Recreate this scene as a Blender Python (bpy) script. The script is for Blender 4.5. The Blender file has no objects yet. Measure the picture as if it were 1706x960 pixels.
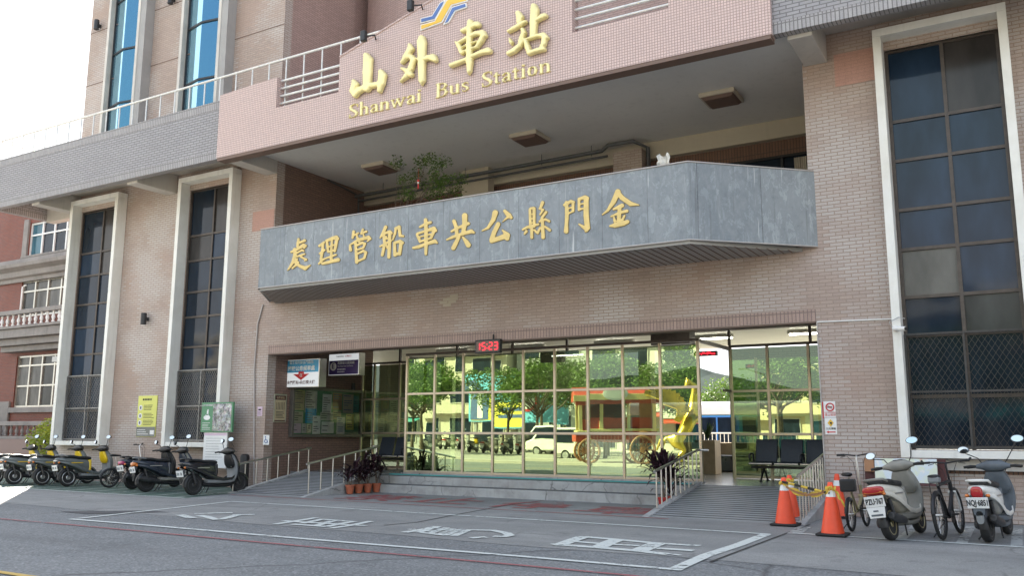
import bpy, bmesh, math, random
import numpy as np
from mathutils import Vector, Matrix
R = math.radians
S = bpy.context.scene
COL = S.collection
# ------------------------------------------------------------------ camera
F_PX, PITCH, YAW, ROLL, CAM_H = 1457.0, 0.165464, 0.533377, 0.003121, 1.45
cam = bpy.data.cameras.new('camera')
cam.sensor_width = 36.0
cam.lens = 36.0 * F_PX / 1706.0
cam.clip_start = 0.05
cam.clip_end = 6000
camo = bpy.data.objects.new('camera', cam)
COL.objects.link(camo)
_fw = Vector((-math.sin(YAW) * math.cos(PITCH), math.cos(YAW) * math.cos(PITCH), math.sin(PITCH)))
_r = Vector((math.cos(YAW), math.sin(YAW), 0))
_u = _r.cross(_fw)
_r2 = _r * math.cos(ROLL) + _u * math.sin(ROLL)
_u2 = -_r * math.sin(ROLL) + _u * math.cos(ROLL)
camo.matrix_world = Matrix(((_r2.x, _u2.x, -_fw.x, 0), (_r2.y, _u2.y, -_fw.y, 0), (_r2.z, _u2.z, -_fw.z, CAM_H), (0, 0, 0, 1)))
S.camera = camo
# ------------------------------------------------------------------ sky, sun, exposure
SUN_EL, SUN_DIR = R(35), (-0.803, 0.596)
w = bpy.data.worlds.new('World')
S.world = w
w.use_nodes = True
nt = w.node_tree
sky = nt.nodes.new('ShaderNodeTexSky')
sky.sky_type = 'NISHITA'
sky.sun_disc = False
sky.sun_elevation = SUN_EL
sky.sun_rotation = math.atan2(SUN_DIR[0], SUN_DIR[1])
sky.air_density = 0.8
sky.dust_density = 4.0
sky.ozone_density = 1.0
bg = nt.nodes['Background']
bg.inputs[1].default_value = 0.15
# the hazy sky never gets brighter than a white overcast veil, even close to the sun
_mx = nt.nodes.new('ShaderNodeMix'); _mx.data_type = 'RGBA'; _mx.blend_type = 'DARKEN'; _mx.inputs[0].default_value = 1.0
_mx.inputs[7].default_value = (2.3, 2.35, 2.4, 1)
_hs = nt.nodes.new('ShaderNodeHueSaturation'); _hs.inputs['Saturation'].default_value = 0.66
nt.links.new(sky.outputs[0], _hs.inputs['Color']); nt.links.new(_hs.outputs[0], _mx.inputs[6]); nt.links.new(_mx.outputs[2], bg.inputs[0])
sun = bpy.data.lights.new('sun', 'SUN')
sun.energy = 4.8
sun.angle = R(0.5)
sun.color = (1.0, 0.92, 0.78)
suno = bpy.data.objects.new('sun', sun)
COL.objects.link(suno)
_sd = Vector((SUN_DIR[0] * math.cos(SUN_EL), SUN_DIR[1] * math.cos(SUN_EL), math.sin(SUN_EL)))
suno.rotation_euler = _sd.to_track_quat('Z', 'Y').to_euler()
suno.location = (-40, 60, 60)
S.view_settings.view_transform = 'Standard'
S.view_settings.look = 'None'
S.view_settings.exposure = 2.5
S.view_settings.gamma = 1.0
S.render.engine = 'CYCLES'
S.cycles.max_bounces = 8
S.cycles.diffuse_bounces = 5
S.cycles.glossy_bounces = 4
S.cycles.transparent_max_bounces = 8
S.cycles.caustics_reflective = False
S.cycles.caustics_refractive = False
S.cycles.use_denoising = True
try:
    S.cycles.denoiser = 'OPENIMAGEDENOISE'
except Exception:
    pass

# survey helpers: a sight line from the camera point met with a real plane of the place
def sight(px, py):
    return _fw + _r2 * ((px - 853) / F_PX) + _u2 * ((480 - py) / F_PX)
def on_y(px, py, y):
    d = sight(px, py); k = y / d.y
    return Vector((d.x * k, y, CAM_H + d.z * k))
def on_z(px, py, z=0.0):
    d = sight(px, py); k = (z - CAM_H) / d.z
    return Vector((d.x * k, d.y * k, z))

# ------------------------------------------------------------------ materials
MATS = {}
def new_mat(name):
    m = bpy.data.materials.new(name); m.use_nodes = True
    MATS[name] = m
    t = m.node_tree
    return m, t, t.nodes['Principled BSDF']
def nd(t, typ, **kw):
    n = t.nodes.new(typ)
    for k, v in kw.items():
        if k.startswith('i_'):
            key = k[2:]
            key = int(key) if key.isdigit() else key.replace('_', ' ')
            n.inputs[key].default_value = v
        else:
            setattr(n, k, v)
    return n
def c4(c): return (c[0], c[1], c[2], 1.0)
def math_(t, op, a, b=None, c=None):
    n = t.nodes.new('ShaderNodeMath'); n.operation = op
    for i, v in enumerate((a, b, c)):
        if v is None: continue
        if isinstance(v, (int, float)): n.inputs[i].default_value = v
        else: t.links.new(v, n.inputs[i])
    return n.outputs[0]
def mixc(t, fac, a, b, mode='MIX'):
    n = t.nodes.new('ShaderNodeMix'); n.data_type = 'RGBA'; n.blend_type = mode
    for sock, v in ((n.inputs[0], fac), (n.inputs[6], a), (n.inputs[7], b)):
        if isinstance(v, (int, float)): sock.default_value = v
        elif isinstance(v, tuple): sock.default_value = c4(v)
        else: t.links.new(v, sock)
    return n.outputs[2]
def ramp(t, val, lo, hi, c0=(0, 0, 0), c1=(1, 1, 1)):
    n = t.nodes.new('ShaderNodeValToRGB')
    n.color_ramp.elements[0].position = lo; n.color_ramp.elements[0].color = c4(c0)
    n.color_ramp.elements[1].position = hi; n.color_ramp.elements[1].color = c4(c1)
    t.links.new(val, n.inputs[0])
    return n.outputs[0]
def noise(t, vec, scale, detail=4.0, rough=0.55, dist=0.0):
    n = nd(t, 'ShaderNodeTexNoise', i_Scale=scale, i_Detail=detail, i_Roughness=rough, i_Distortion=dist)
    if vec is not None: t.links.new(vec, n.inputs['Vector'])
    return n.outputs[0]
def wpos(t): return t.nodes.new('ShaderNodeNewGeometry').outputs['Position']
def opos(t): return t.nodes.new('ShaderNodeTexCoord').outputs['Object']
def scalev(t, vec, s):
    n = nd(t, 'ShaderNodeMapping'); n.inputs['Scale'].default_value = s
    t.links.new(vec, n.inputs['Vector']); return n.outputs[0]
def bump(t, b, h, strength=0.3, dist=0.01):
    n = nd(t, 'ShaderNodeBump', i_Strength=strength, i_Distance=dist)
    t.links.new(h, n.inputs['Height']); t.links.new(n.outputs[0], b.inputs['Normal'])
def plain(name, col, rough=0.5, metal=0.0, var=0.12, scale=6.0, spec=0.5, world=False, coat=0.0, bmp=0.0):
    m, t, b = new_mat(name)
    b.inputs['Roughness'].default_value = rough; b.inputs['Metallic'].default_value = metal
    b.inputs['Specular IOR Level'].default_value = spec
    b.inputs['Coat Weight'].default_value = coat
    if var > 0:
        p = wpos(t) if world else opos(t)
        n = noise(t, p, scale, 5)
        f = ramp(t, n, 0.35, 0.7)
        lo = tuple(c * (1 - var) for c in col); hi = tuple(min(1, c * (1 + var)) for c in col)
        t.links.new(mixc(t, f, lo, hi), b.inputs['Base Color'])
        r = math_(t, 'MULTIPLY_ADD', n, 0.25, rough - 0.12)
        t.links.new(r, b.inputs['Roughness'])
        if bmp: bump(t, b, noise(t, p, scale * 8, 3), bmp, 0.01)
    else:
        b.inputs['Base Color'].default_value = c4(col)
    return m
def wall_uv(t):
    g = t.nodes.new('ShaderNodeNewGeometry')
    sp = t.nodes.new('ShaderNodeSeparateXYZ'); t.links.new(g.outputs['Position'], sp.inputs[0])
    sn = t.nodes.new('ShaderNodeSeparateXYZ'); t.links.new(g.outputs['True Normal'], sn.inputs[0])
    ax = math_(t, 'ABSOLUTE', sn.outputs[0]); ay = math_(t, 'ABSOLUTE', sn.outputs[1]); az = math_(t, 'ABSOLUTE', sn.outputs[2])
    gx = math_(t, 'GREATER_THAN', ax, ay)
    u = math_(t, 'ADD', math_(t, 'MULTIPLY', sp.outputs[0], math_(t, 'SUBTRACT', 1.0, gx)), math_(t, 'MULTIPLY', sp.outputs[1], gx))
    gz = math_(t, 'GREATER_THAN', az, 0.7)
    v = math_(t, 'ADD', math_(t, 'MULTIPLY', sp.outputs[2], math_(t, 'SUBTRACT', 1.0, gz)), math_(t, 'MULTIPLY', sp.outputs[1], gz))
    cb = t.nodes.new('ShaderNodeCombineXYZ'); t.links.new(u, cb.inputs[0]); t.links.new(v, cb.inputs[1])
    return cb.outputs[0], g.outputs['Position'], sp
def brick(name, c1, c2, mortar, bw, bh, ms=0.008, offset=0.5, rough=0.6, stain=0.25, stain_col=None, odd=None, freq=2, patch=None):
    m, t, b = new_mat(name)
    uv, pos, sp = wall_uv(t)
    br = nd(t, 'ShaderNodeTexBrick', offset=offset, offset_frequency=freq)
    br.inputs['Scale'].default_value = 1.0
    br.inputs['Brick Width'].default_value = bw; br.inputs['Row Height'].default_value = bh
    br.inputs['Mortar Size'].default_value = ms; br.inputs['Mortar Smooth'].default_value = 0.15
    br.inputs['Color1'].default_value = c4(c1); br.inputs['Color2'].default_value = c4(c2); br.inputs['Mortar'].default_value = c4(mortar)
    br.inputs['Bias'].default_value = 0.0
    t.links.new(uv, br.inputs['Vector'])
    col = br.outputs['Color']
    # blotchy weathering
    n1 = noise(t, pos, 0.45, 5, 0.6)
    f1 = math_(t, 'MULTIPLY', ramp(t, n1, 0.42, 0.68), stain)
    col = mixc(t, f1, col, stain_col or tuple(c * 0.72 for c in c1))
    # rain streaks: noise stretched along z
    n2 = noise(t, scalev(t, pos, (3.0, 3.0, 0.16)), 1.0, 4, 0.6)
    f2 = math_(t, 'MULTIPLY', ramp(t, n2, 0.5, 0.75), stain * 0.8)
    col = mixc(t, f2, col, tuple(c * 0.62 for c in c1))
    if patch:   # batches of replaced, glazed tiles: whole tiles, so the patches step along the courses
        su = t.nodes.new('ShaderNodeSeparateXYZ'); t.links.new(uv, su.inputs[0])
        row = math_(t, 'FLOOR', math_(t, 'DIVIDE', su.outputs[1], bh))
        odd_ = math_(t, 'FLOORED_MODULO', row, 2.0)
        colm = math_(t, 'FLOOR', math_(t, 'DIVIDE', math_(t, 'ADD', su.outputs[0], math_(t, 'MULTIPLY', math_(t, 'SUBTRACT', 1.0, odd_), 0.5 * bw)), bw))
        cc = t.nodes.new('ShaderNodeCombineXYZ'); t.links.new(math_(t, 'MULTIPLY', colm, bw), cc.inputs[0]); t.links.new(math_(t, 'MULTIPLY', row, bh), cc.inputs[1])
        n3 = noise(t, cc.outputs[0], 0.55, 4, 0.6)
        f3 = math_(t, 'MULTIPLY', ramp(t, n3, 0.44, 0.60), 0.75)
        n5 = noise(t, cc.outputs[0], 0.75, 3, 0.5)
        col = mixc(t, math_(t, 'MULTIPLY', ramp(t, n5, 0.52, 0.62), 0.4), col, tuple(c * k for c, k in zip(c1, (0.86, 0.76, 0.70))))
        f3 = math_(t, 'MULTIPLY', f3, math_(t, 'SUBTRACT', 1.0, br.outputs['Fac']))
        col = mixc(t, f3, col, patch)
    n4 = noise(t, pos, 60.0, 2)
    col = mixc(t, 0.12, col, ramp(t, n4, 0.3, 0.7), 'OVERLAY')
    t.links.new(col, b.inputs['Base Color'])
    t.links.new(math_(t, 'MULTIPLY_ADD', n1, 0.3, rough - 0.15), b.inputs['Roughness'])
    inv = math_(t, 'SUBTRACT', 1.0, br.outputs['Fac'])
    bump(t, b, inv, 0.5, 0.006)
    return m

brick('brick_pink', (0.43, 0.335, 0.28), (0.375, 0.29, 0.245), (0.30, 0.225, 0.185), 0.235, 0.068, 0.0085, stain=0.30, patch=(0.50, 0.46, 0.43))
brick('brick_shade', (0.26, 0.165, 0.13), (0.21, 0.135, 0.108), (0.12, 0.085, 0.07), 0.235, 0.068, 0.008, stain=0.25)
brick('brick_lilac', (0.335, 0.325, 0.335), (0.295, 0.285, 0.295), (0.15, 0.142, 0.145), 0.235, 0.072, 0.011, stain=0.15)
brick('soldier_lilac', (0.36, 0.345, 0.345), (0.31, 0.295, 0.30), (0.15, 0.142, 0.14), 0.072, 0.24, 0.010, offset=0.0, stain=0.12)
brick('soldier_pink', (0.40, 0.285, 0.24), (0.33, 0.235, 0.20), (0.19, 0.14, 0.12), 0.072, 0.22, 0.009, offset=0.0, stain=0.12)
brick('soldier_brown', (0.20, 0.105, 0.07), (0.16, 0.085, 0.06), (0.08, 0.055, 0.045), 0.072, 0.36, 0.010, offset=0.0, stain=0.12)
brick('mosaic_pink', (0.66, 0.50, 0.46), (0.59, 0.45, 0.415), (0.34, 0.24, 0.215), 0.058, 0.058, 0.0075, offset=0.0, stain=0.12, rough=0.45)
brick('mosaic_tower', (0.46, 0.32, 0.285), (0.39, 0.27, 0.24), (0.25, 0.18, 0.16), 0.235, 0.066, 0.009, stain=0.25)
brick('red_brick', (0.225, 0.052, 0.027), (0.165, 0.042, 0.024), (0.15, 0.095, 0.08), 0.24, 0.075, 0.010, stain=0.25)
brick('bare_patch', (0.46, 0.26, 0.205), (0.44, 0.25, 0.195), (0.38, 0.22, 0.18), 0.235, 0.068, 0.004, stain=0.1)

def slate():
    m, t, b = new_mat('slate')
    uv, pos, sp = wall_uv(t)
    br = nd(t, 'ShaderNodeTexBrick', offset=0.0)
    br.inputs['Scale'].default_value = 1.0
    br.inputs['Brick Width'].default_value = 0.945; br.inputs['Row Height'].default_value = 40.0
    br.inputs['Mortar Size'].default_value = 0.006; br.inputs['Mortar Smooth'].default_value = 0.3
    br.inputs['Color1'].default_value = (0.225, 0.255, 0.275, 1); br.inputs['Color2'].default_value = (0.29, 0.32, 0.335, 1)
    br.inputs['Mortar'].default_value = (0.055, 0.06, 0.065, 1)
    mp = nd(t, 'ShaderNodeMapping'); mp.inputs['Location'].default_value = (0.32, 20.0, 0)
    t.links.new(uv, mp.inputs[0]); t.links.new(mp.outputs[0], br.inputs['Vector'])
    col = br.outputs['Color']
    a = noise(t, pos, 1.6, 7, 0.65, 0.4)
    col = mixc(t, math_(t, 'MULTIPLY', ramp(t, a, 0.42, 0.72), 0.65), col, (0.38, 0.41, 0.43))
    d = noise(t, scalev(t, pos, (5, 5, 0.7)), 1.0, 6, 0.7)
    col = mixc(t, math_(t, 'MULTIPLY', ramp(t, d, 0.55, 0.8), 0.75), col, (0.50, 0.53, 0.54))
    e = noise(t, pos, 3.1, 6, 0.7)
    col = mixc(t, math_(t, 'MULTIPLY', ramp(t, e, 0.55, 0.75), 0.6), col, (0.115, 0.13, 0.15))
    f_ = noise(t, scalev(t, pos, (6, 6, 3.2)), 1.0, 8, 0.75, 0.5)
    col = mixc(t, math_(t, 'MULTIPLY', ramp(t, f_, 0.50, 0.70), 0.42), col, (0.46, 0.48, 0.49))
    col = mixc(t, math_(t, 'MULTIPLY', ramp(t, f_, 0.46, 0.34), 0.35), col, (0.12, 0.135, 0.15))
    dr = noise(t, scalev(t, pos, (9, 9, 0.35)), 1.0, 4, 0.6)     # drips running down from the top edge and the letters
    col = mixc(t, math_(t, 'MULTIPLY', ramp(t, dr, 0.60, 0.72), 0.55), col, (0.12, 0.13, 0.135))
    dw = noise(t, scalev(t, pos, (14, 14, 0.5)), 1.0, 3, 0.5)
    col = mixc(t, math_(t, 'MULTIPLY', ramp(t, dw, 0.68, 0.74), 0.7), col, (0.62, 0.63, 0.62))
    t.links.new(col, b.inputs['Base Color'])
    b.inputs['Roughness'].default_value = 0.6
    bump(t, b, a, 0.15, 0.01)
slate()

def paint(name, col, dirt=(0.42, 0.38, 0.32), amt=0.35, rough=0.6, sc=1.2):
    m, t, b = new_mat(name)
    pos = wpos(t)
    n = noise(t, pos, sc, 6, 0.65)
    s = noise(t, scalev(t, pos, (6, 6, 0.5)), 1.0, 4, 0.6)
    c = mixc(t, math_(t, 'MULTIPLY', ramp(t, n, 0.42, 0.75), amt), tuple(col), dirt)
    c = mixc(t, math_(t, 'MULTIPLY', ramp(t, s, 0.55, 0.8), amt * 0.7), c, tuple(x * 0.6 for x in dirt))
    t.links.new(c, b.inputs['Base Color']); b.inputs['Roughness'].default_value = rough
    bump(t, b, noise(t, pos, 30, 3), 0.08, 0.01)
    return m
paint('white_frame', (0.80, 0.79, 0.74), (0.50, 0.46, 0.36), 0.4)
paint('concrete_paint', (0.52, 0.49, 0.45), (0.30, 0.28, 0.25), 0.4)
paint('ceiling_paint', (0.74, 0.73, 0.70), (0.55, 0.54, 0.52), 0.3, sc=0.6)
paint('cream_paint', (0.50, 0.45, 0.36), (0.36, 0.32, 0.25), 0.25)
paint('cream_bright', (0.74, 0.70, 0.60), (0.6, 0.56, 0.46), 0.2)
paint('grey_concrete', (0.34, 0.33, 0.32), (0.2, 0.19, 0.18), 0.45)
paint('stone_trim', (0.26, 0.235, 0.215), (0.10, 0.09, 0.085), 0.6)
paint('soffit_board', (0.34, 0.33, 0.31), (0.24, 0.23, 0.22), 0.3)
paint('brown_trim', (0.17, 0.11, 0.085), (0.1, 0.07, 0.06), 0.3)
paint('facade_beige', (0.50, 0.46, 0.37), (0.4, 0.35, 0.27), 0.3)
paint('facade_yellow', (0.56, 0.49, 0.32), (0.45, 0.38, 0.24), 0.3)
paint('facade_white', (0.58, 0.56, 0.52), (0.45, 0.42, 0.36), 0.3)
paint('facade_grey', (0.32, 0.33, 0.33), (0.3, 0.3, 0.28), 0.3)
paint('stone_plinth', (0.27, 0.19, 0.16), (0.25, 0.17, 0.14), 0.4)
paint('step_stone', (0.40, 0.405, 0.40), (0.20, 0.19, 0.18), 0.75, sc=2.4)
def step_stone():
    m = MATS['step_stone']; t = m.node_tree; b = t.nodes['Principled BSDF']; p = wpos(t)
    src = b.inputs['Base Color'].links[0].from_socket
    v = nd(t, 'ShaderNodeTexVoronoi', feature='DISTANCE_TO_EDGE', i_Scale=1.5)
    nz = nd(t, 'ShaderNodeTexNoise', i_Scale=3.0, i_Detail=6.0); t.links.new(p, nz.inputs['Vector'])
    mv = nd(t, 'ShaderNodeMix', data_type='VECTOR'); mv.inputs[0].default_value = 0.3; t.links.new(p, mv.inputs[4]); t.links.new(nz.outputs['Color'], mv.inputs[5]); t.links.new(mv.outputs[1], v.inputs['Vector'])
    f = math_(t, 'MULTIPLY', ramp(t, v.outputs[0], 0.004, 0.02, (1, 1, 1), (0, 0, 0)), ramp(t, noise(t, p, 0.9, 3), 0.45, 0.6))
    t.links.new(mixc(t, math_(t, 'MULTIPLY', f, 0.85), src, (0.07, 0.07, 0.068)), b.inputs['Base Color'])
step_stone()
paint('tread_dark', (0.13, 0.135, 0.14), (0.08, 0.08, 0.08), 0.4)
paint('platform_floor', (0.24, 0.245, 0.24), (0.15, 0.15, 0.15), 0.3, rough=0.25)
paint('ramp_board', (0.30, 0.31, 0.31), (0.17, 0.17, 0.17), 0.5)

def glass_mirror():
    m, t, b = new_mat('mirror_glass')
    t.nodes.remove(b)
    out = t.nodes['Material Output']
    g = nd(t, 'ShaderNodeBsdfGlossy'); g.inputs['Color'].default_value = (0.35, 0.45, 0.26, 1); g.inputs['Roughness'].default_value = 0.0
    pos = wpos(t)
    bp = nd(t, 'ShaderNodeBump', i_Strength=0.03, i_Distance=0.02)
    t.links.new(noise(t, pos, 1.0, 2), bp.inputs['Height']); t.links.new(bp.outputs[0], g.inputs['Normal'])
    tr = nd(t, 'ShaderNodeBsdfTransparent'); tr.inputs['Color'].default_value = (0.42, 0.52, 0.40, 1)
    mx = nd(t, 'ShaderNodeMixShader'); mx.inputs[0].default_value = 0.80
    t.links.new(tr.outputs[0], mx.inputs[1]); t.links.new(g.outputs[0], mx.inputs[2]); t.links.new(mx.outputs[0], out.inputs[0])
glass_mirror()
def glass_clear():
    m, t, b = new_mat('clear_glass')
    t.nodes.remove(b)
    out = t.nodes['Material Output']
    g = nd(t, 'ShaderNodeBsdfGlossy'); g.inputs['Color'].default_value = (0.9, 0.95, 0.9, 1); g.inputs['Roughness'].default_value = 0.0
    tr = nd(t, 'ShaderNodeBsdfTransparent'); tr.inputs['Color'].default_value = (0.9, 0.94, 0.9, 1)
    fr = nd(t, 'ShaderNodeFresnel', i_IOR=1.5)
    mx = nd(t, 'ShaderNodeMixShader')
    t.links.new(fr.outputs[0], mx.inputs[0])
    t.links.new(tr.outputs[0], mx.inputs[1]); t.links.new(g.outputs[0], mx.inputs[2]); t.links.new(mx.outputs[0], out.inputs[0])
glass_clear()
def pane_mat(name, col, rough=0.06, spec=0.3, var=0.3):
    m, t, b = new_mat(name)
    pos = wpos(t)
    n = noise(t, scalev(t, pos, (2.2, 2.2, 0.8)), 1.0, 4)
    t.links.new(mixc(t, ramp(t, n, 0.35, 0.7), tuple(c * (1 - var) for c in col), tuple(c * (1 + var) for c in col)), b.inputs['Base Color'])
    b.inputs['Roughness'].default_value = rough; b.inputs['Specular IOR Level'].default_value = spec
    bump(t, b, noise(t, pos, 0.9, 2), 0.06, 0.05)
pane_mat('pane_dark', (0.014, 0.023, 0.037))
pane_mat('pane_blue', (0.018, 0.034, 0.060))
pane_mat('pane_grey', (0.055, 0.058, 0.056), 0.15)
pane_mat('pane_curtain', (0.125, 0.122, 0.11), 0.2)
pane_mat('pane_brown', (0.048, 0.044, 0.042), 0.15)
pane_mat('pane_teal', (0.05, 0.13, 0.17), 0.08)
def blue_glass(name, col):
    m, t, b = new_mat(name)
    b.inputs['Base Color'].default_value = c4(col); b.inputs['Metallic'].default_value = 0.75; b.inputs['Roughness'].default_value = 0.03
    bump(t, b, noise(t, wpos(t), 0.25, 1), 0.02, 0.05)
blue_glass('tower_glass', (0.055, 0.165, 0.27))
blue_glass('tower_glass_skylit', (0.30, 0.55, 0.68))  # paler left facets: bright sky reflection put into the glass colour

plain('steel', (0.62, 0.60, 0.57), 0.36, 1.0, 0.04, 3, world=True)
plain('gold_steel', (0.55, 0.47, 0.38), 0.38, 0.9, 0.05, 3, world=True)
plain('rail_grey', (0.42, 0.42, 0.41), 0.4, 0.7, 0.12, 15, world=True)
plain('rail_white', (0.66, 0.66, 0.64), 0.4, 0.3, 0.12, 15, world=True)
plain('dark_metal', (0.035, 0.036, 0.04), 0.45, 0.3, 0.2, 10)
plain('bronze_frame', (0.085, 0.07, 0.06), 0.45, 0.4, 0.2, 8, world=True)
plain('grille_metal', (0.065, 0.062, 0.06), 0.5, 0.5, 0.2, 8, world=True)
plain('grille_light', (0.24, 0.235, 0.225), 0.5, 0.4, 0.2, 8, world=True)
plain('gold_paint', (0.84, 0.74, 0.36), 0.33, 0.3, 0.08, 3, world=True, spec=0.6)
plain('gold_flat', (0.74, 0.55, 0.20), 0.5, 0.0, 0.1, 6, world=True)
plain('letter_edge', (0.20, 0.15, 0.07), 0.6, 0.0, 0.1, 6, world=True)
plain('white_paint', (0.78, 0.78, 0.76), 0.5, 0, 0.06, 3)
plain('white_gloss', (0.74, 0.74, 0.70), 0.3, 0, 0.08, 3, coat=0.4)
plain('cream_gloss', (0.60, 0.57, 0.49), 0.35, 0, 0.12, 4, coat=0.3)
plain('logo_yellow', (0.80, 0.50, 0.06), 0.4, 0, 0.05, 3)
plain('logo_blue', (0.09, 0.17, 0.42), 0.4, 0, 0.05, 3)
plain('black', (0.012, 0.012, 0.014), 0.45, 0, 0.2, 6)
plain('black_gloss', (0.016, 0.018, 0.022), 0.22, 0, 0.2, 3, coat=0.5)
plain('navy_gloss', (0.022, 0.03, 0.045), 0.28, 0, 0.2, 3, coat=0.4)
plain('rubber', (0.018, 0.018, 0.018), 0.75, 0, 0.25, 14)
plain('grey_gloss', (0.135, 0.152, 0.15), 0.3, 0.2, 0.1, 3, coat=0.5)
plain('grey_plastic', (0.19, 0.20, 0.205), 0.5, 0, 0.15, 6)
plain('blue_grey_plastic', (0.095, 0.112, 0.13), 0.5, 0, 0.2, 6)
plain('taupe_plastic', (0.22, 0.215, 0.19), 0.5, 0, 0.15, 5)
plain('yellow_gloss', (0.74, 0.50, 0.01), 0.3, 0, 0.06, 3, coat=0.4)
plain('seat_vinyl', (0.017, 0.018, 0.02), 0.5, 0, 0.2, 30, bmp=0.2)
plain('rim_silver', (0.50, 0.50, 0.50), 0.35, 0.8, 0.1, 8)
plain('rim_gold', (0.42, 0.37, 0.22), 0.4, 0.7, 0.1, 8)
plain('tail_red', (0.38, 0.012, 0.015), 0.15, 0, 0.08, 10, coat=0.6)
plain('tail_orange', (0.60, 0.17, 0.02), 0.15, 0, 0.08, 10, coat=0.6)
plain('tail_pink', (0.42, 0.05, 0.14), 0.15, 0, 0.08, 10, coat=0.6)
plain('mirror_face', (0.40, 0.47, 0.54), 0.03, 1.0, 0.0)
plain('engine', (0.06, 0.06, 0.062), 0.5, 0.5, 0.3, 12)
plain('cone_orange', (0.86, 0.085, 0.028), 0.45, 0, 0.06, 6)
plain('cone_white', (0.80, 0.80, 0.78), 0.4, 0, 0.05, 6)
plain('tape_yellow', (0.66, 0.46, 0.06), 0.5, 0, 0.15, 12)
plain('pot_clay', (0.42, 0.12, 0.06), 0.6, 0, 0.15, 8)
plain('pot_white', (0.55, 0.54, 0.5), 0.6, 0, 0.15, 8)
plain('soil', (0.05, 0.035, 0.025), 0.9, 0, 0.3, 20)
plain('bark', (0.13, 0.10, 0.075), 0.85, 0, 0.3, 12, bmp=0.4)
plain('chair_pad', (0.021, 0.029, 0.042), 0.5, 0, 0.15, 20)
plain('red_enamel', (0.42, 0.03, 0.025), 0.4, 0, 0.1, 6)
plain('red_ink', (0.55, 0.03, 0.03), 0.6, 0, 0.05, 6)
plain('black_ink', (0.02, 0.02, 0.022), 0.6, 0, 0.05, 6)
plain('blue_ink', (0.02, 0.09, 0.30), 0.5, 0, 0.05, 6)
plain('sky_blue_ink', (0.05, 0.33, 0.58), 0.4, 0, 0.05, 6)
plain('purple_ink', (0.055, 0.03, 0.15), 0.4, 0, 0.05, 6)
plain('poster_yellow', (0.66, 0.66, 0.16), 0.5, 0, 0.05, 4)
plain('map_green', (0.09, 0.25, 0.13), 0.5, 0, 0.06, 4)
plain('pink_paper', (0.66, 0.50, 0.60), 0.6, 0, 0.05, 4)
plain('maroon', (0.085, 0.025, 0.025), 0.5, 0, 0.1, 4)
plain('tan_paper', (0.50, 0.42, 0.26), 0.6, 0, 0.1, 4)
plain('lantern_red', (0.6, 0.04, 0.03), 0.5, 0, 0.1, 8)
plain('case_frame', (0.15, 0.14, 0.125), 0.4, 0.5, 0.12, 8)
plain('wood_counter', (0.32, 0.25, 0.17), 0.5, 0, 0.15, 5)
plain('bus_white', (0.75, 0.75, 0.74), 0.3, 0, 0.05, 2, coat=0.4)
plain('bus_blue', (0.04, 0.22, 0.62), 0.3, 0, 0.05, 2, coat=0.4)
plain('bus_teal', (0.05, 0.42, 0.45), 0.35, 0, 0.05, 2, coat=0.3)
plain('taxi_yellow', (0.75, 0.52, 0.03), 0.3, 0, 0.05, 2, coat=0.5)
plain('car_silver', (0.5, 0.52, 0.54), 0.3, 0.4, 0.05, 2, coat=0.5)
plain('statue_gold', (0.80, 0.56, 0.10), 0.3, 0.75, 0.1, 5)
plain('wagon_red', (0.45, 0.06, 0.03), 0.4, 0, 0.1, 4)
plain('wagon_wood', (0.35, 0.17, 0.08), 0.5, 0, 0.15, 4)
plain('board_sky', (0.16, 0.52, 0.78), 0.5, 0, 0.05, 1)
plain('board_yellow', (0.85, 0.72, 0.10), 0.5, 0, 0.05, 1)
plain('board_denim', (0.07, 0.13, 0.30), 0.6, 0, 0.2, 6)
plain('board_white', (0.78, 0.80, 0.78), 0.5, 0, 0.05, 1)
plain('hill_green', (0.040, 0.058, 0.050), 0.95, 0, 0.3, 0.05, world=True, spec=0.05)
plain('board_teal', (0.06, 0.30, 0.30), 0.5, 0, 0.1, 1)
plain('aluminium', (0.60, 0.58, 0.52), 0.35, 0.8, 0.08, 6, world=True)
plain('tower_frame', (0.55, 0.52, 0.47), 0.5, 0.1, 0.12, 2, world=True)
plain('rag_white', (0.7, 0.68, 0.62), 0.8, 0, 0.15, 9)
plain('pipe_grey', (0.10, 0.105, 0.11), 0.5, 0.2, 0.2, 6, world=True)
plain('conduit', (0.45, 0.42, 0.40), 0.5, 0.1, 0.1, 6, world=True)

def aerial():
    m, t, b = new_mat('aerial_print')
    p = wpos(t)
    v = nd(t, 'ShaderNodeTexVoronoi', i_Scale=16.0, distance='MANHATTAN')
    t.links.new(p, v.inputs['Vector'])
    n = noise(t, p, 5.0, 8, 0.7)
    c = mixc(t, ramp(t, n, 0.4, 0.62), (0.10, 0.13, 0.09), (0.55, 0.55, 0.50))
    c = mixc(t, 0.6, c, v.outputs['Color'], 'OVERLAY')
    hs = nd(t, 'ShaderNodeHueSaturation', i_Saturation=0.25)
    t.links.new(c, hs.inputs['Color']); t.links.new(hs.outputs[0], b.inputs['Base Color'])
    b.inputs['Roughness'].default_value = 0.4
aerial()
def town_map():
    m, t, b = new_mat('town_map_print')
    p = wpos(t)
    n = noise(t, p, 4.0, 6, 0.6, 0.6)
    c = mixc(t, ramp(t, n, 0.47, 0.53), (0.62, 0.68, 0.72), (0.66, 0.70, 0.56))
    n2 = noise(t, p, 11.0, 4, 0.6)
    c = mixc(t, ramp(t, n2, 0.60, 0.63), c, (0.74, 0.73, 0.70))
    n3 = noise(t, p, 8.0, 3)
    c = mixc(t, math_(t, 'MULTIPLY', ramp(t, n3, 0.68, 0.70), 0.6), c, (0.65, 0.3, 0.25))
    t.links.new(c, b.inputs['Base Color']); b.inputs['Roughness'].default_value = 0.35
town_map()

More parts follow.
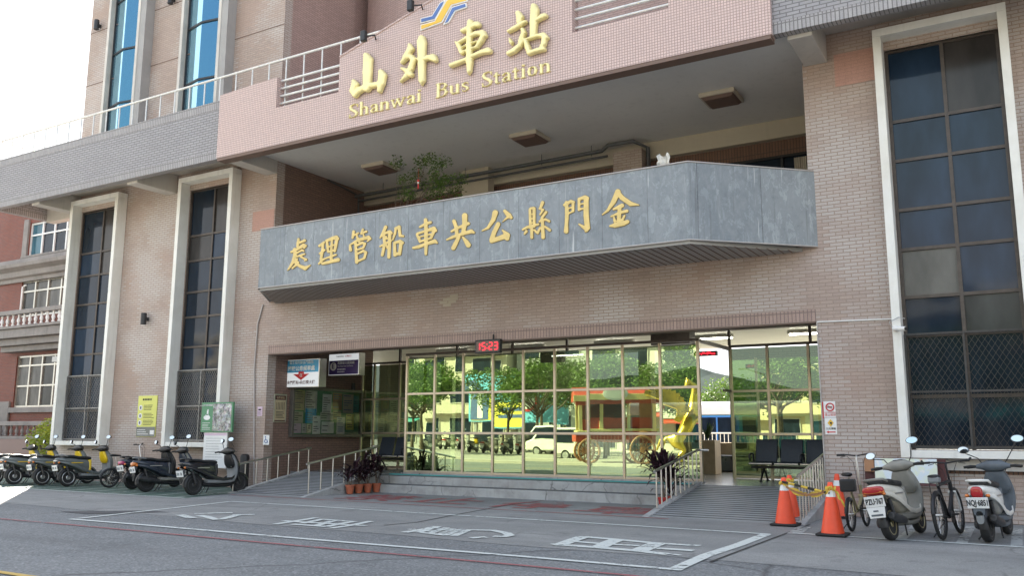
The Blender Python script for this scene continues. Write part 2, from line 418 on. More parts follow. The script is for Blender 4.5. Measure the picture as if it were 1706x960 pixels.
def leaf_mat(name, c_dark, c_light, trans=0.3):
    m, t, b = new_mat(name)
    oi = t.nodes.new('ShaderNodeNewGeometry')
    rnd = oi.outputs['Random Per Island']
    col = mixc(t, rnd, c_dark, c_light)
    t.links.new(col, b.inputs['Base Color']); b.inputs['Roughness'].default_value = 0.45
    b.inputs['Specular IOR Level'].default_value = 0.35
    tl = nd(t, 'ShaderNodeBsdfTranslucent'); t.links.new(mixc(t, 0.5, col, c_light), tl.inputs['Color'])
    mx = nd(t, 'ShaderNodeMixShader'); mx.inputs[0].default_value = trans
    out = t.nodes['Material Output']
    t.links.new(b.outputs[0], mx.inputs[1]); t.links.new(tl.outputs[0], mx.inputs[2]); t.links.new(mx.outputs[0], out.inputs[0])
leaf_mat('leaf_green', (0.045, 0.09, 0.02), (0.13, 0.21, 0.035))
leaf_mat('leaf_dark', (0.02, 0.05, 0.018), (0.055, 0.11, 0.03))
leaf_mat('leaf_bush_sun', (0.12, 0.19, 0.015), (0.34, 0.40, 0.045))  # brightened leaves: sunlight put into the colour, the shrub itself stands shaded
leaf_mat('leaf_purple', (0.016, 0.010, 0.014), (0.065, 0.026, 0.036), 0.15)

def ground_mats():
    # weathered concrete of the forecourt
    m, t, b = new_mat('forecourt_concrete')
    p = wpos(t)
    n = noise(t, p, 0.35, 8, 0.65, 0.3)
    c = mixc(t, ramp(t, n, 0.35, 0.7), (0.20, 0.205, 0.202), (0.29, 0.292, 0.282))
    n2 = noise(t, scalev(t, p, (0.25, 1.2, 1)), 1.0, 6, 0.7)
    c = mixc(t, math_(t, 'MULTIPLY', ramp(t, n2, 0.52, 0.72), 0.5), c, (0.36, 0.36, 0.35))
    n3 = noise(t, p, 1.7, 6, 0.7)
    c = mixc(t, math_(t, 'MULTIPLY', ramp(t, n3, 0.55, 0.70), 0.6), c, (0.12, 0.12, 0.12))
    n7 = noise(t, scalev(t, p, (0.12, 0.5, 1)), 1.0, 5, 0.65)
    c = mixc(t, math_(t, 'MULTIPLY', ramp(t, n7, 0.5, 0.64), 0.4), c, (0.15, 0.15, 0.15))
    n4 = noise(t, p, 70, 3)
    c = mixc(t, 0.25, c, ramp(t, n4, 0.3, 0.7), 'OVERLAY')
    # cracks
    v = nd(t, 'ShaderNodeTexVoronoi', feature='DISTANCE_TO_EDGE', i_Scale=0.33)
    wv = nd(t, 'ShaderNodeMix', data_type='VECTOR'); 
    nz = nd(t, 'ShaderNodeTexNoise', i_Scale=1.4, i_Detail=6.0); t.links.new(p, nz.inputs['Vector'])
    wv.inputs[0].default_value = 0.35; t.links.new(p, wv.inputs[4]); t.links.new(nz.outputs['Color'], wv.inputs[5])
    t.links.new(wv.outputs[1], v.inputs['Vector'])
    c = mixc(t, math_(t, 'MULTIPLY', ramp(t, v.outputs[0], 0.001, 0.006, (1, 1, 1), (0, 0, 0)), math_(t, 'MULTIPLY', ramp(t, n, 0.45, 0.6), 0.7)), c, (0.06, 0.058, 0.055))
    t.links.new(c, b.inputs['Base Color'])
    t.links.new(math_(t, 'MULTIPLY_ADD', n3, 0.3, 0.62), b.inputs['Roughness'])
    bump(t, b, n4, 0.25, 0.006)
    # asphalt
    m, t, b = new_mat('asphalt')
    p = wpos(t)
    n = noise(t, p, 0.3, 6, 0.6)
    c = mixc(t, ramp(t, n, 0.35, 0.7), (0.145, 0.155, 0.160), (0.205, 0.215, 0.218))
    n2 = noise(t, scalev(t, p, (0.15, 1.6, 1)), 1.0, 5, 0.7)
    c = mixc(t, math_(t, 'MULTIPLY', ramp(t, n2, 0.5, 0.75), 0.5), c, (0.24, 0.255, 0.26))
    vo = nd(t, 'ShaderNodeTexVoronoi', i_Scale=42.0); t.links.new(p, vo.inputs['Vector'])
    sc = nd(t, 'ShaderNodeSeparateColor'); t.links.new(vo.outputs['Color'], sc.inputs[0])
    c = mixc(t, math_(t, 'MULTIPLY', ramp(t, sc.outputs[0], 0.62, 0.95), 0.5), c, (0.38, 0.385, 0.385))
    c = mixc(t, math_(t, 'MULTIPLY', ramp(t, sc.outputs[1], 0.62, 0.95), 0.5), c, (0.065, 0.068, 0.07))
    n5 = noise(t, p, 0.8, 6, 0.7)
    c = mixc(t, math_(t, 'MULTIPLY', ramp(t, n5, 0.58, 0.72), 0.5), c, (0.075, 0.076, 0.08))
    n6 = noise(t, scalev(t, p, (0.03, 0.9, 1)), 1.0, 4, 0.6)
    c = mixc(t, math_(t, 'MULTIPLY', ramp(t, n6, 0.55, 0.68), 0.35), c, (0.10, 0.10, 0.105))
    v2 = nd(t, 'ShaderNodeTexVoronoi', feature='DISTANCE_TO_EDGE', i_Scale=0.22)
    nz2 = nd(t, 'ShaderNodeTexNoise', i_Scale=1.1, i_Detail=7.0); t.links.new(p, nz2.inputs['Vector'])
    mv2 = nd(t, 'ShaderNodeMix', data_type='VECTOR'); mv2.inputs[0].default_value = 0.4; t.links.new(p, mv2.inputs[4]); t.links.new(nz2.outputs['Color'], mv2.inputs[5]); t.links.new(mv2.outputs[1], v2.inputs['Vector'])
    c = mixc(t, math_(t, 'MULTIPLY', ramp(t, v2.outputs[0], 0.0015, 0.006, (1, 1, 1), (0, 0, 0)), 0.7), c, (0.045, 0.045, 0.048))
    t.links.new(c, b.inputs['Base Color'])
    t.links.new(math_(t, 'MULTIPLY_ADD', n5, 0.3, 0.6), b.inputs['Roughness'])
    bump(t, b, sc.outputs[0], 0.5, 0.006)
    def worn(name, col, keep, holes=0.5):
        m, t, b = new_mat(name)
        p = wpos(t)
        n = noise(t, p, 9.0, 6, 0.7); n2 = noise(t, p, 1.1, 4, 0.6)
        a = ramp(t, math_(t, 'ADD', math_(t, 'MULTIPLY', n, 0.6), math_(t, 'MULTIPLY', n2, 0.4)), holes - 0.03, holes + 0.05)
        fac = math_(t, 'MULTIPLY', a, keep)
        b.inputs['Base Color'].default_value = c4(col); b.inputs['Roughness'].default_value = 0.6
        tr = nd(t, 'ShaderNodeBsdfTransparent'); mx = nd(t, 'ShaderNodeMixShader')
        t.links.new(fac, mx.inputs[0]); t.links.new(tr.outputs[0], mx.inputs[1]); t.links.new(b.outputs[0], mx.inputs[2])
        t.links.new(mx.outputs[0], t.nodes['Material Output'].inputs[0])
    worn('mark_white', (0.66, 0.70, 0.67), 0.90, 0.415)
    worn('mark_white_faint', (0.52, 0.54, 0.52), 0.75, 0.44)
    worn('mark_red', (0.40, 0.10, 0.10), 0.72, 0.41)
    worn('mark_red_line', (0.40, 0.10, 0.11), 0.72, 0.40)
    worn('mark_yellow', (0.62, 0.42, 0.10), 0.9, 0.36)
    worn('bay_green', (0.085, 0.15, 0.115), 0.72, 0.40)
    worn('mark_blue', (0.06, 0.11, 0.30), 0.7, 0.46)
    plain('joint', (0.045, 0.044, 0.042), 0.9, 0, 0.2, 5, world=True)
    plain('drain', (0.075, 0.078, 0.085), 0.7, 0.1, 0.2, 5, world=True)
    paint('plaza_paving', (0.42, 0.39, 0.35), (0.27, 0.26, 0.24), 0.4, sc=0.7)
ground_mats()

def emit(name, col, strength):
    m, t, b = new_mat(name)
    b.inputs['Base Color'].default_value = c4(tuple(c * 0.3 for c in col)); b.inputs['Emission Color'].default_value = c4(col)
    b.inputs['Emission Strength'].default_value = strength
emit('led_red', (1.0, 0.03, 0.05), 0.42)
emit('tube_light', (1.0, 0.95, 0.85), 6.0)
emit('lit_white', (0.9, 0.93, 0.95), 0.10)

# ------------------------------------------------------------------ mesh builder
WM = {}
class MB:
    def __init__(self): self.bm = bmesh.new(); self.mi = 0
    def face(self, vs):
        try:
            f = self.bm.faces.new(vs); f.material_index = self.mi; return f
        except ValueError:
            return None
    def quad(self, *pts): return self.face([self.bm.verts.new(p) for p in pts])
    def box(self, x0, x1, y0, y1, z0, z1, M=None):
        v = [self.bm.verts.new((M @ Vector(p)) if M else p) for p in ((x0, y0, z0), (x1, y0, z0), (x1, y1, z0), (x0, y1, z0), (x0, y0, z1), (x1, y0, z1), (x1, y1, z1), (x0, y1, z1))]
        for i in ((3, 2, 1, 0), (4, 5, 6, 7), (0, 1, 5, 4), (1, 2, 6, 5), (2, 3, 7, 6), (3, 0, 4, 7)): self.face([v[k] for k in i])
        return self
    def bar(self, a, b, wx, wz=None, up=(0, 0, 1)):
        a, b = Vector(a), Vector(b); wz = wz or wx
        d = (b - a).normalized(); u = Vector(up)
        if abs(d.dot(u)) > 0.98: u = Vector((0, 1, 0))
        s = d.cross(u).normalized(); u = s.cross(d)
        ring = lambda c: [self.bm.verts.new(c + s * (i * wx / 2) + u * (j * wz / 2)) for i, j in ((-1, -1), (1, -1), (1, 1), (-1, 1))]
        self._bridge([ring(a), ring(b)], True, True); return self
    def _bridge(self, rings, cap0=True, cap1=True, closed=True):
        for r0, r1 in zip(rings, rings[1:]):
            n = len(r0)
            for k in range(n if closed else n - 1): self.face([r0[k], r0[(k + 1) % n], r1[(k + 1) % n], r1[k]])
        if cap0: self.face(list(reversed(rings[0])))
        if cap1: self.face(list(rings[-1]))
    def loft(self, rings, cap0=True, cap1=True):
        self._bridge([[self.bm.verts.new(p) for p in r] for r in rings], cap0, cap1); return self
    def tube(self, pts, r, n=8, caps=True, closed=False):
        pts = [Vector(p) for p in pts]
        rs = r if isinstance(r, (list, tuple)) else [r] * len(pts)
        up = None; rings = []
        for i, p in enumerate(pts):
            if closed: d = pts[(i + 1) % len(pts)] - pts[i - 1]
            else: d = pts[min(i + 1, len(pts) - 1)] - pts[max(i - 1, 0)]
            d.normalize()
            if up is None:
                up = Vector((0, 0, 1)) if abs(d.z) < 0.9 else Vector((0, 1, 0))
            s = d.cross(up)
            if s.length < 1e-4: s = d.cross(Vector((1, 0, 0)))
            s.normalize(); up = s.cross(d).normalized()
            rings.append([self.bm.verts.new(p + (s * math.cos(2 * math.pi * k / n) + up * math.sin(2 * math.pi * k / n)) * rs[i]) for k in range(n)])
        if closed:
            rings.append(rings[0]); self._bridge(rings, False, False)
        else: self._bridge(rings, caps, caps)
        return self
    def cyl(self, a, b, r0, r1=None, n=16): return self.tube([a, b], [r0, r0 if r1 is None else r1], n)
    def lathe(self, c, prof, n=20, axis='z', M=None):
        c = Vector(c); rings = []
        for rad, h in prof:
            ring = []
            for k in range(n):
                a = 2 * math.pi * k / n
                if axis == 'z': p = Vector((rad * math.cos(a), rad * math.sin(a), h))
                elif axis == 'y': p = Vector((rad * math.cos(a), h, -rad * math.sin(a)))
                else: p = Vector((h, rad * math.cos(a), rad * math.sin(a)))
                if M: p = M @ p
                ring.append(self.bm.verts.new(c + p))
            rings.append(ring)
        self._bridge(rings, True, True); return self
    def sphere(self, c, r, n=10, sc=(1, 1, 1)):
        prof = [(max(1e-3, math.sin(math.pi * k / n)) * r, -math.cos(math.pi * k / n) * r) for k in range(n + 1)]
        M = Matrix.Diagonal((sc[0], sc[1], sc[2])).to_3x3()
        return self.lathe(c, prof, 2 * n, 'z', M)
    def poly(self, pts, off):  # extrude planar polygon by vector off
        off = Vector(off)
        a = [self.bm.verts.new(p) for p in pts]; b = [self.bm.verts.new(Vector(p) + off) for p in pts]
        n = len(a)
        self.face(list(reversed(a))); self.face(b)
        for k in range(n): self.face([a[k], a[(k + 1) % n], b[(k + 1) % n], b[k]])
        return self
    def add(self, verts, faces):
        vs = [self.bm.verts.new(v) for v in verts]
        for f in faces: self.face([vs[i] for i in f])
        return self
    def build(self, name, mats, parent=None, local=False, smooth=None, bevel=0.0, seg=2, recalc=True):
        bm = self.bm
        if recalc: bmesh.ops.recalc_face_normals(bm, faces=bm.faces[:])
        if parent is not None and not local: bm.transform(WM[parent.name].inverted())
        me = bpy.data.meshes.new(name); bm.to_mesh(me); bm.free()
        for m in ([mats] if isinstance(mats, str) else mats): me.materials.append(MATS[m])
        if smooth is not None:
            for p in me.polygons: p.use_smooth = True
            me.set_sharp_from_angle(angle=R(smooth))
        o = bpy.data.objects.new(name, me); COL.objects.link(o)
        if bevel > 0:
            md = o.modifiers.new('bevel', 'BEVEL'); md.width = bevel; md.segments = seg; md.limit_method = 'ANGLE'; md.angle_limit = R(40)
            md.harden_normals = False
        if parent is not None:
            o.parent = parent; WM[o.name] = WM[parent.name]
        else: WM[o.name] = Matrix.Identity(4)
        return o
def tag(o, label=None, cat=None, group=None, kind=None):
    if label: o['label'] = label
    if cat: o['category'] = cat
    if group: o['group'] = group
    if kind: o['kind'] = kind
    return o
def thing(name, label, cat, loc=(0, 0, 0), rz=0.0, group=None, tilt=0.0):
    o = bpy.data.objects.new(name, None); COL.objects.link(o)
    o.empty_display_size = 0.2
    o.location = loc; o.rotation_euler = (tilt, 0, rz)
    WM[o.name] = Matrix.Translation(Vector(loc)) @ Matrix.Rotation(rz, 4, 'Z') @ Matrix.Rotation(tilt, 4, 'X')
    o.rotation_mode = 'XYZ'
    return tag(o, label, cat, group)
def copy_tree(o, parent=None):
    c = o.copy(); COL.objects.link(c)
    if parent is not None: c.parent = parent
    for ch in list(o.children): copy_tree(ch, c)
    return c
def dup(o, loc, rz, label, group=None):
    c = copy_tree(o); c.location = loc; c.rotation_euler = (0, 0, rz); c['label'] = label
    if group: c['group'] = group
    return c
def set_mat(o, old, new):
    for ch in [o] + list(o.children_recursive):
        if ch.type == 'MESH' and any(s and s.name == old for s in ch.data.materials):
            ch.data = ch.data.copy()
            for i, s in enumerate(ch.data.materials):
                if s and s.name == old: ch.data.materials[i] = MATS[new]
def text(name, s, mat, parent, origin, u, v, size, align='CENTER', ext=0.002, bold=0.0, sx=1.0, local=False, spacing=1.0):
    cu = bpy.data.curves.new('t', 'FONT'); cu.body = s; cu.size = size; cu.align_x = align; cu.align_y = 'CENTER'
    cu.extrude = ext; cu.offset = bold; cu.resolution_u = 3; cu.space_character = spacing
    to = bpy.data.objects.new('t', cu); COL.objects.link(to)
    dg = bpy.context.evaluated_depsgraph_get(); dg.update()
    me = bpy.data.meshes.new_from_object(to.evaluated_get(dg))
    bpy.data.objects.remove(to); bpy.data.curves.remove(cu)
    u = Vector(u).normalized(); v = Vector(v).normalized(); n = u.cross(v)
    M = Matrix(((u.x * sx, v.x, n.x, origin[0]), (u.y * sx, v.y, n.y, origin[1]), (u.z * sx, v.z, n.z, origin[2]), (0, 0, 0, 1)))
    me.transform(M)
    if parent is not None and not local: me.transform(WM[parent.name].inverted())
    me.materials.clear(); me.materials.append(MATS[mat])
    me.name = name
    o = bpy.data.objects.new(name, me); COL.objects.link(o)
    if parent is not None: o.parent = parent; WM[o.name] = WM[parent.name]
    return o
XU, ZU = (1, 0, 0), (0, 0, 1)
def wall_holes(mb, x0, x1, z0, z1, y0, y1, holes):
    xs = sorted({x0, x1, *[h[0] for h in holes], *[h[1] for h in holes]}); xs = [x for x in xs if x0 <= x <= x1]
    zs = sorted({z0, z1, *[h[2] for h in holes], *[h[3] for h in holes]}); zs = [z for z in zs if z0 <= z <= z1]
    solid = lambda i, j: 0 <= i < len(xs) - 1 and 0 <= j < len(zs) - 1 and not any(h[0] <= (xs[i] + xs[i + 1]) / 2 <= h[1] and h[2] <= (zs[j] + zs[j + 1]) / 2 <= h[3] for h in holes)
    for i in range(len(xs) - 1):
        for j in range(len(zs) - 1):
            if not solid(i, j): continue
            a, b, c, d = xs[i], xs[i + 1], zs[j], zs[j + 1]
            mb.quad((a, y0, c), (b, y0, c), (b, y0, d), (a, y0, d)); mb.quad((b, y1, c), (a, y1, c), (a, y1, d), (b, y1, d))
            if not solid(i - 1, j): mb.quad((a, y1, c), (a, y0, c), (a, y0, d), (a, y1, d))
            if not solid(i + 1, j): mb.quad((b, y0, c), (b, y1, c), (b, y1, d), (b, y0, d))
            if not solid(i, j - 1): mb.quad((a, y0, c), (a, y1, c), (b, y1, c), (b, y0, c))
            if not solid(i, j + 1): mb.quad((a, y0, d), (b, y0, d), (b, y1, d), (a, y1, d))
    return mb
rng = random.Random(7)
# ================================================================== GROUND, ROAD, MARKINGS
def sheet(name, pts, z, mat):
    mb = MB(); mb.quad(*[(x, y, z) for x, y in pts]); o = mb.build(name, mat); return tag(o, kind='structure')
sheet('ground', [(-3000, -3000), (3000, -3000), (3000, 3000), (-3000, 3000)], -0.02, 'forecourt_concrete')
mb = MB()  # forecourt: wavy edge where the asphalt begins
edge = []
for i in range(0, 131):
    x = -60 + i
    edge.append((x, 10.55 + 0.05 * math.sin(x * 1.3) + 0.05 * math.sin(x * 0.37 + 1) - 0.02 * (x + 12)))
for (xa, ya), (xb, yb) in zip(edge, edge[1:]): mb.quad((xa, ya, -0.008), (xb, yb, -0.008), (xb, 60, -0.008), (xa, 60, -0.008))
tag(mb.build('forecourt', 'forecourt_concrete'), kind='structure')
sheet('road', [(-200, -1.6), (200, -1.6), (200, 11.5), (-200, 11.5)], -0.012, 'asphalt')
def ribbon(name, px, width, mat, z=0.0, closed=False, world=False):
    """flat painted stroke along a list of ground points"""
    mb = MB(); P = [Vector(p) if world else on_z(*p) for p in px]
    n = len(P)
    L, Rr = [], []
    for i, p in enumerate(P):
        d = (P[min(i + 1, n - 1)] - P[max(i - 1, 0)]); d.z = 0; d.normalize(); s = Vector((-d.y, d.x, 0)) * width / 2
        L.append((p.x + s.x, p.y + s.y, z)); Rr.append((p.x - s.x, p.y - s.y, z))
    for i in range(n - 1): mb.quad(Rr[i], Rr[i + 1], L[i + 1], L[i])
    return tag(mb.build(name, mat), kind='structure')
def seg(a, b, k=10): return [(a[0] + (b[0] - a[0]) * i / k, a[1] + (b[1] - a[1]) * i / k, 0) for i in range(k + 1)]
# bus bay outline
wob = lambda pts, s: [(x + 0.012 * math.sin(3.1 * y + s), y + 0.02 * math.sin(0.9 * x + s), 0) for x, y, _ in pts]
ribbon('road_marking', wob(seg((-14.2, 9.36), (-3.40, 9.42), 16), 0), 0.115, 'mark_white', 0.000, world=True)
ribbon('road_marking', wob(seg((-14.95, 13.52), (-3.47, 13.42), 16), 1), 0.10, 'mark_white', 0.000, world=True)
ribbon('road_marking', wob(seg((-14.17, 9.45), (-14.93, 13.45), 8), 2), 0.11, 'mark_white', 0.001, world=True)
ribbon('road_marking', [(-3.53, 13.36, 0), (-3.52, 11.9, 0), (-3.56, 10.7, 0), (-3.50, 9.5, 0)], 0.16, 'mark_white', 0.001, world=True)
ribbon('road_marking', wob(seg((-60, 8.72), (40, 8.84), 60), 0.4), 0.075, 'mark_red_line', 0.000, world=True)
ribbon('road_marking', seg((-16.6, 14.98), (-5.6, 14.86), 10), 0.075, 'mark_red', 0.000, world=True)
ribbon('road_marking', seg((-60, 5.45), (40, 5.55), 20), 0.10, 'mark_yellow', 0.000, world=True)
# white characters of the bus bay, stroke by stroke
CA = lambda x, y: (290 + x / 4.874, 840 + y / 4.874)
CB = lambda x, y: (660 + x / 2.6656, 860 + y / 2.6656)
strokes = [(CA, [(45, 90), (150, 118)], .17), (CA, [(165, 82), (475, 73)], .17), (CA, [(205, 96), (270, 108), (350, 130), (385, 126), (520, 92)], .15), (CA, [(475, 92), (655, 88)], .16),
    (CA, [(820, 168), (1000, 140), (1155, 115)], .13), (CA, [(885, 140), (1060, 152), (1380, 170), (1560, 180)], .13), (CA, [(960, 168), (1240, 188)], .13), (CA, [(1040, 162), (1210, 126)], .13), (CA, [(1205, 127), (1470, 148)], .13),
    (CA, [(1150, 180), (1290, 140)], .13), (CA, [(1235, 188), (1330, 168), (1440, 148)], .13), (CA, [(1275, 200), (1430, 178), (1600, 143)], .13),
    (CB, [(35, 75), (120, 62), (185, 48)], .15), (CB, [(60, 60), (150, 70), (250, 60)], .12), (CB, [(100, 75), (180, 52)], .11), (CB, [(150, 80), (225, 54)], .11), (CB, [(185, 86), (255, 58)], .11), (CB, [(215, 88), (290, 60)], .11), (CB, [(255, 90), (325, 62)], .13), (CB, [(110, 75), (220, 88)], .10), (CB, [(160, 56), (300, 66)], .10),
    (CB, [(305, 64), (430, 66), (490, 78), (505, 88), (480, 94), (430, 92)], .15), (CB, [(330, 100), (400, 96)], .15),
    (CB, [(695, 130), (735, 128), (790, 108), (835, 94)], .20), (CB, [(835, 94), (980, 106), (1150, 122), (1350, 134)], .15), (CB, [(735, 130), (900, 142), (1060, 155), (1210, 172)], .17), (CB, [(790, 115), (900, 124), (1080, 134)], .13), (CB, [(1160, 145), (1320, 156)], .15),
    (CB, [(900, 142), (940, 122), (985, 106)], .22), (CB, [(1075, 158), (1120, 140), (1160, 124)], .24), (CB, [(1238, 176), (1257, 174)], .12)]
for k, (f, pts, wd) in enumerate(strokes): ribbon('road_marking', [f(*p) for p in pts], wd, 'mark_white', 0.002 + 0.0004 * (k % 8))
for ch, x, y in (('禁', -13.0, 16.0), ('止', -11.15, 16.15), ('停', -9.0, 16.05), ('車', -6.95, 15.85)):
    tag(text('road_marking', ch, 'mark_red', None, (x, y, 0.001), (1, 0, 0), (0, 1, 0), 1.75, ext=0, bold=0.02), kind='structure')
# parking bays: left (green) and right
sheet('bay_paint', [(-29.0, 13.72), (-16.62, 13.62), (-17.3, 16.98), (-29.0, 16.98)], -0.004, 'bay_green')
ribbon('road_marking', seg((-29.0, 13.74), (-16.55, 13.61), 10), 0.09, 'mark_white', 0.001, world=True)
for x in np.arange(-28.6, -16.0, 0.83): ribbon('road_marking', [(x, 13.7, 0), (x - 0.65, 16.9, 0)], 0.075, 'mark_white_faint', 0.000, world=True)
ribbon('road_marking', seg((-3.15, 13.72), (12, 13.40), 8), 0.09, 'mark_white', 0.001, world=True)
for x in (-1.75, -0.98, -0.33, 0.45, 1.2): ribbon('road_marking', [(x, 13.68, 0), (x - 0.03, 16.3, 0)], 0.14, 'mark_white_faint', 0.000, world=True)
ribbon('road_marking', [(-3.2, 13.65, 0), (-3.28, 14.8, 0)], 0.2, 'mark_white_faint', 0.0005, world=True)
ribbon('pavement_joint', [(-9.1, 11.4, 0), (-8.95, 12.1, 0), (-9.18, 13.6, 0), (-9.45, 15.6, 0), (-9.5, 17.5, 0)], 0.035, 'joint', -0.003, world=True)
ribbon('pavement_joint', seg((-3.35, 10.2), (-3.30, 15.2), 6), 0.04, 'joint', -0.003, world=True)
ribbon('pavement_joint', seg((-15.3, 12.1), (-11.0, 13.9), 6), 0.02, 'joint', -0.003, world=True)
sheet('drain_cover', [(-15.75, 10.15), (-14.9, 10.1), (-13.9, 11.15), (-14.6, 11.2)], -0.0045, 'drain')
sheet('road_marking', [(-16.75, 15.6), (-16.2, 15.6), (-16.2, 15.95), (-16.75, 15.95)], 0.03, 'mark_blue')

# ================================================================== STATION BUILDING
FY = 17.0
st = thing('bus_station', 'large pink tiled bus station with a recessed balcony and tall dark windows', 'station building', (-10, 17, 0))
XL, XR = -17.69, -3.38          # the central bay
BY = 20.95                      # back of the recess
W = [(-26.55, -24.38), (-21.27, -19.24), (-1.88, 0.02)]
UP = [(-25.62, -23.98), (-21.88, -20.12)]
holes = [(a, b, 1.2, 8.62) for a, b in W] + [(a, b, 10.6, 25.5) for a, b in UP] + [(XL, XR, -1, 3.56), (XL, XR, 5.05, 30)]
holes += [(4.3, 6.2, 1.2, 8.62), (8.3, 10.2, 1.2, 8.62)]
mb = wall_holes(MB(), -26.96, 14.0, 0, 26, FY, FY + 0.3, [h for h in holes])
bmesh.ops.remove_doubles(mb.bm, verts=mb.bm.verts[:], dist=1e-4)
# upper-right block is lower than the left one
mb.build('facade_wall', 'brick_pink', st)
mb = MB()
mb.box(-26.94, -26.7, 17.3, 26.6, 0, 26); mb.box(-26.7, 13.7, 26.3, 26.6, 4.3, 26); mb.box(13.7, 14, 17.3, 26.6, 0, 26); mb.build('rear_wall', 'mosaic_tower', st)
MB().box(-26.94, 14, 17.0, 26.6, 26.02, 26.3).build('roof_slab', 'grey_concrete', st)
mb = MB()
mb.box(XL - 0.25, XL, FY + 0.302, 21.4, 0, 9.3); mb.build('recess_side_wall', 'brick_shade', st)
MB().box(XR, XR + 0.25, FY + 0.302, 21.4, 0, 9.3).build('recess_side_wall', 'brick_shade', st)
mb = MB()   # tower flank and curved stair wall above the terrace
mb.box(XL - 0.25, XL, FY + 0.302, 20.0, 9.3, 26); mb.box(XR, XR + 0.25, FY + 0.302, 26, 9.3, 26)
ring = [(XL + 2.9 - 2.9 * math.cos(a), 20.0 + 2.9 * math.sin(a) * 0.55 - 0.9 * math.sin(a) * math.sin(a)) for a in np.linspace(0, math.pi * 0.55, 14)]
arc = [(XL + 0.0, 20.0)] + [(-14.4 + 3.6 * math.cos(a), 21.6 + 2.4 * math.sin(a)) for a in np.linspace(R(200), R(300), 16)] + [(-10.5, 20.2), (XR, 20.2)]
for (xa, ya), (xb, yb) in zip(arc, arc[1:]): mb.quad((xa, ya, 9.2), (xb, yb, 9.2), (xb, yb, 26), (xa, ya, 26))
mb.build('terrace_wall', 'mosaic_tower', st)
mb = MB()
mb.bm.free()
for z in (13.1, 15.02, 17.0): MB().box(-26.965, XL, 16.992, 16.999, z, z + .03).build('expansion_joint', 'brown_trim', st)
mb = MB()  # bare terracotta patches where tiles were replaced
mb.box(-18.55, -17.72, 16.988, 16.999, 7.05, 7.62); mb.build('tile_patch', 'bare_patch', st)
MB().box(-2.78, -2.03, 16.988, 16.999, 8.1, 8.75).build('tile_patch', 'bare_patch', st)
mb = MB()
for (x, z) in ((-11.75, 4.66), (-11.95, 4.59), (-11.75, 4.59), (-12.05, 4.52), (-11.8, 4.52), (-11.95, 4.45)):
    mb.box(x, x + 0.23, 16.990, 16.999, z, z + 0.06)
mb.build('tile_patch', 'cream_paint', st)

# ---- eaves slab, beams, parapets
for a, b in ((-28.9, XL), (XR, 14)): MB().box(a, b, 15.6, 16.995, 9.2, 9.4).build('eaves_slab', 'concrete_paint', st)
mb = MB(); mb.box(-28.9, -26.97, 17.0, 17.5, 9.2, 9.4); mb.build('eaves_slab', 'concrete_paint', st)
mb = MB(); mb.box(XL, XR, 15.6, BY + 0.2, 9.0, 9.2); mb.build('recess_ceiling', 'ceiling_paint', st)
for a, b in ((-27.12, -26.69), (-22.34, -21.88), (-18.12, -17.68), (-3.34, -2.90), (2.4, 2.85), (7.0, 7.45)):
    MB().box(a, b, 15.61, 16.994, 8.63, 9.198).build('beam', 'concrete_paint', st, bevel=0.015)
MB().box(-28.9, -26.97, 17.2, 17.5, 8.63, 9.198).build('beam', 'concrete_paint', st)
for q in ((-29.1, -18.2, 15.4, 15.6, 8.93, 10.12), (-3.55, 14, 15.4, 15.6, 8.93, 10.9), (-29.1, -28.9, 15.601, 17.6, 8.93, 10.12)): MB().box(*q).build('grey_parapet', 'brick_lilac', st)
for q in ((-29.1, -18.2, 15.392, 15.6, 8.7, 8.929), (-29.1, -18.2, 15.392, 15.6, 10.121, 10.36), (-3.55, 14, 15.392, 15.6, 8.7, 8.929), (-29.108, -28.9, 15.601, 17.6, 8.7, 8.929), (-29.108, -28.9, 15.601, 17.6, 10.121, 10.36)): MB().box(*q).build('soldier_course', 'soldier_lilac', st)
# mosaic parapet with the raised gable
mb = MB()
PX0, PX1 = -18.2, -3.55
g0, g1 = (-13.97, 10.58), (-7.60, 10.58)
outl = [(PX0, 8.68), (PX1, 8.68), (PX1, 10.9), (-5.50, 10.9), (-5.50, 9.68), (-7.60, 9.68), (-7.60, 11.05), (-9.6, 11.62), (-11.0, 11.42), (-13.97, 10.58), (-13.97, 9.68), (-16.08, 9.68), (-16.08, 10.52), (PX0, 10.45)]
mb.poly([(x, 15.3, z) for x, z in outl], (0, 0.3, 0))
par = mb.build('mosaic_parapet', 'mosaic_pink', st)
MB().box(PX0 + 0.02, PX1 - 0.02, 15.31, 15.6, 8.6, 8.678).build('parapet_drip', 'brown_trim', st)
mb = MB()
for a, b in (((-13.97, 10.585), (-11.0, 11.425)), ((-11.0, 11.425), (-9.6, 11.625))):
    mb.bar((a[0], 15.45, a[1] + .01), (b[0], 15.45, b[1] + .01), 0.34, 0.04)
mb.build('gable_coping', 'mosaic_pink', st)
for xa, xb, top in ((-16.08, -13.97, 10.45), (-7.60, -5.50, 10.9)):
    mb = MB()
    z = 9.84
    while z < top + .05:
        mb.cyl((xa, 15.45, z), (xb, 15.45, z), 0.032, n=10); z += 0.205
    mb.build('rail_bars', 'rail_white', st, smooth=40)
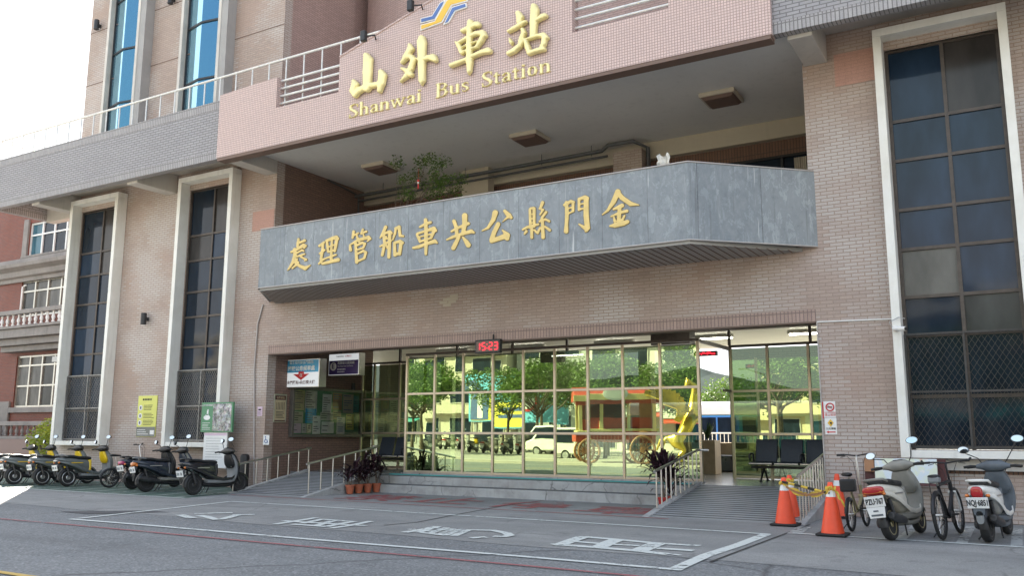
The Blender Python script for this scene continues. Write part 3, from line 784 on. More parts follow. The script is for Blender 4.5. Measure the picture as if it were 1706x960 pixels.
# terrace railing
rl = thing('terrace_railing', 'white tubular railing on top of the grey brick parapet', 'railing', (-20, 15.5, 10.36))
MB().tube([(-29.0, 15.5, 11.08), (-12.3, 15.5, 11.08)], 0.032).build('top_rail', 'rail_white', rl, smooth=40)
MB().tube([(-29.0, 15.5, 11.05), (-29.0, 17.5, 11.05)], 0.02).build('top_rail', 'rail_white', rl, smooth=40)
x = -29.0
post = None
while x < -13.2:
    zb = 10.36 if x < -18.2 else (10.45 if x < -16.1 else (9.7 if x < -13.97 else 10.58))
    MB().cyl((x, 15.5, zb), (x, 15.5, 11.07), 0.02, n=8).build('baluster', 'rail_white', rl, smooth=40); x += 0.62
MB().tube([(-18.2, 15.5, 10.52), (-16.1, 15.5, 10.52)], 0.02).build('lower_rail', 'rail_white', rl, smooth=40)

# ---- tall windows of the facade
def win_frame(a, b, z0, z1, d=0.34, wd=0.145, mat='white_frame', name='window'):
    mb = MB(); y0 = FY - d
    mb.box(a - wd, a, y0, FY - .001, z0 - 0.14, z1); mb.box(b, b + wd, y0, FY - .001, z0 - 0.14, z1); mb.box(a - wd, b + wd, y0, FY - .001, z1 + .001, z1 + 0.15)
    mb.box(a + .001, b - .001, y0 + 0.04, FY - .001, z0 - 0.14, z0 - 0.01)
    return mb.build(name, mat, st, bevel=0.008)
def tall_window(a, b, seed, grille):
    r = random.Random(seed)
    z0, z1 = 1.2, 8.62
    f = win_frame(a, b, z0, 8.80)
    MB().box(a + .001, b - .001, FY - .02, FY + .06, 8.62, 8.799).build('lintel', 'brick_pink', f)
    rows = [1.24, 2.12, 3.2, 3.9, 4.78, 5.52, 6.46, 7.22, 8.60]
    c = (a + b) / 2 + 0.02
    kinds = ['pane_dark', 'pane_blue', 'pane_dark', 'pane_blue', 'pane_grey', 'pane_blue', 'pane_brown', 'pane_curtain']
    mbf = MB()
    for z in rows: mbf.box(a + .002, b - .002, FY + .04, FY + .11, z - .03, z + .03)
    for x in (a + .03, c, b - .03):
        mbf.box(x - .03, x + .03, FY + .035, FY + .115, z0, z1)
    mbf.build('window_grid', 'bronze_frame', f)
    for i in range(len(rows) - 1):
        for j, (xa, xb) in enumerate(((a + .06, c - .03), (c + .03, b - .06))):
            if seed == 3: k = {(7, 0): 'pane_blue', (7, 1): 'pane_brown', (6, 0): 'pane_blue', (6, 1): 'pane_blue', (5, 0): 'pane_blue', (5, 1): 'pane_blue', (4, 0): 'pane_blue', (4, 1): 'pane_blue', (3, 0): 'pane_curtain', (3, 1): 'pane_blue', (2, 0): 'pane_dark', (2, 1): 'pane_grey'}.get((i, j), 'pane_dark')
            elif i == 7: k = 'pane_dark' if j == 0 else 'pane_brown'
            elif i == 6: k = 'pane_blue' if (j == 0) == (seed == 1) else 'pane_brown'
            else: k = r.choice(['pane_dark', 'pane_blue', 'pane_dark', 'pane_blue', 'pane_dark'])
            t_ = r.uniform(-0.006, 0.006)
            mb = MB(); yy = FY + .075
            mb.quad((xa, yy - t_, rows[i] + .03), (xb, yy + t_, rows[i] + .03), (xb, yy + t_ * .5, rows[i + 1] - .03), (xa, yy - t_, rows[i + 1] - .03))
            mb.build('pane', k, f)
    # diamond grille over the bottom panes
    mg = MB(); yg = FY - 0.03; s = 0.085 if grille == 'grille_light' else 0.10
    ga, gb, gz0, gz1 = a + .02, b - .02, 1.24, 3.22
    nn = int((gb - ga + (gz1 - gz0) / 1.6) / s) + 2
    for k in range(-40, nn + 40):
        for sg in (1, -1):
            x0 = ga + k * s
            p0, p1 = (x0, gz0), (x0 + sg * (gz1 - gz0) / 1.6, gz1)
            # clip to the frame
            (xa, za), (xb, zb) = p0, p1
            ts = [0.0, 1.0]
            dx = xb - xa
            lo, hi = sorted(((ga - xa) / dx, (gb - xa) / dx))
            lo, hi = max(0, lo), min(1, hi)
            if lo >= hi: continue
            q0 = (xa + dx * lo, yg + .002 * sg, za + (zb - za) * lo); q1 = (xa + dx * hi, yg + .002 * sg, za + (zb - za) * hi)
            mg.bar(q0, q1, 0.0065, 0.0065)
    for x in (ga, (ga + gb) / 2, gb): mg.box(x - .018, x + .018, yg - .02, yg + .015, gz0, gz1)
    for z in (gz0, 2.2, gz1): mg.box(ga + .019, gb - .019, yg - .012, yg + .013, z - .018, z + .018)
    mg.build('grille', grille, f, recalc=False)
    return f
tall_window(*W[0], 1, 'grille_light'); tall_window(*W[1], 2, 'grille_light'); tall_window(*W[2], 3, 'grille_metal')
tall_window(4.3, 6.2, 4, 'grille_metal'); tall_window(8.3, 10.2, 5, 'grille_metal')
MB().box(-2.05, 0.2, FY - .12, FY - .001, 0.86, 1.05).build('window_sill', 'concrete_paint', st)
mb = MB(); mb.box(-1.88, 10, 16.991, 16.999, 0.80, 0.858); mb.build('tile_course', 'soldier_brown', st)
# glazed bays of the tower
for a, b in UP:
    mb = MB(); y0 = FY - 0.34
    mb.box(a - .12, a - .002, FY - .2, FY - .001, 10.3, 25.6); mb.box(b + .002, b + .12, y0, FY - .001, 10.3, 25.6)
    f = mb.build('window', 'tower_frame', st, bevel=0.01)
    MB().box(b + .121, b + .40, y0 + .02, FY - .001, 10.3, 25.6).build('pier', 'grey_concrete', f)
    fx, fy = a + (b - a) * 0.45, FY - 0.14
    zs = [10.4, 12.08, 13.94, 15.8, 17.66, 19.5, 21.4, 25.5]
    for z0_, z1_ in zip(zs, zs[1:]):
        MB().quad((a + .01, FY + .03, z0_), (fx, fy, z0_), (fx, fy, z1_), (a + .01, FY + .03, z1_)).__class__
        mb = MB(); mb.quad((a + .01, FY + .03, z0_ + .03), (fx, fy, z0_ + .03), (fx, fy, z1_ - .03), (a + .01, FY + .03, z1_ - .03)); mb.build('pane', 'tower_glass_skylit', f)
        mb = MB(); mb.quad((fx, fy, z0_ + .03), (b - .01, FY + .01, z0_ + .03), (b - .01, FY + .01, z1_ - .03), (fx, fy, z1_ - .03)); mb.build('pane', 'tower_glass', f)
    mb = MB()
    for z in zs:
        mb.bar((a, FY + .025, z), (fx, fy - .005, z), 0.06, 0.06); mb.bar((fx, fy - .005, z), (b, FY + .005, z), 0.06, 0.06)
    mb.box(a, a + .05, FY - .03, FY + .04, 10.3, 25.5)
    mb.build('mullion', 'dark_metal', f)

# ---- projecting balcony that carries the office name
bal = MB()
o_pts = [(-17.72, 17.0), (-16.28, 15.2), (-5.17, 15.2), (-3.27, 17.0)]
i_pts = [(-17.55, 17.0), (-16.2, 15.34), (-5.23, 15.34), (-3.45, 17.0)]
for k in range(3):
    (x0, y0), (x1, y1) = o_pts[k], o_pts[k + 1]; (u0, v0), (u1, v1) = i_pts[k], i_pts[k + 1]
    bal.loft([[(x0, y0, 5.0), (u0, v0, 5.0), (u0, v0, 6.47), (x0, y0, 6.47)], [(x1, y1, 5.0), (u1, v1, 5.0), (u1, v1, 6.47), (x1, y1, 6.47)]], True, True)
balcony = bal.build('sign_balcony', 'slate', st)
mb = MB()
mb.tube([(x, y - .01, 6.485) for x, y in o_pts], 0.014, 6)
mb.tube([(x, y - .012, 4.99) for x, y in o_pts], 0.014, 6)
mb.build('edge_trim', 'conduit', balcony)
mb = MB()
P4 = [(-17.68, 17.28), (-16.26, 15.23), (-5.19, 15.23), (-3.30, 17.28)]
mb.poly([(x, y, 4.92) for x, y in P4], (0, 0, 0.075))
sof = mb.build('soffit', 'soffit_board', balcony)
mb = MB(); x = -17.2
while x < -3.7:
    y0 = 15.25 if -16.2 < x < -5.2 else (15.25 + (-16.2 - x) / 1.45 * 1.9 if x < -16.2 else 15.25 + (x + 5.2) / 1.85 * 1.8)
    mb.box(x, x + .022, y0, 16.999, 4.912, 4.9195); x += 0.16
mb.build('soffit_batten', 'brown_trim', balcony)
MB().poly([(XL+.1, BY, 5.005), (XL+.1, 17.2, 5.005), (-16.2, 15.4, 5.005), (-5.25, 15.4, 5.005), (XR-.1, 17.2, 5.005), (XR-.1, BY, 5.005)], (0, 0, .09)).build('balcony_floor', 'concrete_paint', st)
# lintel soldier course over the entrance
MB().box(XL, XR, 16.99, 16.999, 3.565, 3.79).build('soldier_course', 'soldier_pink', st)
MB().box(XL, XR, 17.001, 17.3, 3.535, 3.558).build('lintel', 'brown_trim', st)
# ---- upper recess: back wall with beam, piers, windows
MB().box(XL, XR, BY - .22, BY, 8.55, 8.998).build('ring_beam', 'cream_paint', st)
MB().box(XL, XR, BY - .02, BY + .1, 8.16, 8.548).build('tile_course', 'soldier_brown', st)
MB().box(XL, -8.6, BY - .02, BY + .1, 7.0, 8.158).build('upper_wall', 'brown_trim', st)
MB().box(-13.75, -12.85, BY - .55, BY - .222, 5.1, 8.997).build('pier', 'cream_paint', st)
MB().box(-8.95, -8.15, BY - .6, BY - .222, 5.1, 8.75).build('pier', 'brick_pink', st)
uw = MB()
for x in (XL + .2, -16.3, -14.9, -12.7, -11.3, -9.9, -8.0, -6.95, -5.85, -4.75, -3.6): uw.box(x - .03, x + .03, BY - .06, BY, 5.1, 8.15)
for z in (5.9, 8.13): uw.box(XL, XR, BY - .05, BY - .005, z - .03, z + .03)
uwo = uw.build('balcony_window', 'black', st)
mb = MB(); mb.quad((XL, BY + .02, 5.1), (XR, BY + .02, 5.1), (XR, BY + .02, 8.15), (XL, BY + .02, 8.15)); mb.build('pane', 'pane_dark', uwo)
mb = MB()
for k in range(9):
    x = -4.45 + k * 0.05; mb.cyl((x, BY + .0, 6.2), (x, BY + .0, 8.05), 0.024, n=6)
mb.build('curtain', 'cream_paint', uwo, smooth=60)
mb = MB(); mb.box(XL, XR, BY + .3, BY + .5, 4.0, 9.2); mb.build('inner_wall', 'brown_trim', st)
# ================================================================== ENTRANCE
PZ = 0.42
GX0, GX1, GYF = -14.14, -6.20, 18.5
mb = MB()
mb.box(-14.55, -6.2, 17.62, 18.35, -0.02, 0.19); mb.build('step', 'step_stone', st, bevel=0.012)
MB().box(-14.55, -6.2, 18.0, 18.55, 0.1905, 0.385).build('step', 'step_stone', st, bevel=0.012)
for y, z in ((17.63, .19), (18.01, .385)): MB().box(-14.54, -6.21, y, y + .36, z + .001, z + .006).build('tread', 'tread_dark', st)
MB().box(-14.54, -6.21, 18.38, 18.55, .3921, PZ).build('step', 'board_teal', st)
mb = MB()
mb.box(XL, -14.56, 18.02, 40, -.02, PZ); mb.box(-6.19, XR, 18.02, 40, -.02, PZ); mb.box(-14.559, -6.191, 18.551, 40, -.02, PZ - .002)
mb.build('platform', 'platform_floor', st)
def ramp_(x0, x1, y0):
    mb = MB(); y1 = 18.02
    mb.loft([[(x0, y0, 0), (x0, y1, PZ), (x0, y1, -.02), (x0, y0, -.02)], [(x1, y0, 0), (x1, y1, PZ), (x1, y1, -.02), (x1, y0, -.02)]])
    r = mb.build('ramp', 'ramp_board', st)
    sl = PZ / (y1 - y0)
    mb = MB(); y = y0 + .06
    while y < y1 - .05:
        z = (y - y0) * sl
        mb.loft([[(x0 + .13, y, z + .004), (x0 + .13, y + .035, z + .004 + .035 * sl), (x0 + .13, y + .035, z - .01), (x0 + .13, y, z - .01)], [(x1 - .13, y, z + .004), (x1 - .13, y + .035, z + .004 + .035 * sl), (x1 - .13, y + .035, z - .01), (x1 - .13, y, z - .01)]])
        y += 0.155
    mb.build('anti_slip_strip', 'black', r)
    mb = MB()
    for x in (x0 - .01, x1 - .13):
        mb = MB()
        mb.loft([[(x, y0 - .12, 0), (x, y1, PZ + .07), (x, y1, -.02), (x, y0 - .12, -.02)], [(x + .14, y0 - .12, .0), (x + .14, y1, PZ + .07), (x + .14, y1, -.02), (x + .14, y0 - .12, -.02)]])
        mb.build('ramp_kerb', 'step_stone', r, bevel=0.012)
    return sl
sL = ramp_(-17.12, -14.58, 15.45)
sR = ramp_(-6.18, -3.36, 15.2)
def handrail(x, y0, y1, zs, sl, nb, label, ybase, lastflat=0.25, dirx=-1):
    h = thing('handrail', label, 'handrail', (x, y0, 0), group='stainless handrails of the two ramps')
    zt = lambda y: zs + (y - y0) * 0.145
    zb = lambda y: max(0, (y - ybase) * sl) + .05
    pts = [(x, y0 - .06, zt(y0) - .015), (x, y0, zt(y0)), (x, y1, zt(y1)), (x + dirx * 0.05, y1 + .10, zt(y1) + .005)]
    if lastflat: pts.append((x + dirx * lastflat, y1 + .12, zt(y1)))
    MB().tube(pts, 0.026, 10).build('top_rail', 'steel', h, smooth=50)
    for k in range(nb):
        y = y0 + .03 + (y1 - y0 - .06) * k / (nb - 1)
        MB().cyl((x, y, zb(y)), (x, y, zt(y) - .02), 0.0155, n=8).build('post', 'steel', h, smooth=50)
    return h
handrail(-17.04, 15.4, 18.05, 0.66, sL, 8, 'far left handrail of the left ramp, fixed beside the tiled pier', 15.45, 0.22, -1)
handrail(-14.65, 15.5, 18.0, 0.75, sL, 7, 'steel handrail between the left ramp and the row of clay pots', 15.45, 0.22, -1)
handrail(-6.11, 15.6, 17.95, 0.78, sR, 10, 'steel handrail left of the right ramp, leaves poking through its bars', 15.2, 0.22, 1)
handrail(-3.43, 15.15, 17.4, 0.78, sR, 11, 'steel handrail right of the right ramp, behind the orange cones', 15.2, 0.0, 1)

# ---- glass front
gf = thing('glass_entrance', 'mirror glass entrance screen with gold steel frames reflecting the sunny street', 'glass entrance', (-10.2, 18.5, PZ))
PXs = [-14.12, -13.22, -12.34, -11.46, -10.59, -9.73, -8.86, -7.98, -7.08, -6.20]
ZT = [PZ + .06, 1.46, 2.47, 3.44]
mb = MB()
for x in PXs: mb.box(x - .03, x + .03, GYF - .035, GYF + .035, PZ + .02, 3.47)
for z in ZT[:3]:
    for a, b in zip(PXs, PXs[1:]): mb.box(a + .031, b - .031, GYF - .03, GYF + .03, z - .03, z + .03)
mb.build('frame', 'gold_steel', gf, bevel=0.006)
MB().box(PXs[0] - .031, PXs[-1] + .031, GYF - .04, GYF + .04, 3.471, 3.53).build('head_rail', 'bronze_frame', gf)
MB().box(GX0 - .05, GX1 + .05, GYF - .09, GYF + .06, PZ + .001, PZ + .03).build('sill', 'step_stone', gf)
def pane(x0, y0, x1, y1, z0, z1, mat='mirror_glass', par=None, tz=None):
    t_ = rng.uniform(-.0018, .0018) if tz is None else tz; s_ = rng.uniform(-.0022, .0022)
    mb = MB()
    nx, ny = -(y1 - y0), (x1 - x0); L = math.hypot(nx, ny); nx /= L; ny /= L
    q = lambda x, y, z, s, t: (x + nx * (s * s_ + t * t_), y + ny * (s * s_ + t * t_), z)
    mb.quad(q(x0, y0, z0, -1, -1), q(x1, y1, z0, 1, -1), q(x1, y1, z1, 1, 1), q(x0, y0, z1, -1, 1))
    return mb.build('pane', mat, par or gf)
for a, b in zip(PXs, PXs[1:]):
    for z0, z1 in zip(ZT, ZT[1:]): pane(a + .03, GYF, b - .03, GYF, z0 + .03, z1 - .03)
# side return on the left, open doorway on the right
mb = MB()
for y in (19.3, 20.1, 20.85): mb.box(-14.15, -14.09, y - .03, y + .03, PZ, 3.47)
for z in ZT: mb.box(-14.145, -14.095, 18.54, 20.82, z - .025, z + .025)
mb.build('side_frame', 'bronze_frame', gf)
mb = MB()
mb.box(-6.23, -6.17, 18.541, 20.86, 3.45, 3.53); mb.box(-6.23, -6.17, 20.84, 20.92, PZ, 3.449)
mb.box(-6.225, -6.175, 20.3, 20.83, 2.45, 2.50)
mb.build('doorway_frame', 'bronze_frame', gf)
for y0, y1 in ((18.54, 19.27), (19.33, 20.07), (20.13, 20.82)):
    for z0, z1 in zip(ZT, ZT[1:]): pane(-14.12, y0, -14.12, y1, z0 + .03, z1 - .03)
# rear screens left and right of the block
def rear_screen(name, xs, label):
    r = thing(name, label, 'glass screen', (xs[0], BY - .1, PZ))
    y = BY - .1
    mb = MB()
    for x in xs: mb.box(x - .032, x + .032, y - .035, y + .035, PZ, 3.52)
    for z in [PZ + .05, 1.46, 2.47]:
        for a, b in zip(xs, xs[1:]): mb.box(a + .033, b - .033, y - .03, y + .03, z - .03, z + .03)
    mb.build('frame', 'gold_steel', r, bevel=0.006)
    MB().box(xs[0] - .03, xs[-1] + .03, y - .04, y + .04, 3.521, 3.58).build('head_rail', 'bronze_frame', r)
    for a, b in zip(xs, xs[1:]):
        for z0, z1 in zip([PZ + .05, 1.46, 2.47], [1.46, 2.47, 3.52]): pane(a + .03, y, b - .03, y, z0 + .03, z1 - .03, par=r)
    return r
rear_screen('glass_screen', [-6.18, -5.30, -4.36, -3.42], 'mirror glass screen behind the three black chairs, right of the open doorway')
rear_screen('glass_screen', [-17.62, -17.15, -16.18, -15.2, -14.18], 'mirror glass screen behind the black chairs, beside the notice case')
# clear strip over the screens and the entrance ceiling
mb = MB(); mb.quad((XL, BY - .08, 3.58), (XR, BY - .08, 3.58), (XR, BY - .08, 4.05), (XL, BY - .08, 4.05)); mb.build('fanlight', 'clear_glass', gf)
for x in (-16.2, -14.14, -12.3, -10.6, -6.2, -4.3): MB().box(x - .03, x + .03, BY - .12, BY - .05, 3.582, 4.05).build('fanlight_post', 'bronze_frame', gf)
MB().box(-8.0, -7.0, 20.3, 20.7, 3.62, 4.0).build('duct_box', 'bronze_frame', gf)
MB().box(XL, XR, 17.301, 20.99, 4.05, 4.3).build('entrance_ceiling', 'cream_bright', st)

# ---- waiting hall
mb = MB(); mb.box(-27, 10, 21.0, 26.29, 4.06, 4.28); mb.build('hall_ceiling', 'cream_bright', st)
mb = MB(); mb.box(-26.69, -26.5, 21, 26.25, 0, 4.06); mb.box(9.7, 10, 21, 26.25, 0, 4.06); mb.box(-3.2, -3.0, 21, 26.25, PZ, 4.059)
for x in (-26.6, -21, -10.6, -3.8): mb.box(x, x + .4, 25.8, 26.2, PZ, 4.059)
mb.box(-20.5, -12.5, 25.85, 26.15, PZ, 4.058)
mb.build('hall_wall', 'cream_bright', st)
for k, (x, y) in enumerate(((-15.5, 22.6), (-12.8, 22.6), (-10.0, 22.6), (-7.2, 22.6), (-4.6, 22.6), (-12.8, 25.2))):
    t_ = thing('ceiling_tube_lamp', 'white fluorescent tube lamp on the waiting hall ceiling', 'ceiling lamp', (x, y, 3.98), group='tube lamps of the waiting hall')
    MB().box(x - .6, x + .6, y - .06, y + .06, 3.98, 4.055).build('casing', 'white_paint', t_)
    MB().cyl((x - .56, y, 3.955), (x + .56, y, 3.955), 0.016, n=10).build('tube', 'tube_light', t_)
sp = thing('spot_lamp', 'small white ceiling lamp above the open doorway', 'ceiling lamp', (-7.4, 19.2, 4.0))
MB().lathe((-7.4, 19.2, 3.86), [(.03, .19), (.03, .06), (.16, .05), (.16, .01), (.1, 0)], 20).build('shade', 'white_paint', sp, smooth=40)
MB().lathe((-7.4, 19.2, 3.845), [(.12, .012), (.12, 0), (.02, -.004)], 20).build('bulb', 'tube_light', sp)
# counter with a dark bench seen through the doorway
ct = thing('counter', 'low wooden counter with a dark bench seen through the open doorway', 'counter', (-8.3, 25, PZ))
MB().box(-9.6, -6.6, 24.9, 25.4, PZ, 1.22).build('body', 'wood_counter', ct, bevel=0.02)
MB().box(-9.4, -6.7, 24.3, 24.89, PZ + .02, 0.88).build('bench', 'navy_gloss', ct, bevel=0.03)
wp = thing('planter_box', 'wooden box planter just inside the open doorway', 'planter', (-7.47, 22.85, PZ))
MB().box(-7.75, -7.2, 22.6, 23.1, PZ, 1.3).build('box', 'wood_counter', wp, bevel=0.01)
mb = MB()
for k in range(40):
    a = rng.uniform(0, 6.28); l = rng.uniform(.2, .5); p = Vector((-7.47, 22.85, 1.3)); q = p + Vector((math.cos(a) * l * .5, math.sin(a) * l * .5, l)); s = Vector((-math.sin(a), math.cos(a), 0)) * .03
    m = (p + q) / 2; mb.quad(p, m + s, q, m - s)
mb.build('foliage', 'leaf_dark', wp)
# railing, bus and hill beyond the hall
br = thing('platform_railing', 'grey steel railing at the back of the waiting hall, beyond the doorway', 'railing', (-9, 34, PZ))
MB().tube([(-25, 34, 1.5), (8, 34, 1.5)], .03).build('top_rail', 'steel', br, smooth=50)
mb = MB(); x = -25
while x < 8: mb.cyl((x, 34, PZ), (x, 34, 1.48), .014, n=6); x += .16
mb.build('balusters', 'steel', br)
bp = on_y(1196, 700, 49.0)
bus = thing('parked_bus', 'white roofed blue and teal bus parked beyond the hall, seen through the open doorway', 'bus', (bp.x, 49, 0))
bx = bp.x
MB().box(bx - 5.5, bx + 5.0, 49, 51.5, .45, 2.55).build('body', 'bus_teal', bus, bevel=0.1)
MB().box(bx - 1.3, bx + 1.2, 48.95, 49.0 - .002, .5, 2.5).build('door', 'bus_blue', bus)
MB().loft([[(bx - 5.5, 49 + a, z) for a, z in ((0, 2.56), (0, 3.0), (.35, 3.3), (2.15, 3.3), (2.5, 3.0), (2.5, 2.56))], [(bx + 5, 49 + a, z) for a, z in ((0, 2.56), (0, 3.0), (.35, 3.3), (2.15, 3.3), (2.5, 3.0), (2.5, 2.56))]]).build('roof', 'bus_white', bus, smooth=50)
mb = MB()
for a, b in ((-5.2, -3.4), (-3.2, -1.5), (1.4, 3.0), (3.2, 4.8)): mb.box(bx + a, bx + b, 48.985, 48.998, 1.35, 2.45)
mb.box(bx - 1.1, bx - .1, 48.93, 48.949, .8, 2.4); mb.box(bx + .0, bx + 1.0, 48.93, 48.949, .8, 2.4)
mb.build('window', 'pane_dark', bus)
for a in (-3.6, 3.0): MB().lathe((bx + a, 49.02, .48), [(.1, -.04), (.46, -.04), (.48, .0), (.48, .28), (.1, .3)], 24, 'y').build('wheel', 'rubber', bus, smooth=40)
mb = MB()
rr = random.Random(4)
n = 140; top = []
for i in range(n + 1):
    a = -500 + i * 6
    h = 13 + 12 * math.exp(-((a + 112) / 40) ** 2) + 9 * math.exp(-((a + 235) / 90) ** 2) + 1.2 * math.sin(i * .9) + rr.uniform(-1.4, 1.4)
    top.append((a, 330 + 30 * math.sin(i * .3), h))
for (xa, ya, ha), (xb, yb, hb) in zip(top, top[1:]):
    mb.quad((xa, ya - 150, -1), (xb, yb - 150, -1), (xb, yb, hb), (xa, ya, ha)); mb.quad((xa, ya, ha), (xb, yb, hb), (xb, yb + 150, -1), (xa, ya + 150, -1))
tag(mb.build('hill', 'hill_green', smooth=60), kind='structure')
ml = thing('street_lamp', 'thin curved street lamp beyond the bus, seen through the doorway', 'street lamp', (bx + .9, 56, 0))
MB().tube([(bx + 1.2, 56, 0), (bx + 1.2, 56, 4.4), (bx + .9, 56, 5.2), (bx - .2, 56, 5.6)], [.08, .06, .05, .04]).build('pole', 'steel', ml, smooth=50)
MB().box(bx - .7, bx - .15, 55.9, 56.1, 5.55, 5.66).build('lamp_head', 'steel', ml, bevel=.02)
# ================================================================== LETTERING IN RELIEF
def relief(name, strokes, mp, step, T, base, mats, parent, edge, flat=False, pad=4, smoothk=0.0):
    """strokes: lists of (x, y, width) in drawing units; mp maps a drawing point and a height to the wall"""
    segs = []
    for s in strokes:
        if len(s) == 1: s = [s[0], (s[0][0] + .01, s[0][1], s[0][2])]
        segs += list(zip(s, s[1:]))
    ax = [p[0] for g in segs for p in g]; ay = [p[1] for g in segs for p in g]; wm = max(p[2] for g in segs for p in g)
    x0, x1, y0, y1 = min(ax) - wm / 2 - pad, max(ax) + wm / 2 + pad, min(ay) - wm / 2 - pad, max(ay) + wm / 2 + pad
    nx, ny = int((x1 - x0) / step) + 2, int((y1 - y0) / step) + 2
    gx, gy = np.meshgrid(x0 + np.arange(nx) * step, y0 + np.arange(ny) * step, indexing='ij')
    def sdf(qx, qy):
        d = np.full(qx.shape, 1e9)
        for (ax_, ay_, aw), (bx_, by_, bw) in segs:
            ex, ey = bx_ - ax_, by_ - ay_; L2 = ex * ex + ey * ey + 1e-9
            t = np.clip(((qx - ax_) * ex + (qy - ay_) * ey) / L2, 0, 1)
            dd = np.hypot(qx - ax_ - t * ex, qy - ay_ - t * ey) - (aw + (bw - aw) * t) / 2
            if smoothk > 0:
                h = np.clip(.5 + .5 * (d - dd) / smoothk, 0, 1); d = d * (1 - h) + dd * h - smoothk * h * (1 - h)
            else: d = np.minimum(d, dd)
        return d
    D = sdf(gx, gy)
    e = step * .3
    GX = (sdf(gx + e, gy) - sdf(gx - e, gy)) / (2 * e); GY = (sdf(gx, gy + e) - sdf(gx, gy - e)) / (2 * e)
    GL = np.hypot(GX, GY) + 1e-6
    ins = D < 0
    cell = ins[:-1, :-1] | ins[1:, :-1] | ins[1:, 1:] | ins[:-1, 1:]
    px = np.where(ins, gx, gx - D * GX / GL); py = np.where(ins, gy, gy - D * GY / GL)
    mb = MB(); bmv = {}
    def V(i, j, lay=0):
        k = (i, j, lay)
        if k not in bmv:
            d = -D[i, j]
            if lay == 1: h = base
            else:
                q = min(1.0, max(0.0, d / edge)) if d > 0 else 0.0
                h = base + T * ((.35 + .65 * math.sqrt(1 - (1 - q) ** 2)) if not flat else (.75 + .25 * q))
            bmv[k] = mb.bm.verts.new(mp(px[i, j], py[i, j], h))
        return bmv[k]
    for i in range(nx - 1):
        for j in range(ny - 1):
            if not cell[i, j]: continue
            mb.face([V(i, j), V(i + 1, j), V(i + 1, j + 1), V(i, j + 1)])
            for (di, dj, a, b) in ((-1, 0, (i, j), (i, j + 1)), (1, 0, (i + 1, j), (i + 1, j + 1)), (0, -1, (i, j), (i + 1, j)), (0, 1, (i, j + 1), (i + 1, j + 1))):
                u, v = i + di, j + dj
                if not (0 <= u < nx - 1 and 0 <= v < ny - 1) or not cell[u, v]:
                    mb.mi = 1; mb.face([V(*a), V(*b), V(*b, 1), V(*a, 1)]); mb.mi = 0
    return mb.build(name, mats, parent, smooth=50)
def pen(s): return [[tuple(float(v) for v in p.split(',')) for p in q.split()] for q in s.split(';')]
C3 = lambda x, y: (575 + x / 4.573, y / 4.573)
C4 = lambda x, y: (740 + x / 5.332, y / 5.332)
C1 = lambda x, y: (470 + x / 5.883, 330 + y / 5.883)
C2 = lambda x, y: (740 + x / 5.018, 300 + y / 5.018)
nameS = thing('station_name_sign', 'large raised gold characters and English name on the pink mosaic parapet', 'name sign', (-10.8, 15.3, 9.7))
BIG = {'山': (C3, '178,430,44 190,460,66 185,560,66 182,680,58;82,625,30 92,650,50 75,700,46 92,735,36;92,725,44 130,690,46 200,660,46 265,650,40;290,555,40 300,580,56 290,640,54 278,700,34'),
 '外': (C3, '508,350,26 515,380,46 480,440,44 450,485,26;495,440,36 525,445,40 535,465,40 515,530,40 480,590,34 440,630,16;450,530,24 480,545,34 515,575,44;600,300,50 598,330,66 598,500,54 600,620,48 598,655,12;610,464,30 650,447,40 685,448,58 700,465,40;550,455,20 590,462,20'),
 '車': (C4, '180,285,36 240,258,46 300,228,50 315,228,56;250,205,50 242,260,48 240,400,50 242,560,58 240,640,38 235,670,12;125,385,24 150,420,40 175,480,36;150,390,28 220,348,34 300,308,42 360,305,56 380,325,40;365,330,48 345,370,44 310,425,34;180,430,18 240,402,22 310,378,22;170,478,26 240,452,26 310,428,28;80,590,40 130,570,40 200,545,36 280,505,36 350,475,44 410,460,56 420,465,44'),
 '站': (C4, '675,130,50 690,160,62 682,205,46;590,290,30 640,262,38 700,225,40 740,205,32;715,275,40 725,300,40 705,350,42 692,390,36;602,358,22 612,385,34 615,408,12;590,485,42 640,458,46 685,420,42 735,362,28;815,70,58 820,100,72 810,220,64 805,330,54;840,192,34 890,158,46 912,150,46;742,372,36 757,430,50 775,480,44;755,360,28 850,328,34 900,325,50 925,345,40;908,348,52 900,400,42 880,440,40;770,482,42 850,457,42 900,447,40')}
for ch, (f, s) in BIG.items():
    relief('character', pen(s), (lambda x, y, h, f=f: on_y(*f(x, y), 15.3) + Vector((0, -h, 0))), 3.3, 0.105, 0.03, ['gold_paint', 'gold_paint'], nameS, 17, smoothk=7)
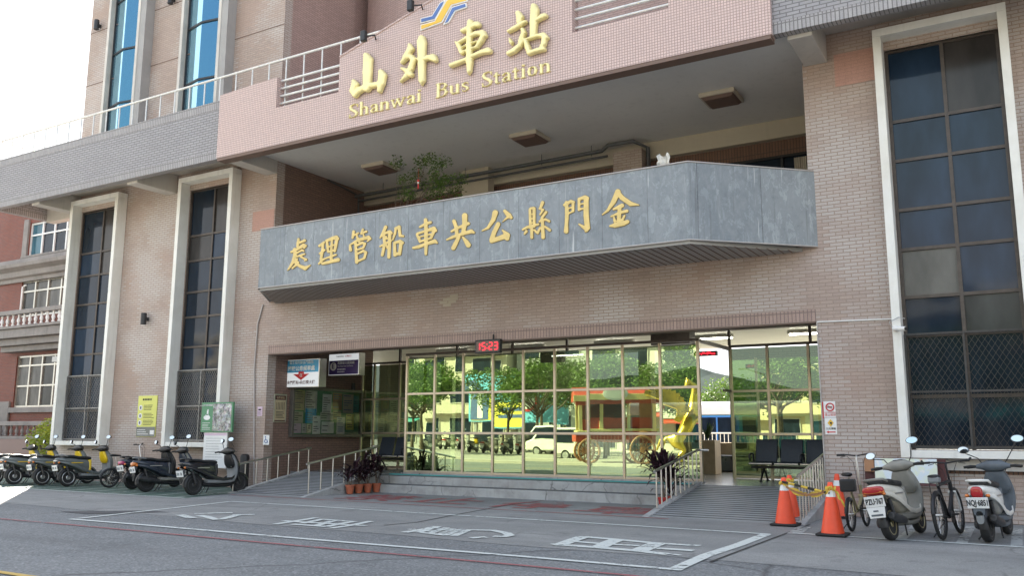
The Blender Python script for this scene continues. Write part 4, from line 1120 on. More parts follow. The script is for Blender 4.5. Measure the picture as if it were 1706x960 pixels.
# English line, drawn as an upright serif alphabet (x right, y up, cap height 1)
SER = {'S': (.62, '.52,.78,.05 .50,.93,.06 .36,1.0,.07 .18,.94,.10 .12,.78,.14 .20,.62,.17 .38,.46,.18 .50,.30,.16 .48,.12,.11 .34,.02,.07 .18,.04,.06 .09,.16,.06 .08,.28,.05;.53,.98,.04 .53,.76,.04;.08,.02,.04 .08,.26,.04'),
 'h': (.62, '.14,1.0,.13 .14,.04,.13;.04,.99,.05 .14,.99,.05;.04,.025,.05 .25,.025,.05;.18,.50,.07 .30,.61,.08 .42,.58,.11 .46,.46,.13 .46,.04,.13;.36,.025,.05 .56,.025,.05'),
 'a': (.54, '.10,.50,.11 .14,.59,.07 .26,.63,.07 .37,.57,.11 .39,.46,.13 .39,.10,.13 .45,.03,.07 .52,.06,.05;.37,.38,.06 .20,.31,.09 .10,.20,.11 .12,.08,.10 .22,.03,.07 .36,.14,.06'),
 'n': (.62, '.14,.62,.13 .14,.04,.13;.04,.61,.05 .14,.61,.05;.04,.025,.05 .25,.025,.05;.18,.50,.07 .30,.61,.08 .42,.58,.11 .46,.46,.13 .46,.04,.13;.36,.025,.05 .56,.025,.05'),
 'w': (.86, '.08,.61,.08 .24,.06,.12;.24,.06,.07 .42,.60,.06;.38,.61,.10 .56,.06,.12;.56,.06,.07 .74,.60,.06;.02,.615,.05 .20,.615,.05;.34,.615,.05 .50,.615,.05;.66,.615,.05 .82,.615,.05'),
 'i': (.32, '.15,.62,.13 .15,.04,.13;.04,.61,.05 .15,.61,.05;.04,.025,.05 .26,.025,.05;.15,.86,.15'),
 'B': (.70, '.17,.98,.15 .17,.03,.15;.05,.975,.05 .38,.975,.06 .52,.90,.09 .55,.76,.15 .48,.60,.08 .34,.535,.06 .20,.535,.05;.34,.535,.06 .54,.45,.10 .59,.28,.16 .52,.10,.10 .38,.03,.06 .05,.025,.05'),
 'u': (.62, '.14,.60,.13 .14,.20,.13 .20,.07,.10 .30,.03,.08 .44,.12,.06;.46,.62,.13 .46,.04,.13;.04,.61,.05 .14,.61,.05;.36,.61,.05 .46,.61,.05;.46,.025,.05 .56,.025,.05'),
 's': (.46, '.36,.50,.04 .33,.60,.05 .22,.63,.06 .12,.57,.09 .11,.46,.11 .22,.36,.12 .33,.26,.12 .34,.12,.09 .24,.03,.06 .12,.05,.05 .07,.18,.04'),
 't': (.40, '.17,.80,.08 .17,.12,.13 .23,.04,.08 .34,.08,.05;.03,.61,.06 .32,.61,.06;.05,.62,.04 .17,.80,.04'),
 'o': (.56, '.27,.62,.06 .14,.54,.11 .10,.32,.14 .14,.11,.11 .27,.03,.06 .40,.11,.11 .44,.32,.14 .40,.54,.11 .27,.62,.06')}
# where each word stands on the parapet
z_base, capH = 8.93, 0.33
def word(s, xa, xb):
    tot = sum(SER[c][0] for c in s); k = (xb - xa) / tot; x = xa
    for c in s:
        wd, g = SER[c]
        relief('letter', pen(g), (lambda u, v, h, x=x, k=k: Vector((x + u * k, 15.3 - h, z_base + v * capH))), 0.028, 0.045, 0.0, ['gold_paint', 'gold_paint'], nameS, 0.05, pad=.05, smoothk=.02)
        x += wd * k
word('Shanwai', -13.62, -11.42); word('Bus', -11.06, -10.12); word('Station', -9.83, -8.08)
# three-stripe emblem
def plate(pts, mat, y, d, parent, name):
    P = [on_y(x, yv, 15.3) for x, yv in pts]
    return MB().poly([(p.x, y, p.z) for p in P], (0, -d, 0)).build(name, mat, parent)
def grow(pts, o):
    n = len(pts); A = sum(pts[i][0] * pts[(i + 1) % n][1] - pts[(i + 1) % n][0] * pts[i][1] for i in range(n)); sg = 1 if A > 0 else -1
    out = []
    for i in range(n):
        p0, p1, p2 = (Vector(pts[(i + k) % n]) for k in (-1, 0, 1))
        d1, d2 = (p1 - p0).normalized(), (p2 - p1).normalized()
        n1, n2 = Vector((d1.y, -d1.x)) * sg, Vector((d2.y, -d2.x)) * sg
        m = (n1 + n2).normalized(); k = o / max(.35, m.dot(n1)); out.append((p1.x + m.x * k, p1.y + m.y * k))
    return out
em = thing('emblem', 'blue and yellow stepped stripe emblem above the gold characters', 'emblem', (-10.9, 15.3, 11.0))
Yp = [(702.9, 42.6), (725.9, 36.1), (745.5, 2), (757, -7), (779, -13), (779, 1.5), (753, 8.6), (737, 37), (702.9, 49.9)]
B1 = [(703, 31.7), (721.5, 27.3), (734.6, 6.1), (742, 1.8), (739, 9), (725.9, 32.2), (703, 38.0)]
B2 = [(742, 40), (755, 13.2), (777, 6.5), (777.8, 12.2), (759.3, 18.5), (748, 37.5)]
for k, (pp, mt) in enumerate(((Yp, 'logo_yellow'), (B1, 'logo_blue'), (B2, 'logo_blue'))):
    plate(grow(pp, 1.1), 'white_paint', 15.299, .03 + .002 * k, em, 'stripe_border'); plate(grow(pp, -.55), mt, 15.268 - .002 * k, .012, em, 'stripe')
# office name on the balcony
offS = thing('office_name_sign', 'row of gold brush characters on the grey slate balcony front', 'name sign', (-10.8, 15.2, 5.7))
MID = [(C1, '165,405,24 160,440,28 155,480,22;165,445,18 225,418,28;95,530,22 150,505,24 215,465,34 232,470,28 220,492,16;128,505,32 130,560,34 110,630,30 70,695,18 55,710,6;150,540,17 200,512,17 215,520,17;150,575,17 200,560,19 225,550,17;190,580,17 240,605,22 225,615,14;150,600,20 140,640,24;105,690,16 145,655,24 165,630,16;140,640,24 180,670,30 230,690,38 280,660,10'),
 (C1, '370,470,24 415,435,22;375,545,22 420,512,22;405,450,26 400,520,26 385,600,26;365,645,18 400,607,24 440,590,14;445,440,24 455,520,24;440,420,26 500,395,32 535,388,38 548,400,32;540,405,32 530,470,28 520,520,26;455,482,14 530,455,14;455,530,18 525,510,18;492,400,20 488,500,22 485,600,28;440,590,18 530,558,20;400,645,24 440,635,28 520,615,32 552,607,38'),
 (C1, '705,330,26 695,390,22;705,370,16 750,345,18;735,360,14 740,385,18;795,310,22 780,350,20;780,345,16 830,330,22;800,355,14 805,375,16;670,470,22 675,510,32;670,460,16 750,412,28 850,387,34 868,400,22 840,425,12;745,395,24 760,430,24;725,450,26 730,540,28 735,630,32;730,470,18 790,440,24 815,450,24 800,490,20 740,510,16;740,550,18 800,520,24 825,535,26 810,590,24;740,622,22 800,597,22'),
 (C1, '1020,285,32 985,360,26 965,390,14;1000,360,28 1010,450,28 985,560,28;1010,350,22 1060,330,28 1075,345,28;1060,350,32 1055,480,32 1050,580,32;965,475,18 1070,420,20;1025,380,16 1030,400,16;1025,460,16 1035,490,16;1120,295,22 1110,350,24 1090,410,16;1115,300,24 1150,285,32 1155,330,28 1160,370,28 1190,375,22;1105,450,28 1110,560,32;1105,440,24 1160,425,30 1185,440,28;1170,440,34 1155,550,30;1110,558,32 1155,542,28'),
 (C1, '1355,285,22 1410,255,28 1460,240,26;1410,215,34 1415,300,36 1415,450,36 1412,550,26;1325,360,22 1345,400,28 1355,430,24;1330,350,22 1420,320,24 1490,302,42 1508,320,30;1490,330,32 1465,390,26;1350,382,14 1460,356,15;1355,428,20 1465,394,21;1290,490,24 1340,480,32 1420,450,28 1500,425,38 1520,440,20'),
 (C2, '85,345,30 105,400,30 110,460,28;175,300,46 175,370,40 160,450,30;65,430,18 120,400,22 205,365,26;25,500,12 70,480,24 160,450,26 230,430,32 250,440,20;125,480,28 100,530,34 80,570,36;160,480,16 190,520,36 205,545,42'),
 (C2, '430,275,46 415,330,36 370,400,22 320,425,8;510,260,26 545,300,42 563,315,26;490,350,5 530,315,18;455,370,36 420,440,36 400,500,38;400,510,36 460,490,38 530,465,46;490,420,12 530,460,40 530,490,36'),
 (C2, '720,250,22 725,400,22;755,240,26 755,390,22;725,240,20 750,235,20;725,288,10 755,282,10;725,326,10 755,321,10;725,362,10 755,356,10;660,415,16 700,395,22 790,372,18;690,430,22 675,450,16;735,390,22 735,480,26;760,420,16 775,440,18;825,190,28 810,230,22;800,240,16 830,250,18 805,290,14;855,270,22 825,310,20 810,340,16;800,347,16 850,330,18 880,345,20;825,350,24 830,480,30;805,400,16 785,445,20;845,390,16 885,420,24'),
 (C2, '1025,190,28 1030,280,32 1025,370,28 1022,430,38;1010,210,26 1060,180,24 1085,185,22;1080,190,24 1080,260,22;1030,242,12 1080,227,12;1035,285,14 1080,262,14;1130,165,22 1130,250,22;1130,160,22 1180,145,32 1195,155,38;1190,170,40 1190,300,44 1200,400,44 1185,430,16;1130,370,12 1160,390,24 1195,420,28;1130,207,12 1185,192,12;1135,247,14 1185,232,14'),
 (C2, '1455,100,46 1420,180,40 1370,255,22 1325,290,8;1450,100,36 1490,150,38 1560,200,38 1630,210,8;1420,245,18 1490,215,34;1400,305,16 1470,275,22 1530,260,26;1470,225,32 1465,300,32 1460,370,32;1420,310,14 1430,345,24;1510,300,16 1490,340,22;1390,385,16 1430,380,38 1500,365,38 1535,350,32')]
for f, s in MID:
    relief('character', pen(s), (lambda x, y, h, f=f: on_y(*f(x, y), 15.2) + Vector((0, -h, 0))), 3.4, 0.022, 0.0, ['gold_flat', 'letter_edge'], offS, 6, flat=True, smoothk=3)
    relief('character_edge', [[(px, py, pw + 7) for px, py, pw in g] for g in pen(s)], (lambda x, y, h, f=f: on_y(*f(x, y), 15.2) + Vector((0, -h, 0))), 5.0, 0.006, 0.0005, ['letter_edge', 'letter_edge'], offS, 4, flat=True, smoothk=3)
# ================================================================== RED BRICK NEIGHBOUR
RY = 25.0
rb = thing('brick_house', 'red brick house with grey stone bands and balusters left of the station', 'house', (-46, RY, 0))
wins = [(-43.35, -39.3, 10.15, 12.0), (-43.6, -38.2, 7.15, 9.0), (-43.4, -39.3, 2.65, 5.2)]
mb = wall_holes(MB(), -62, -38.0, 0, 12.5, RY, RY + .3, [(a, b, c, d) for a, b, c, d in wins] + [(-52, -47.5, 7.15, 9.0), (-52, -47.5, 2.65, 5.2), (-52, -47.5, 10.15, 12)])
bmesh.ops.remove_doubles(mb.bm, verts=mb.bm.verts[:], dist=1e-4)
mb.box(-62, -61.7, RY + .31, 36, 0, 12.5); mb.box(-38.3, -38.0, RY + .31, 36, 0, 12.5); mb.box(-61.69, -38.31, 35.7, 36, 0, 12.5); mb.box(-62, -43.8, RY + .001, RY + .3, 12.501, 14.2)
mb.build('wall', 'red_brick', rb)
MB().box(-62.4, -37.8, RY + .31, 36.2, 12.51, 12.7).build('roof', 'stone_trim', rb)
prof = [(RY - .02, 8.95), (RY - .12, 8.95), (RY - .16, 9.12), (RY - .30, 9.2), (RY - .34, 9.45), (RY - .62, 9.62), (RY - .66, 9.78), (RY - .3, 9.86), (RY - .25, 10.12), (RY - .02, 10.16)]
MB().loft([[(x, y, z) for y, z in prof] for x in (-62, -38.0)]).build('cornice', 'stone_trim', rb)
for z0, z1, d in ((5.35, 5.62, .55), (5.63, 5.95, .8), (5.96, 6.38, 1.05), (6.39, 6.52, 1.15)):
    MB().box(-43.95, -36.4, RY - d, RY - .002, z0, z1).build('balcony_slab', 'stone_trim', rb, bevel=.02)
balu = [(.05, 0), (.075, .03), (.075, .06), (.04, .1), (.085, .22), (.085, .28), (.035, .42), (.06, .5), (.06, .54)]
def baluster_row(x0, x1, y, z, nb, mat, h=.54):
    for k in range(nb):
        x = x0 + (x1 - x0) * k / (nb - 1)
        MB().lathe((x, y, z), [(r, t * h / .54) for r, t in balu], 10).build('baluster', mat, rb, smooth=50)
baluster_row(-43.7, -36.7, RY - 1.0, 6.53, 16, 'white_paint')
MB().box(-43.95, -36.4, RY - 1.16, RY - .86, 7.07, 7.28).build('handrail', 'stone_trim', rb, bevel=.02)
for x in (-43.85,): MB().box(x - .12, x + .12, RY - 1.14, RY - .88, 6.525, 7.068).build('pier', 'stone_trim', rb)
MB().box(-62, -30.6, RY - 1.5, RY - 1.2, 1.75, 1.95).build('handrail', 'stone_trim', rb, bevel=.02)
MB().box(-62, -30.6, RY - 1.55, RY - 1.1, 0.0, 1.15).build('plinth', 'stone_plinth', rb, bevel=.02)
MB().box(-62, -30.6, RY - 1.56, RY - 1.09, 1.151, 1.28).build('plinth_cap', 'stone_trim', rb)
baluster_row(-52.5, -35.2, RY - 1.35, 1.28, 40, 'stone_trim', .47)
MB().box(-46.4, -43.55, RY - .12, RY - .002, 1.3, 2.95).build('panel', 'stone_trim', rb, bevel=.02)
MB().box(-43.5, -38.0, RY - .14, RY - .002, 2.4, 2.645).build('sill', 'stone_trim', rb)
MB().box(-43.7, -38.9, RY - .16, RY - .002, 10.0 + .17, 10.27).build('sill', 'stone_trim', rb)
MB().box(-43.75, -43.36, RY - .1, RY - .002, 10.28, 12.2).build('jamb', 'stone_trim', rb)
MB().box(-39.29, -38.9, RY - .1, RY - .002, 10.28, 12.2).build('jamb', 'stone_trim', rb)
def house_window(a, b, z0, z1, nx, zs, fm, pm):
    mb = MB(); y = RY + .12
    for k in range(nx + 1):
        x = a + (b - a) * k / nx; mb.box(x - .05, x + .05, y - .05, y + .05, z0, z1)
    for z in zs: mb.box(a, b, y - .045, y + .045, z - .04, z + .04)
    f = mb.build('window', fm, rb)
    for k in range(nx):
        xa, xb = a + (b - a) * k / nx + .05, a + (b - a) * (k + 1) / nx - .05
        mb = MB(); mb.quad((xa, y + .02, z0), (xb, y + .02, z0), (xb, y + .02, z1), (xa, y + .02, z1)); mb.build('pane', pm[k % len(pm)], f)
house_window(-43.35, -39.3, 10.15, 12.0, 4, (10.2, 11.35, 11.95), 'white_paint', ['pane_teal', 'pane_dark', 'pane_dark', 'pane_teal'])
house_window(-43.6, -38.2, 7.15, 9.0, 5, (7.2, 8.45, 8.95), 'aluminium', ['pane_grey', 'pane_curtain', 'pane_curtain', 'pane_grey'])
house_window(-43.4, -39.3, 2.65, 5.2, 4, (2.7, 3.7, 4.7, 5.15), 'aluminium', ['pane_curtain', 'pane_curtain', 'pane_grey', 'pane_curtain'])
house_window(-52, -47.5, 7.15, 9.0, 4, (7.2, 8.45, 8.95), 'aluminium', ['pane_curtain'])
house_window(-52, -47.5, 2.65, 5.2, 4, (2.7, 3.7, 5.15), 'aluminium', ['pane_curtain'])
house_window(-52, -47.5, 10.15, 12, 4, (10.2, 11.95), 'aluminium', ['pane_curtain'])
MB().tube([(-42.9, RY - .35, 7.3), (-42.9, RY - .35, 8.6), (-42.7, RY - .3, 8.7)], .05).build('vent_pipe', 'white_paint', rb)
MB().box(-39.9, -39.3, RY - .35, RY - .01, 4.75, 5.0).build('floodlight', 'rail_grey', rb)
# ---- foliage helpers
def leaves(mb, c, rad, n, size, r, shell=.55, flat=.5):
    for _ in range(n):
        d = Vector((r.gauss(0, 1), r.gauss(0, 1), r.gauss(0, 1))).normalized()
        q = Vector(c) + Vector((d.x * rad[0], d.y * rad[1], d.z * rad[2])) * (shell + (1 - shell) * r.random() ** .6) * r.uniform(.85, 1.08)
        a = Vector((r.gauss(0, 1), r.gauss(0, 1), r.gauss(0, 1) * flat - .2)).normalized(); b = a.cross(Vector((r.gauss(0, 1), r.gauss(0, 1), r.gauss(0, 1)))).normalized()
        s = size * r.uniform(.6, 1.3)
        mb.quad(q, q + a * s * .5 + b * s * .24, q + a * s, q + a * s * .5 - b * s * .24)
bu = thing('shrub', 'yellow green shrub, sunlight painted into its leaves, at the left corner of the station', 'shrub', (-31.0, 19.4, 0))
mb = MB(); r_ = random.Random(3)
for c, rad, n in (((-31.0, 19.6, .9), (1.0, .9, .85), 1500), ((-30.4, 19.3, 1.25), (.7, .7, .55), 900), ((-31.6, 19.6, 1.2), (.7, .7, .6), 800), ((-30.9, 19.5, 1.65), (.6, .6, .4), 600)):
    leaves(mb, c, rad, n, .11, r_)
mb.build('foliage', 'leaf_bush_sun', bu, recalc=False)
mb = MB()
for k in range(7):
    a = k * .9; mb.tube([(-31.0, 19.5, 0), (-31.0 + .3 * math.cos(a), 19.5 + .3 * math.sin(a), .6), (-31.0 + .7 * math.cos(a), 19.5 + .6 * math.sin(a), 1.3)], [.03, .02, .008], 5)
mb.build('stem', 'bark', bu)
def tree(x, y, h, cr, seed, label, mat='leaf_green', n=5600, size=.24):
    r = random.Random(seed)
    t = thing('street_tree', label, 'tree', (x, y, 0), group='trees lining the square opposite')
    mb = MB(); zc = h * .52; lean = r.uniform(-.25, .25)
    mb.tube([(x, y, 0), (x + lean * .3, y, h * .2), (x + lean, y + .05, zc)], [.15, .12, .085], 9)
    clumps = []
    for k in range(9):
        a = k * 2.4 + r.uniform(-.3, .3); l = cr * r.uniform(.45, .85); zt = zc + r.uniform(.04, .40) * h
        e = Vector((x + lean + math.cos(a) * l, y + math.sin(a) * l, zt)); s = Vector((x + lean, y, zc - r.uniform(.0, .12) * h))
        m = (s + e) / 2 + Vector((0, 0, -.15)); mb.tube([s, m, e], [.06, .045, .015], 6); clumps.append(e)
    clumps.append(Vector((x + lean, y, h * .92)))
    mb.build('trunk', 'bark', t, smooth=60)
    mb = MB()
    for e in clumps:
        leaves(mb, e, (cr * r.uniform(.42, .6), cr * r.uniform(.42, .6), h * r.uniform(.10, .16)), n // len(clumps), size, r, .35)
    mb.build('crown', mat, t, recalc=False)
    return t
# ================================================================== THE SQUARE OPPOSITE (seen as a reflection in the glass)
mb = MB(); mb.box(-140, 80, -75, -1.8, -.3, .13); tag(mb.build('plaza', 'plaza_paving', bevel=.02), kind='structure')
tl = ['slim street tree in front of the billboard', 'street tree at the far left of the square', 'street tree beside the white van', 'street tree behind the golden winged statue', 'street tree left of the red wagon', 'street tree right of the golden statue', 'tall street tree near the teal shopfront', 'street tree facing the right ramp', 'street tree facing the three black chairs', 'street tree facing the right window', 'street tree in the back row beside the billboard', 'street tree in the back row behind the white van', 'street tree in the back row behind the red wagon', 'street tree in the back row behind the golden statue', 'street tree beyond the yellow taxi']
for k, (x, y, h, cr) in enumerate(((-35.2, -21, 6.6, 2.7), (-34.5, -9.5, 6.0, 2.6), (-28.0, -14, 6.0, 2.6), (-17.5, -12, 6.6, 2.9), (-22.0, -11, 5.8, 2.5), (-13.0, -10.5, 6.6, 3.0), (-9.0, -13.5, 7.2, 3.1), (-5.0, -9.0, 6.3, 2.8), (-0.5, -12.5, 6.8, 3.0), (5.0, -10.0, 6.5, 2.8), (-30.5, -19.5, 6.2, 2.8), (-25.0, -18.0, 6.6, 3.0), (-19.5, -18.5, 6.4, 2.9), (-14.5, -17.0, 6.8, 3.1), (-39.5, -15.0, 6.3, 2.8))):
    tree(x, y, h, cr, 20 + k, tl[k])
def block(x0, x1, y0, y1, h, mat, label, floors, nwin, pm='pane_dark', awn=None):
    b = thing('town_house', label, 'house', ((x0 + x1) / 2, y1, 0), group='houses across the square')
    MB().box(x0, x1, y0, y1, 0, h).build('wall', mat, b)
    MB().box(x0 - .15, x1 + .15, y1 - .3, y1 + .15, h + .001, h + .5).build('parapet', 'facade_white', b)
    fh = h / floors
    for f in range(floors):
        for k in range(nwin):
            xc = x0 + (x1 - x0) * (k + .5) / nwin; hw = (x1 - x0) / nwin * .3; z0 = f * fh + (.4 if f == 0 else 1.0); z1 = f * fh + fh - .5
            w_ = MB().box(xc - hw - .08, xc + hw + .08, y1 + .001, y1 + .08, z0 - .08, z1 + .08).build('window', 'facade_white', b)
            MB().box(xc - hw, xc + hw, y1 + .081, y1 + .10, z0, z1).build('pane', pm, w_)
        if f: MB().box(x0 + .3, x1 - .3, y1 + .101, y1 + .75, f * fh - .05, f * fh + .12).build('balcony_slab', mat, b)
    if awn: MB().loft([[(x0, y1 + .11, 3.3), (x0, y1 + 1.6, 2.8), (x0, y1 + 1.6, 2.72), (x0, y1 + .11, 3.2)], [(x1, y1 + .11, 3.3), (x1, y1 + 1.6, 2.8), (x1, y1 + 1.6, 2.72), (x1, y1 + .11, 3.2)]]).build('awning', awn, b)
block(-84, -68, -48, -36, 12, 'facade_yellow', 'yellow plastered house at the far left across the square', 4, 4, awn='board_teal')
block(-67.5, -55, -48, -37, 10, 'facade_grey', 'grey house beside the yellow one across the square', 3, 3, awn='board_teal')
block(-54.5, -44, -50, -36, 12.5, 'facade_beige', 'beige house behind the slim tree across the square', 4, 3)
block(-43.5, -36, -50, -37, 11, 'facade_grey', 'grey house behind the billboard across the square', 3, 2)
block(-35.5, -24, -50, -36, 13, 'facade_white', 'white house behind the white van across the square', 4, 3, awn='wagon_red')
block(-23.5, -13, -48, -34, 12, 'facade_yellow', 'yellow house behind the red wagon across the square', 4, 3)
block(-12.5, -3, -48, -33, 13, 'facade_grey', 'tall grey house behind the golden statue across the square', 4, 3, awn='board_teal')
block(-2.5, 9, -48, -34, 11, 'facade_beige', 'beige house facing the right ramp across the square', 3, 3, awn='bus_teal')
block(9.5, 24, -48, -34, 12, 'facade_white', 'white house facing the right window across the square', 4, 4)
block(24.5, 44, -48, -34, 12, 'facade_beige', 'beige house at the far right across the square', 4, 5)
bb = thing('billboard', 'blue and yellow billboard on posts across the square', 'billboard', (-36, -24, 0))
MB().box(-40.5, -31.5, -24.2, -24.0, 2.2, 6.4).build('panel', 'board_sky', bb)
MB().box(-40.3, -35.3, -23.99, -23.97, 2.3, 4.3).build('picture', 'board_yellow', bb)
mb = MB(); mb.poly([(-40.3, -23.969, 2.35), (-38.6, -23.969, 2.35), (-38.4, -23.969, 5.2), (-39.0, -23.969, 5.9), (-40.2, -23.969, 5.6)], (0, .02, 0)); mb.build('picture', 'board_denim', bb)
mb = MB(); mb.poly([(-39.6, -23.945, 2.5), (-39.1, -23.945, 2.5), (-39.2, -23.945, 5.4), (-39.5, -23.945, 5.4)], (0, .01, 0)); mb.build('picture', 'board_white', bb)
for k, z in enumerate((3.7, 3.15)): MB().box(-37.8, -35.6, -23.965, -23.955, z - .14, z + .14).build('lettering', 'board_denim', bb)
MB().lathe((-34.2, -23.98, 4.0), [(.95, 0), (.95, .02)], 30, 'y').build('picture', 'red_ink', bb)
MB().lathe((-34.2, -23.95, 4.0), [(.75, 0), (.75, .02)], 30, 'y').build('picture', 'board_white', bb)
for x in (-40, -36, -32): MB().box(x - .12, x + .12, -24.5, -24.201, 0, 6.3).build('post', 'rail_grey', bb)
hb = thing('billboard', 'pale hoarding with a slanted yellow bar beside the big billboard', 'billboard', (-28.5, -24, 0))
MB().box(-31.2, -24.5, -24.2, -24.0, 1.9, 4.9).build('panel', 'board_white', hb)
mb = MB(); mb.poly([(-27.2, -23.99, 2.0), (-26.7, -23.99, 2.0), (-25.7, -23.99, 4.6), (-26.2, -23.99, 4.6)], (0, .02, 0)); mb.build('picture', 'logo_yellow', hb)
for x in (-30.8, -25): MB().box(x - .1, x + .1, -24.5, -24.201, .1, 4.8).build('post', 'rail_grey', hb)
def car(name, label, cat, x, y, rz, body, L=4.2, H=1.45, van=False):
    c = thing(name, label, cat, (x, y, .0), rz)
    hw = .82
    pr = ([(-L / 2, .35), (-L / 2, 1.0), (-L / 2 + .1, H), (L / 2 - 1.2, H), (L / 2 - .45, 1.0), (L / 2, .85), (L / 2, .35)] if van else
          [(-L / 2, .35), (-L / 2 + .05, .95), (-L / 2 + .65, 1.0), (-L / 2 + 1.2, H), (L / 2 - 1.7, H), (L / 2 - .95, .98), (L / 2 - .1, .82), (L / 2, .35)])
    MB().loft([[(px, -hw, z) for px, z in pr], [(px, hw, z) for px, z in pr]]).build('body', body, c, local=True, bevel=.09, smooth=50)
    wp_ = ([(-L / 2 + .2, 1.02), (-L / 2 + .25, H - .12), (L / 2 - 1.25, H - .12), (L / 2 - .65, 1.02)] if van else [(-L / 2 + .85, 1.02), (-L / 2 + 1.25, H - .1), (L / 2 - 1.75, H - .1), (L / 2 - 1.15, 1.02)])
    for s in (-1, 1):
        MB().poly([(px, s * (hw + .002), z) for px, z in wp_], (0, s * .015, 0)).build('window', 'pane_dark', c, local=True)
        for wx in (-L / 2 + .75, L / 2 - .8):
            t = MB().lathe((wx, s * (hw - .1), .31), [(.12, -.1), (.29, -.1), (.31, -.06), (.31, .06), (.29, .1), (.12, .1)], 20, 'y').build('wheel', 'rubber', c, local=True, smooth=40)
            MB().lathe((wx, s * (hw - .1), .31), [(.19, -.112), (.19, .112)], 16, 'y').build('rim', 'rim_silver', t, local=True)
        MB().box(L / 2 - .06, L / 2 + .02, s * .6 - .15, s * .6 + .15, .62, .78).build('headlight', 'white_gloss', c, local=True, bevel=.03)
    return c
car('white_van', 'small white van parked behind the kerb of the square', 'van', -24.5, -9.4, R(180), 'white_gloss', 3.6, 1.85, True)
car('taxi', 'yellow taxi parked on the left of the square', 'taxi', -38.5, -7.5, R(170), 'taxi_yellow')
car('parked_car', 'silver car parked behind the yellow taxi', 'car', -41.5, -11.5, R(170), 'car_silver')
# red show wagon and golden winged statue
wg = thing('show_wagon', 'red and gold show wagon with spoked wheels on the square', 'wagon', (-18.0, -3.4, .13), R(-32)); wg.scale = (1.2, 1.2, 1.32)
def wl(name, mb, mat, **k): return mb.build(name, mat, wg, local=True, **k)
wl('body', MB().box(-1.7, 1.7, -.8, .8, .75, 1.05), 'wagon_red', bevel=.03)
wl('sill', MB().box(-1.75, 1.75, -.84, .84, 1.051, 1.15), 'gold_paint', bevel=.02)
for x in (-1.6, -.55, .55, 1.6):
    for y in (-.74, .74): wl('post', MB().box(x - .07, x + .07, y - .05, y + .05, 1.151, 2.2), 'gold_paint', bevel=.01)
wl('roof', MB().loft([[(x, y, z) for y, z in ((-.95, 2.2), (-.95, 2.35), (-.5, 2.6), (.5, 2.6), (.95, 2.35), (.95, 2.2))] for x in (-1.85, 1.85)]), 'wagon_red', bevel=.03)
wl('valance', MB().box(-1.9, 1.9, .951, .99, 2.2, 2.42), 'gold_paint', bevel=.01)
wl('back_panel', MB().box(.6, 1.55, .6, .66, 1.16, 2.19), 'wagon_wood')
wl('side_panel', MB().box(-1.55, 1.55, .67, .72, 1.151, 1.55), 'wagon_red', bevel=.01)
wl('curtain', MB().box(-1.55, .58, -.3, -.2, 1.16, 2.19), 'maroon')
wl('fringe', MB().box(-1.8, 1.8, .90, .949, 2.05, 2.2), 'wagon_red', bevel=.01)
wl('sign', MB().lathe((0, .995, 2.42), [(.4, 0), (.4, .05), (.3, .06)], 24, 'y', Matrix.Diagonal((1.3, 1, .62)).to_3x3()), 'board_white')
for x, rr_ in ((-1.15, .42), (1.15, .5)):
    for s in (-1, 1):
        mb = MB(); mb.tube([(x + rr_ * math.cos(a), s * .9, rr_ + rr_ * math.sin(a)) for a in np.linspace(0, 2 * math.pi, 24, endpoint=False)], .05, 6, closed=True)
        for k in range(12):
            a = k * math.pi / 6; mb.bar((x, s * .9, rr_), (x + rr_ * math.cos(a), s * .9, rr_ + rr_ * math.sin(a)), .04)
        mb.lathe((x, s * .9, rr_), [(.1, -.08), (.1, .08)], 10, 'y'); wl('wheel', mb, 'wagon_wood')
sg = thing('winged_statue', 'golden winged horse statue rearing on the square', 'statue', (-14.3, -3.0, .13), R(-22)); sg.scale = (1.15, 1.15, 1.3)
def skin(name, mat, par, verts, edges, radii, sub=2):
    me = bpy.data.meshes.new(name); me.from_pydata(verts, edges, []); o = bpy.data.objects.new(name, me); COL.objects.link(o)
    md = o.modifiers.new('skin', 'SKIN'); md.use_smooth_shade = True
    for i, r in enumerate(radii): me.skin_vertices[0].data[i].radius = (r, r)
    me.skin_vertices[0].data[0].use_root = True
    s = o.modifiers.new('sub', 'SUBSURF'); s.levels = s.render_levels = sub
    me.materials.append(MATS[mat]); o.parent = par; WM[o.name] = WM[par.name]; return o
hv = [(0, 0, 1.35), (.2, 0, 1.75), (.32, 0, 2.1), (.36, 0, 2.5), (.42, 0, 2.85), (.78, 0, 2.68), (-.16, 0, 1.05), (-.32, 0, .85), (-.75, 0, .95), (-.95, 0, .5),
      (-.25, .2, .7), (-.02, .22, .5), (-.25, .22, .28), (-.15, .22, .04), (-.25, -.2, .7), (.02, -.22, .5), (-.2, -.22, .28), (-.1, -.22, .04),
      (.45, .2, 1.75), (.85, .22, 1.8), (.85, .22, 1.45), (.45, -.2, 1.7), (.8, -.22, 1.5), (.7, -.22, 1.15), (.36, .07, 3.05), (.36, -.07, 3.05)]
he = [(0, 1), (1, 2), (2, 3), (3, 4), (4, 5), (0, 6), (6, 7), (7, 8), (8, 9), (7, 10), (10, 11), (11, 12), (12, 13), (7, 14), (14, 15), (15, 16), (16, 17), (1, 18), (18, 19), (19, 20), (1, 21), (21, 22), (22, 23), (4, 24), (4, 25)]
hr = [.28, .29, .22, .16, .15, .09, .27, .25, .08, .04, .17, .1, .07, .08, .17, .1, .07, .08, .12, .08, .06, .12, .08, .06, .03, .03]
skin('body', 'statue_gold', sg, hv, he, hr, 1)
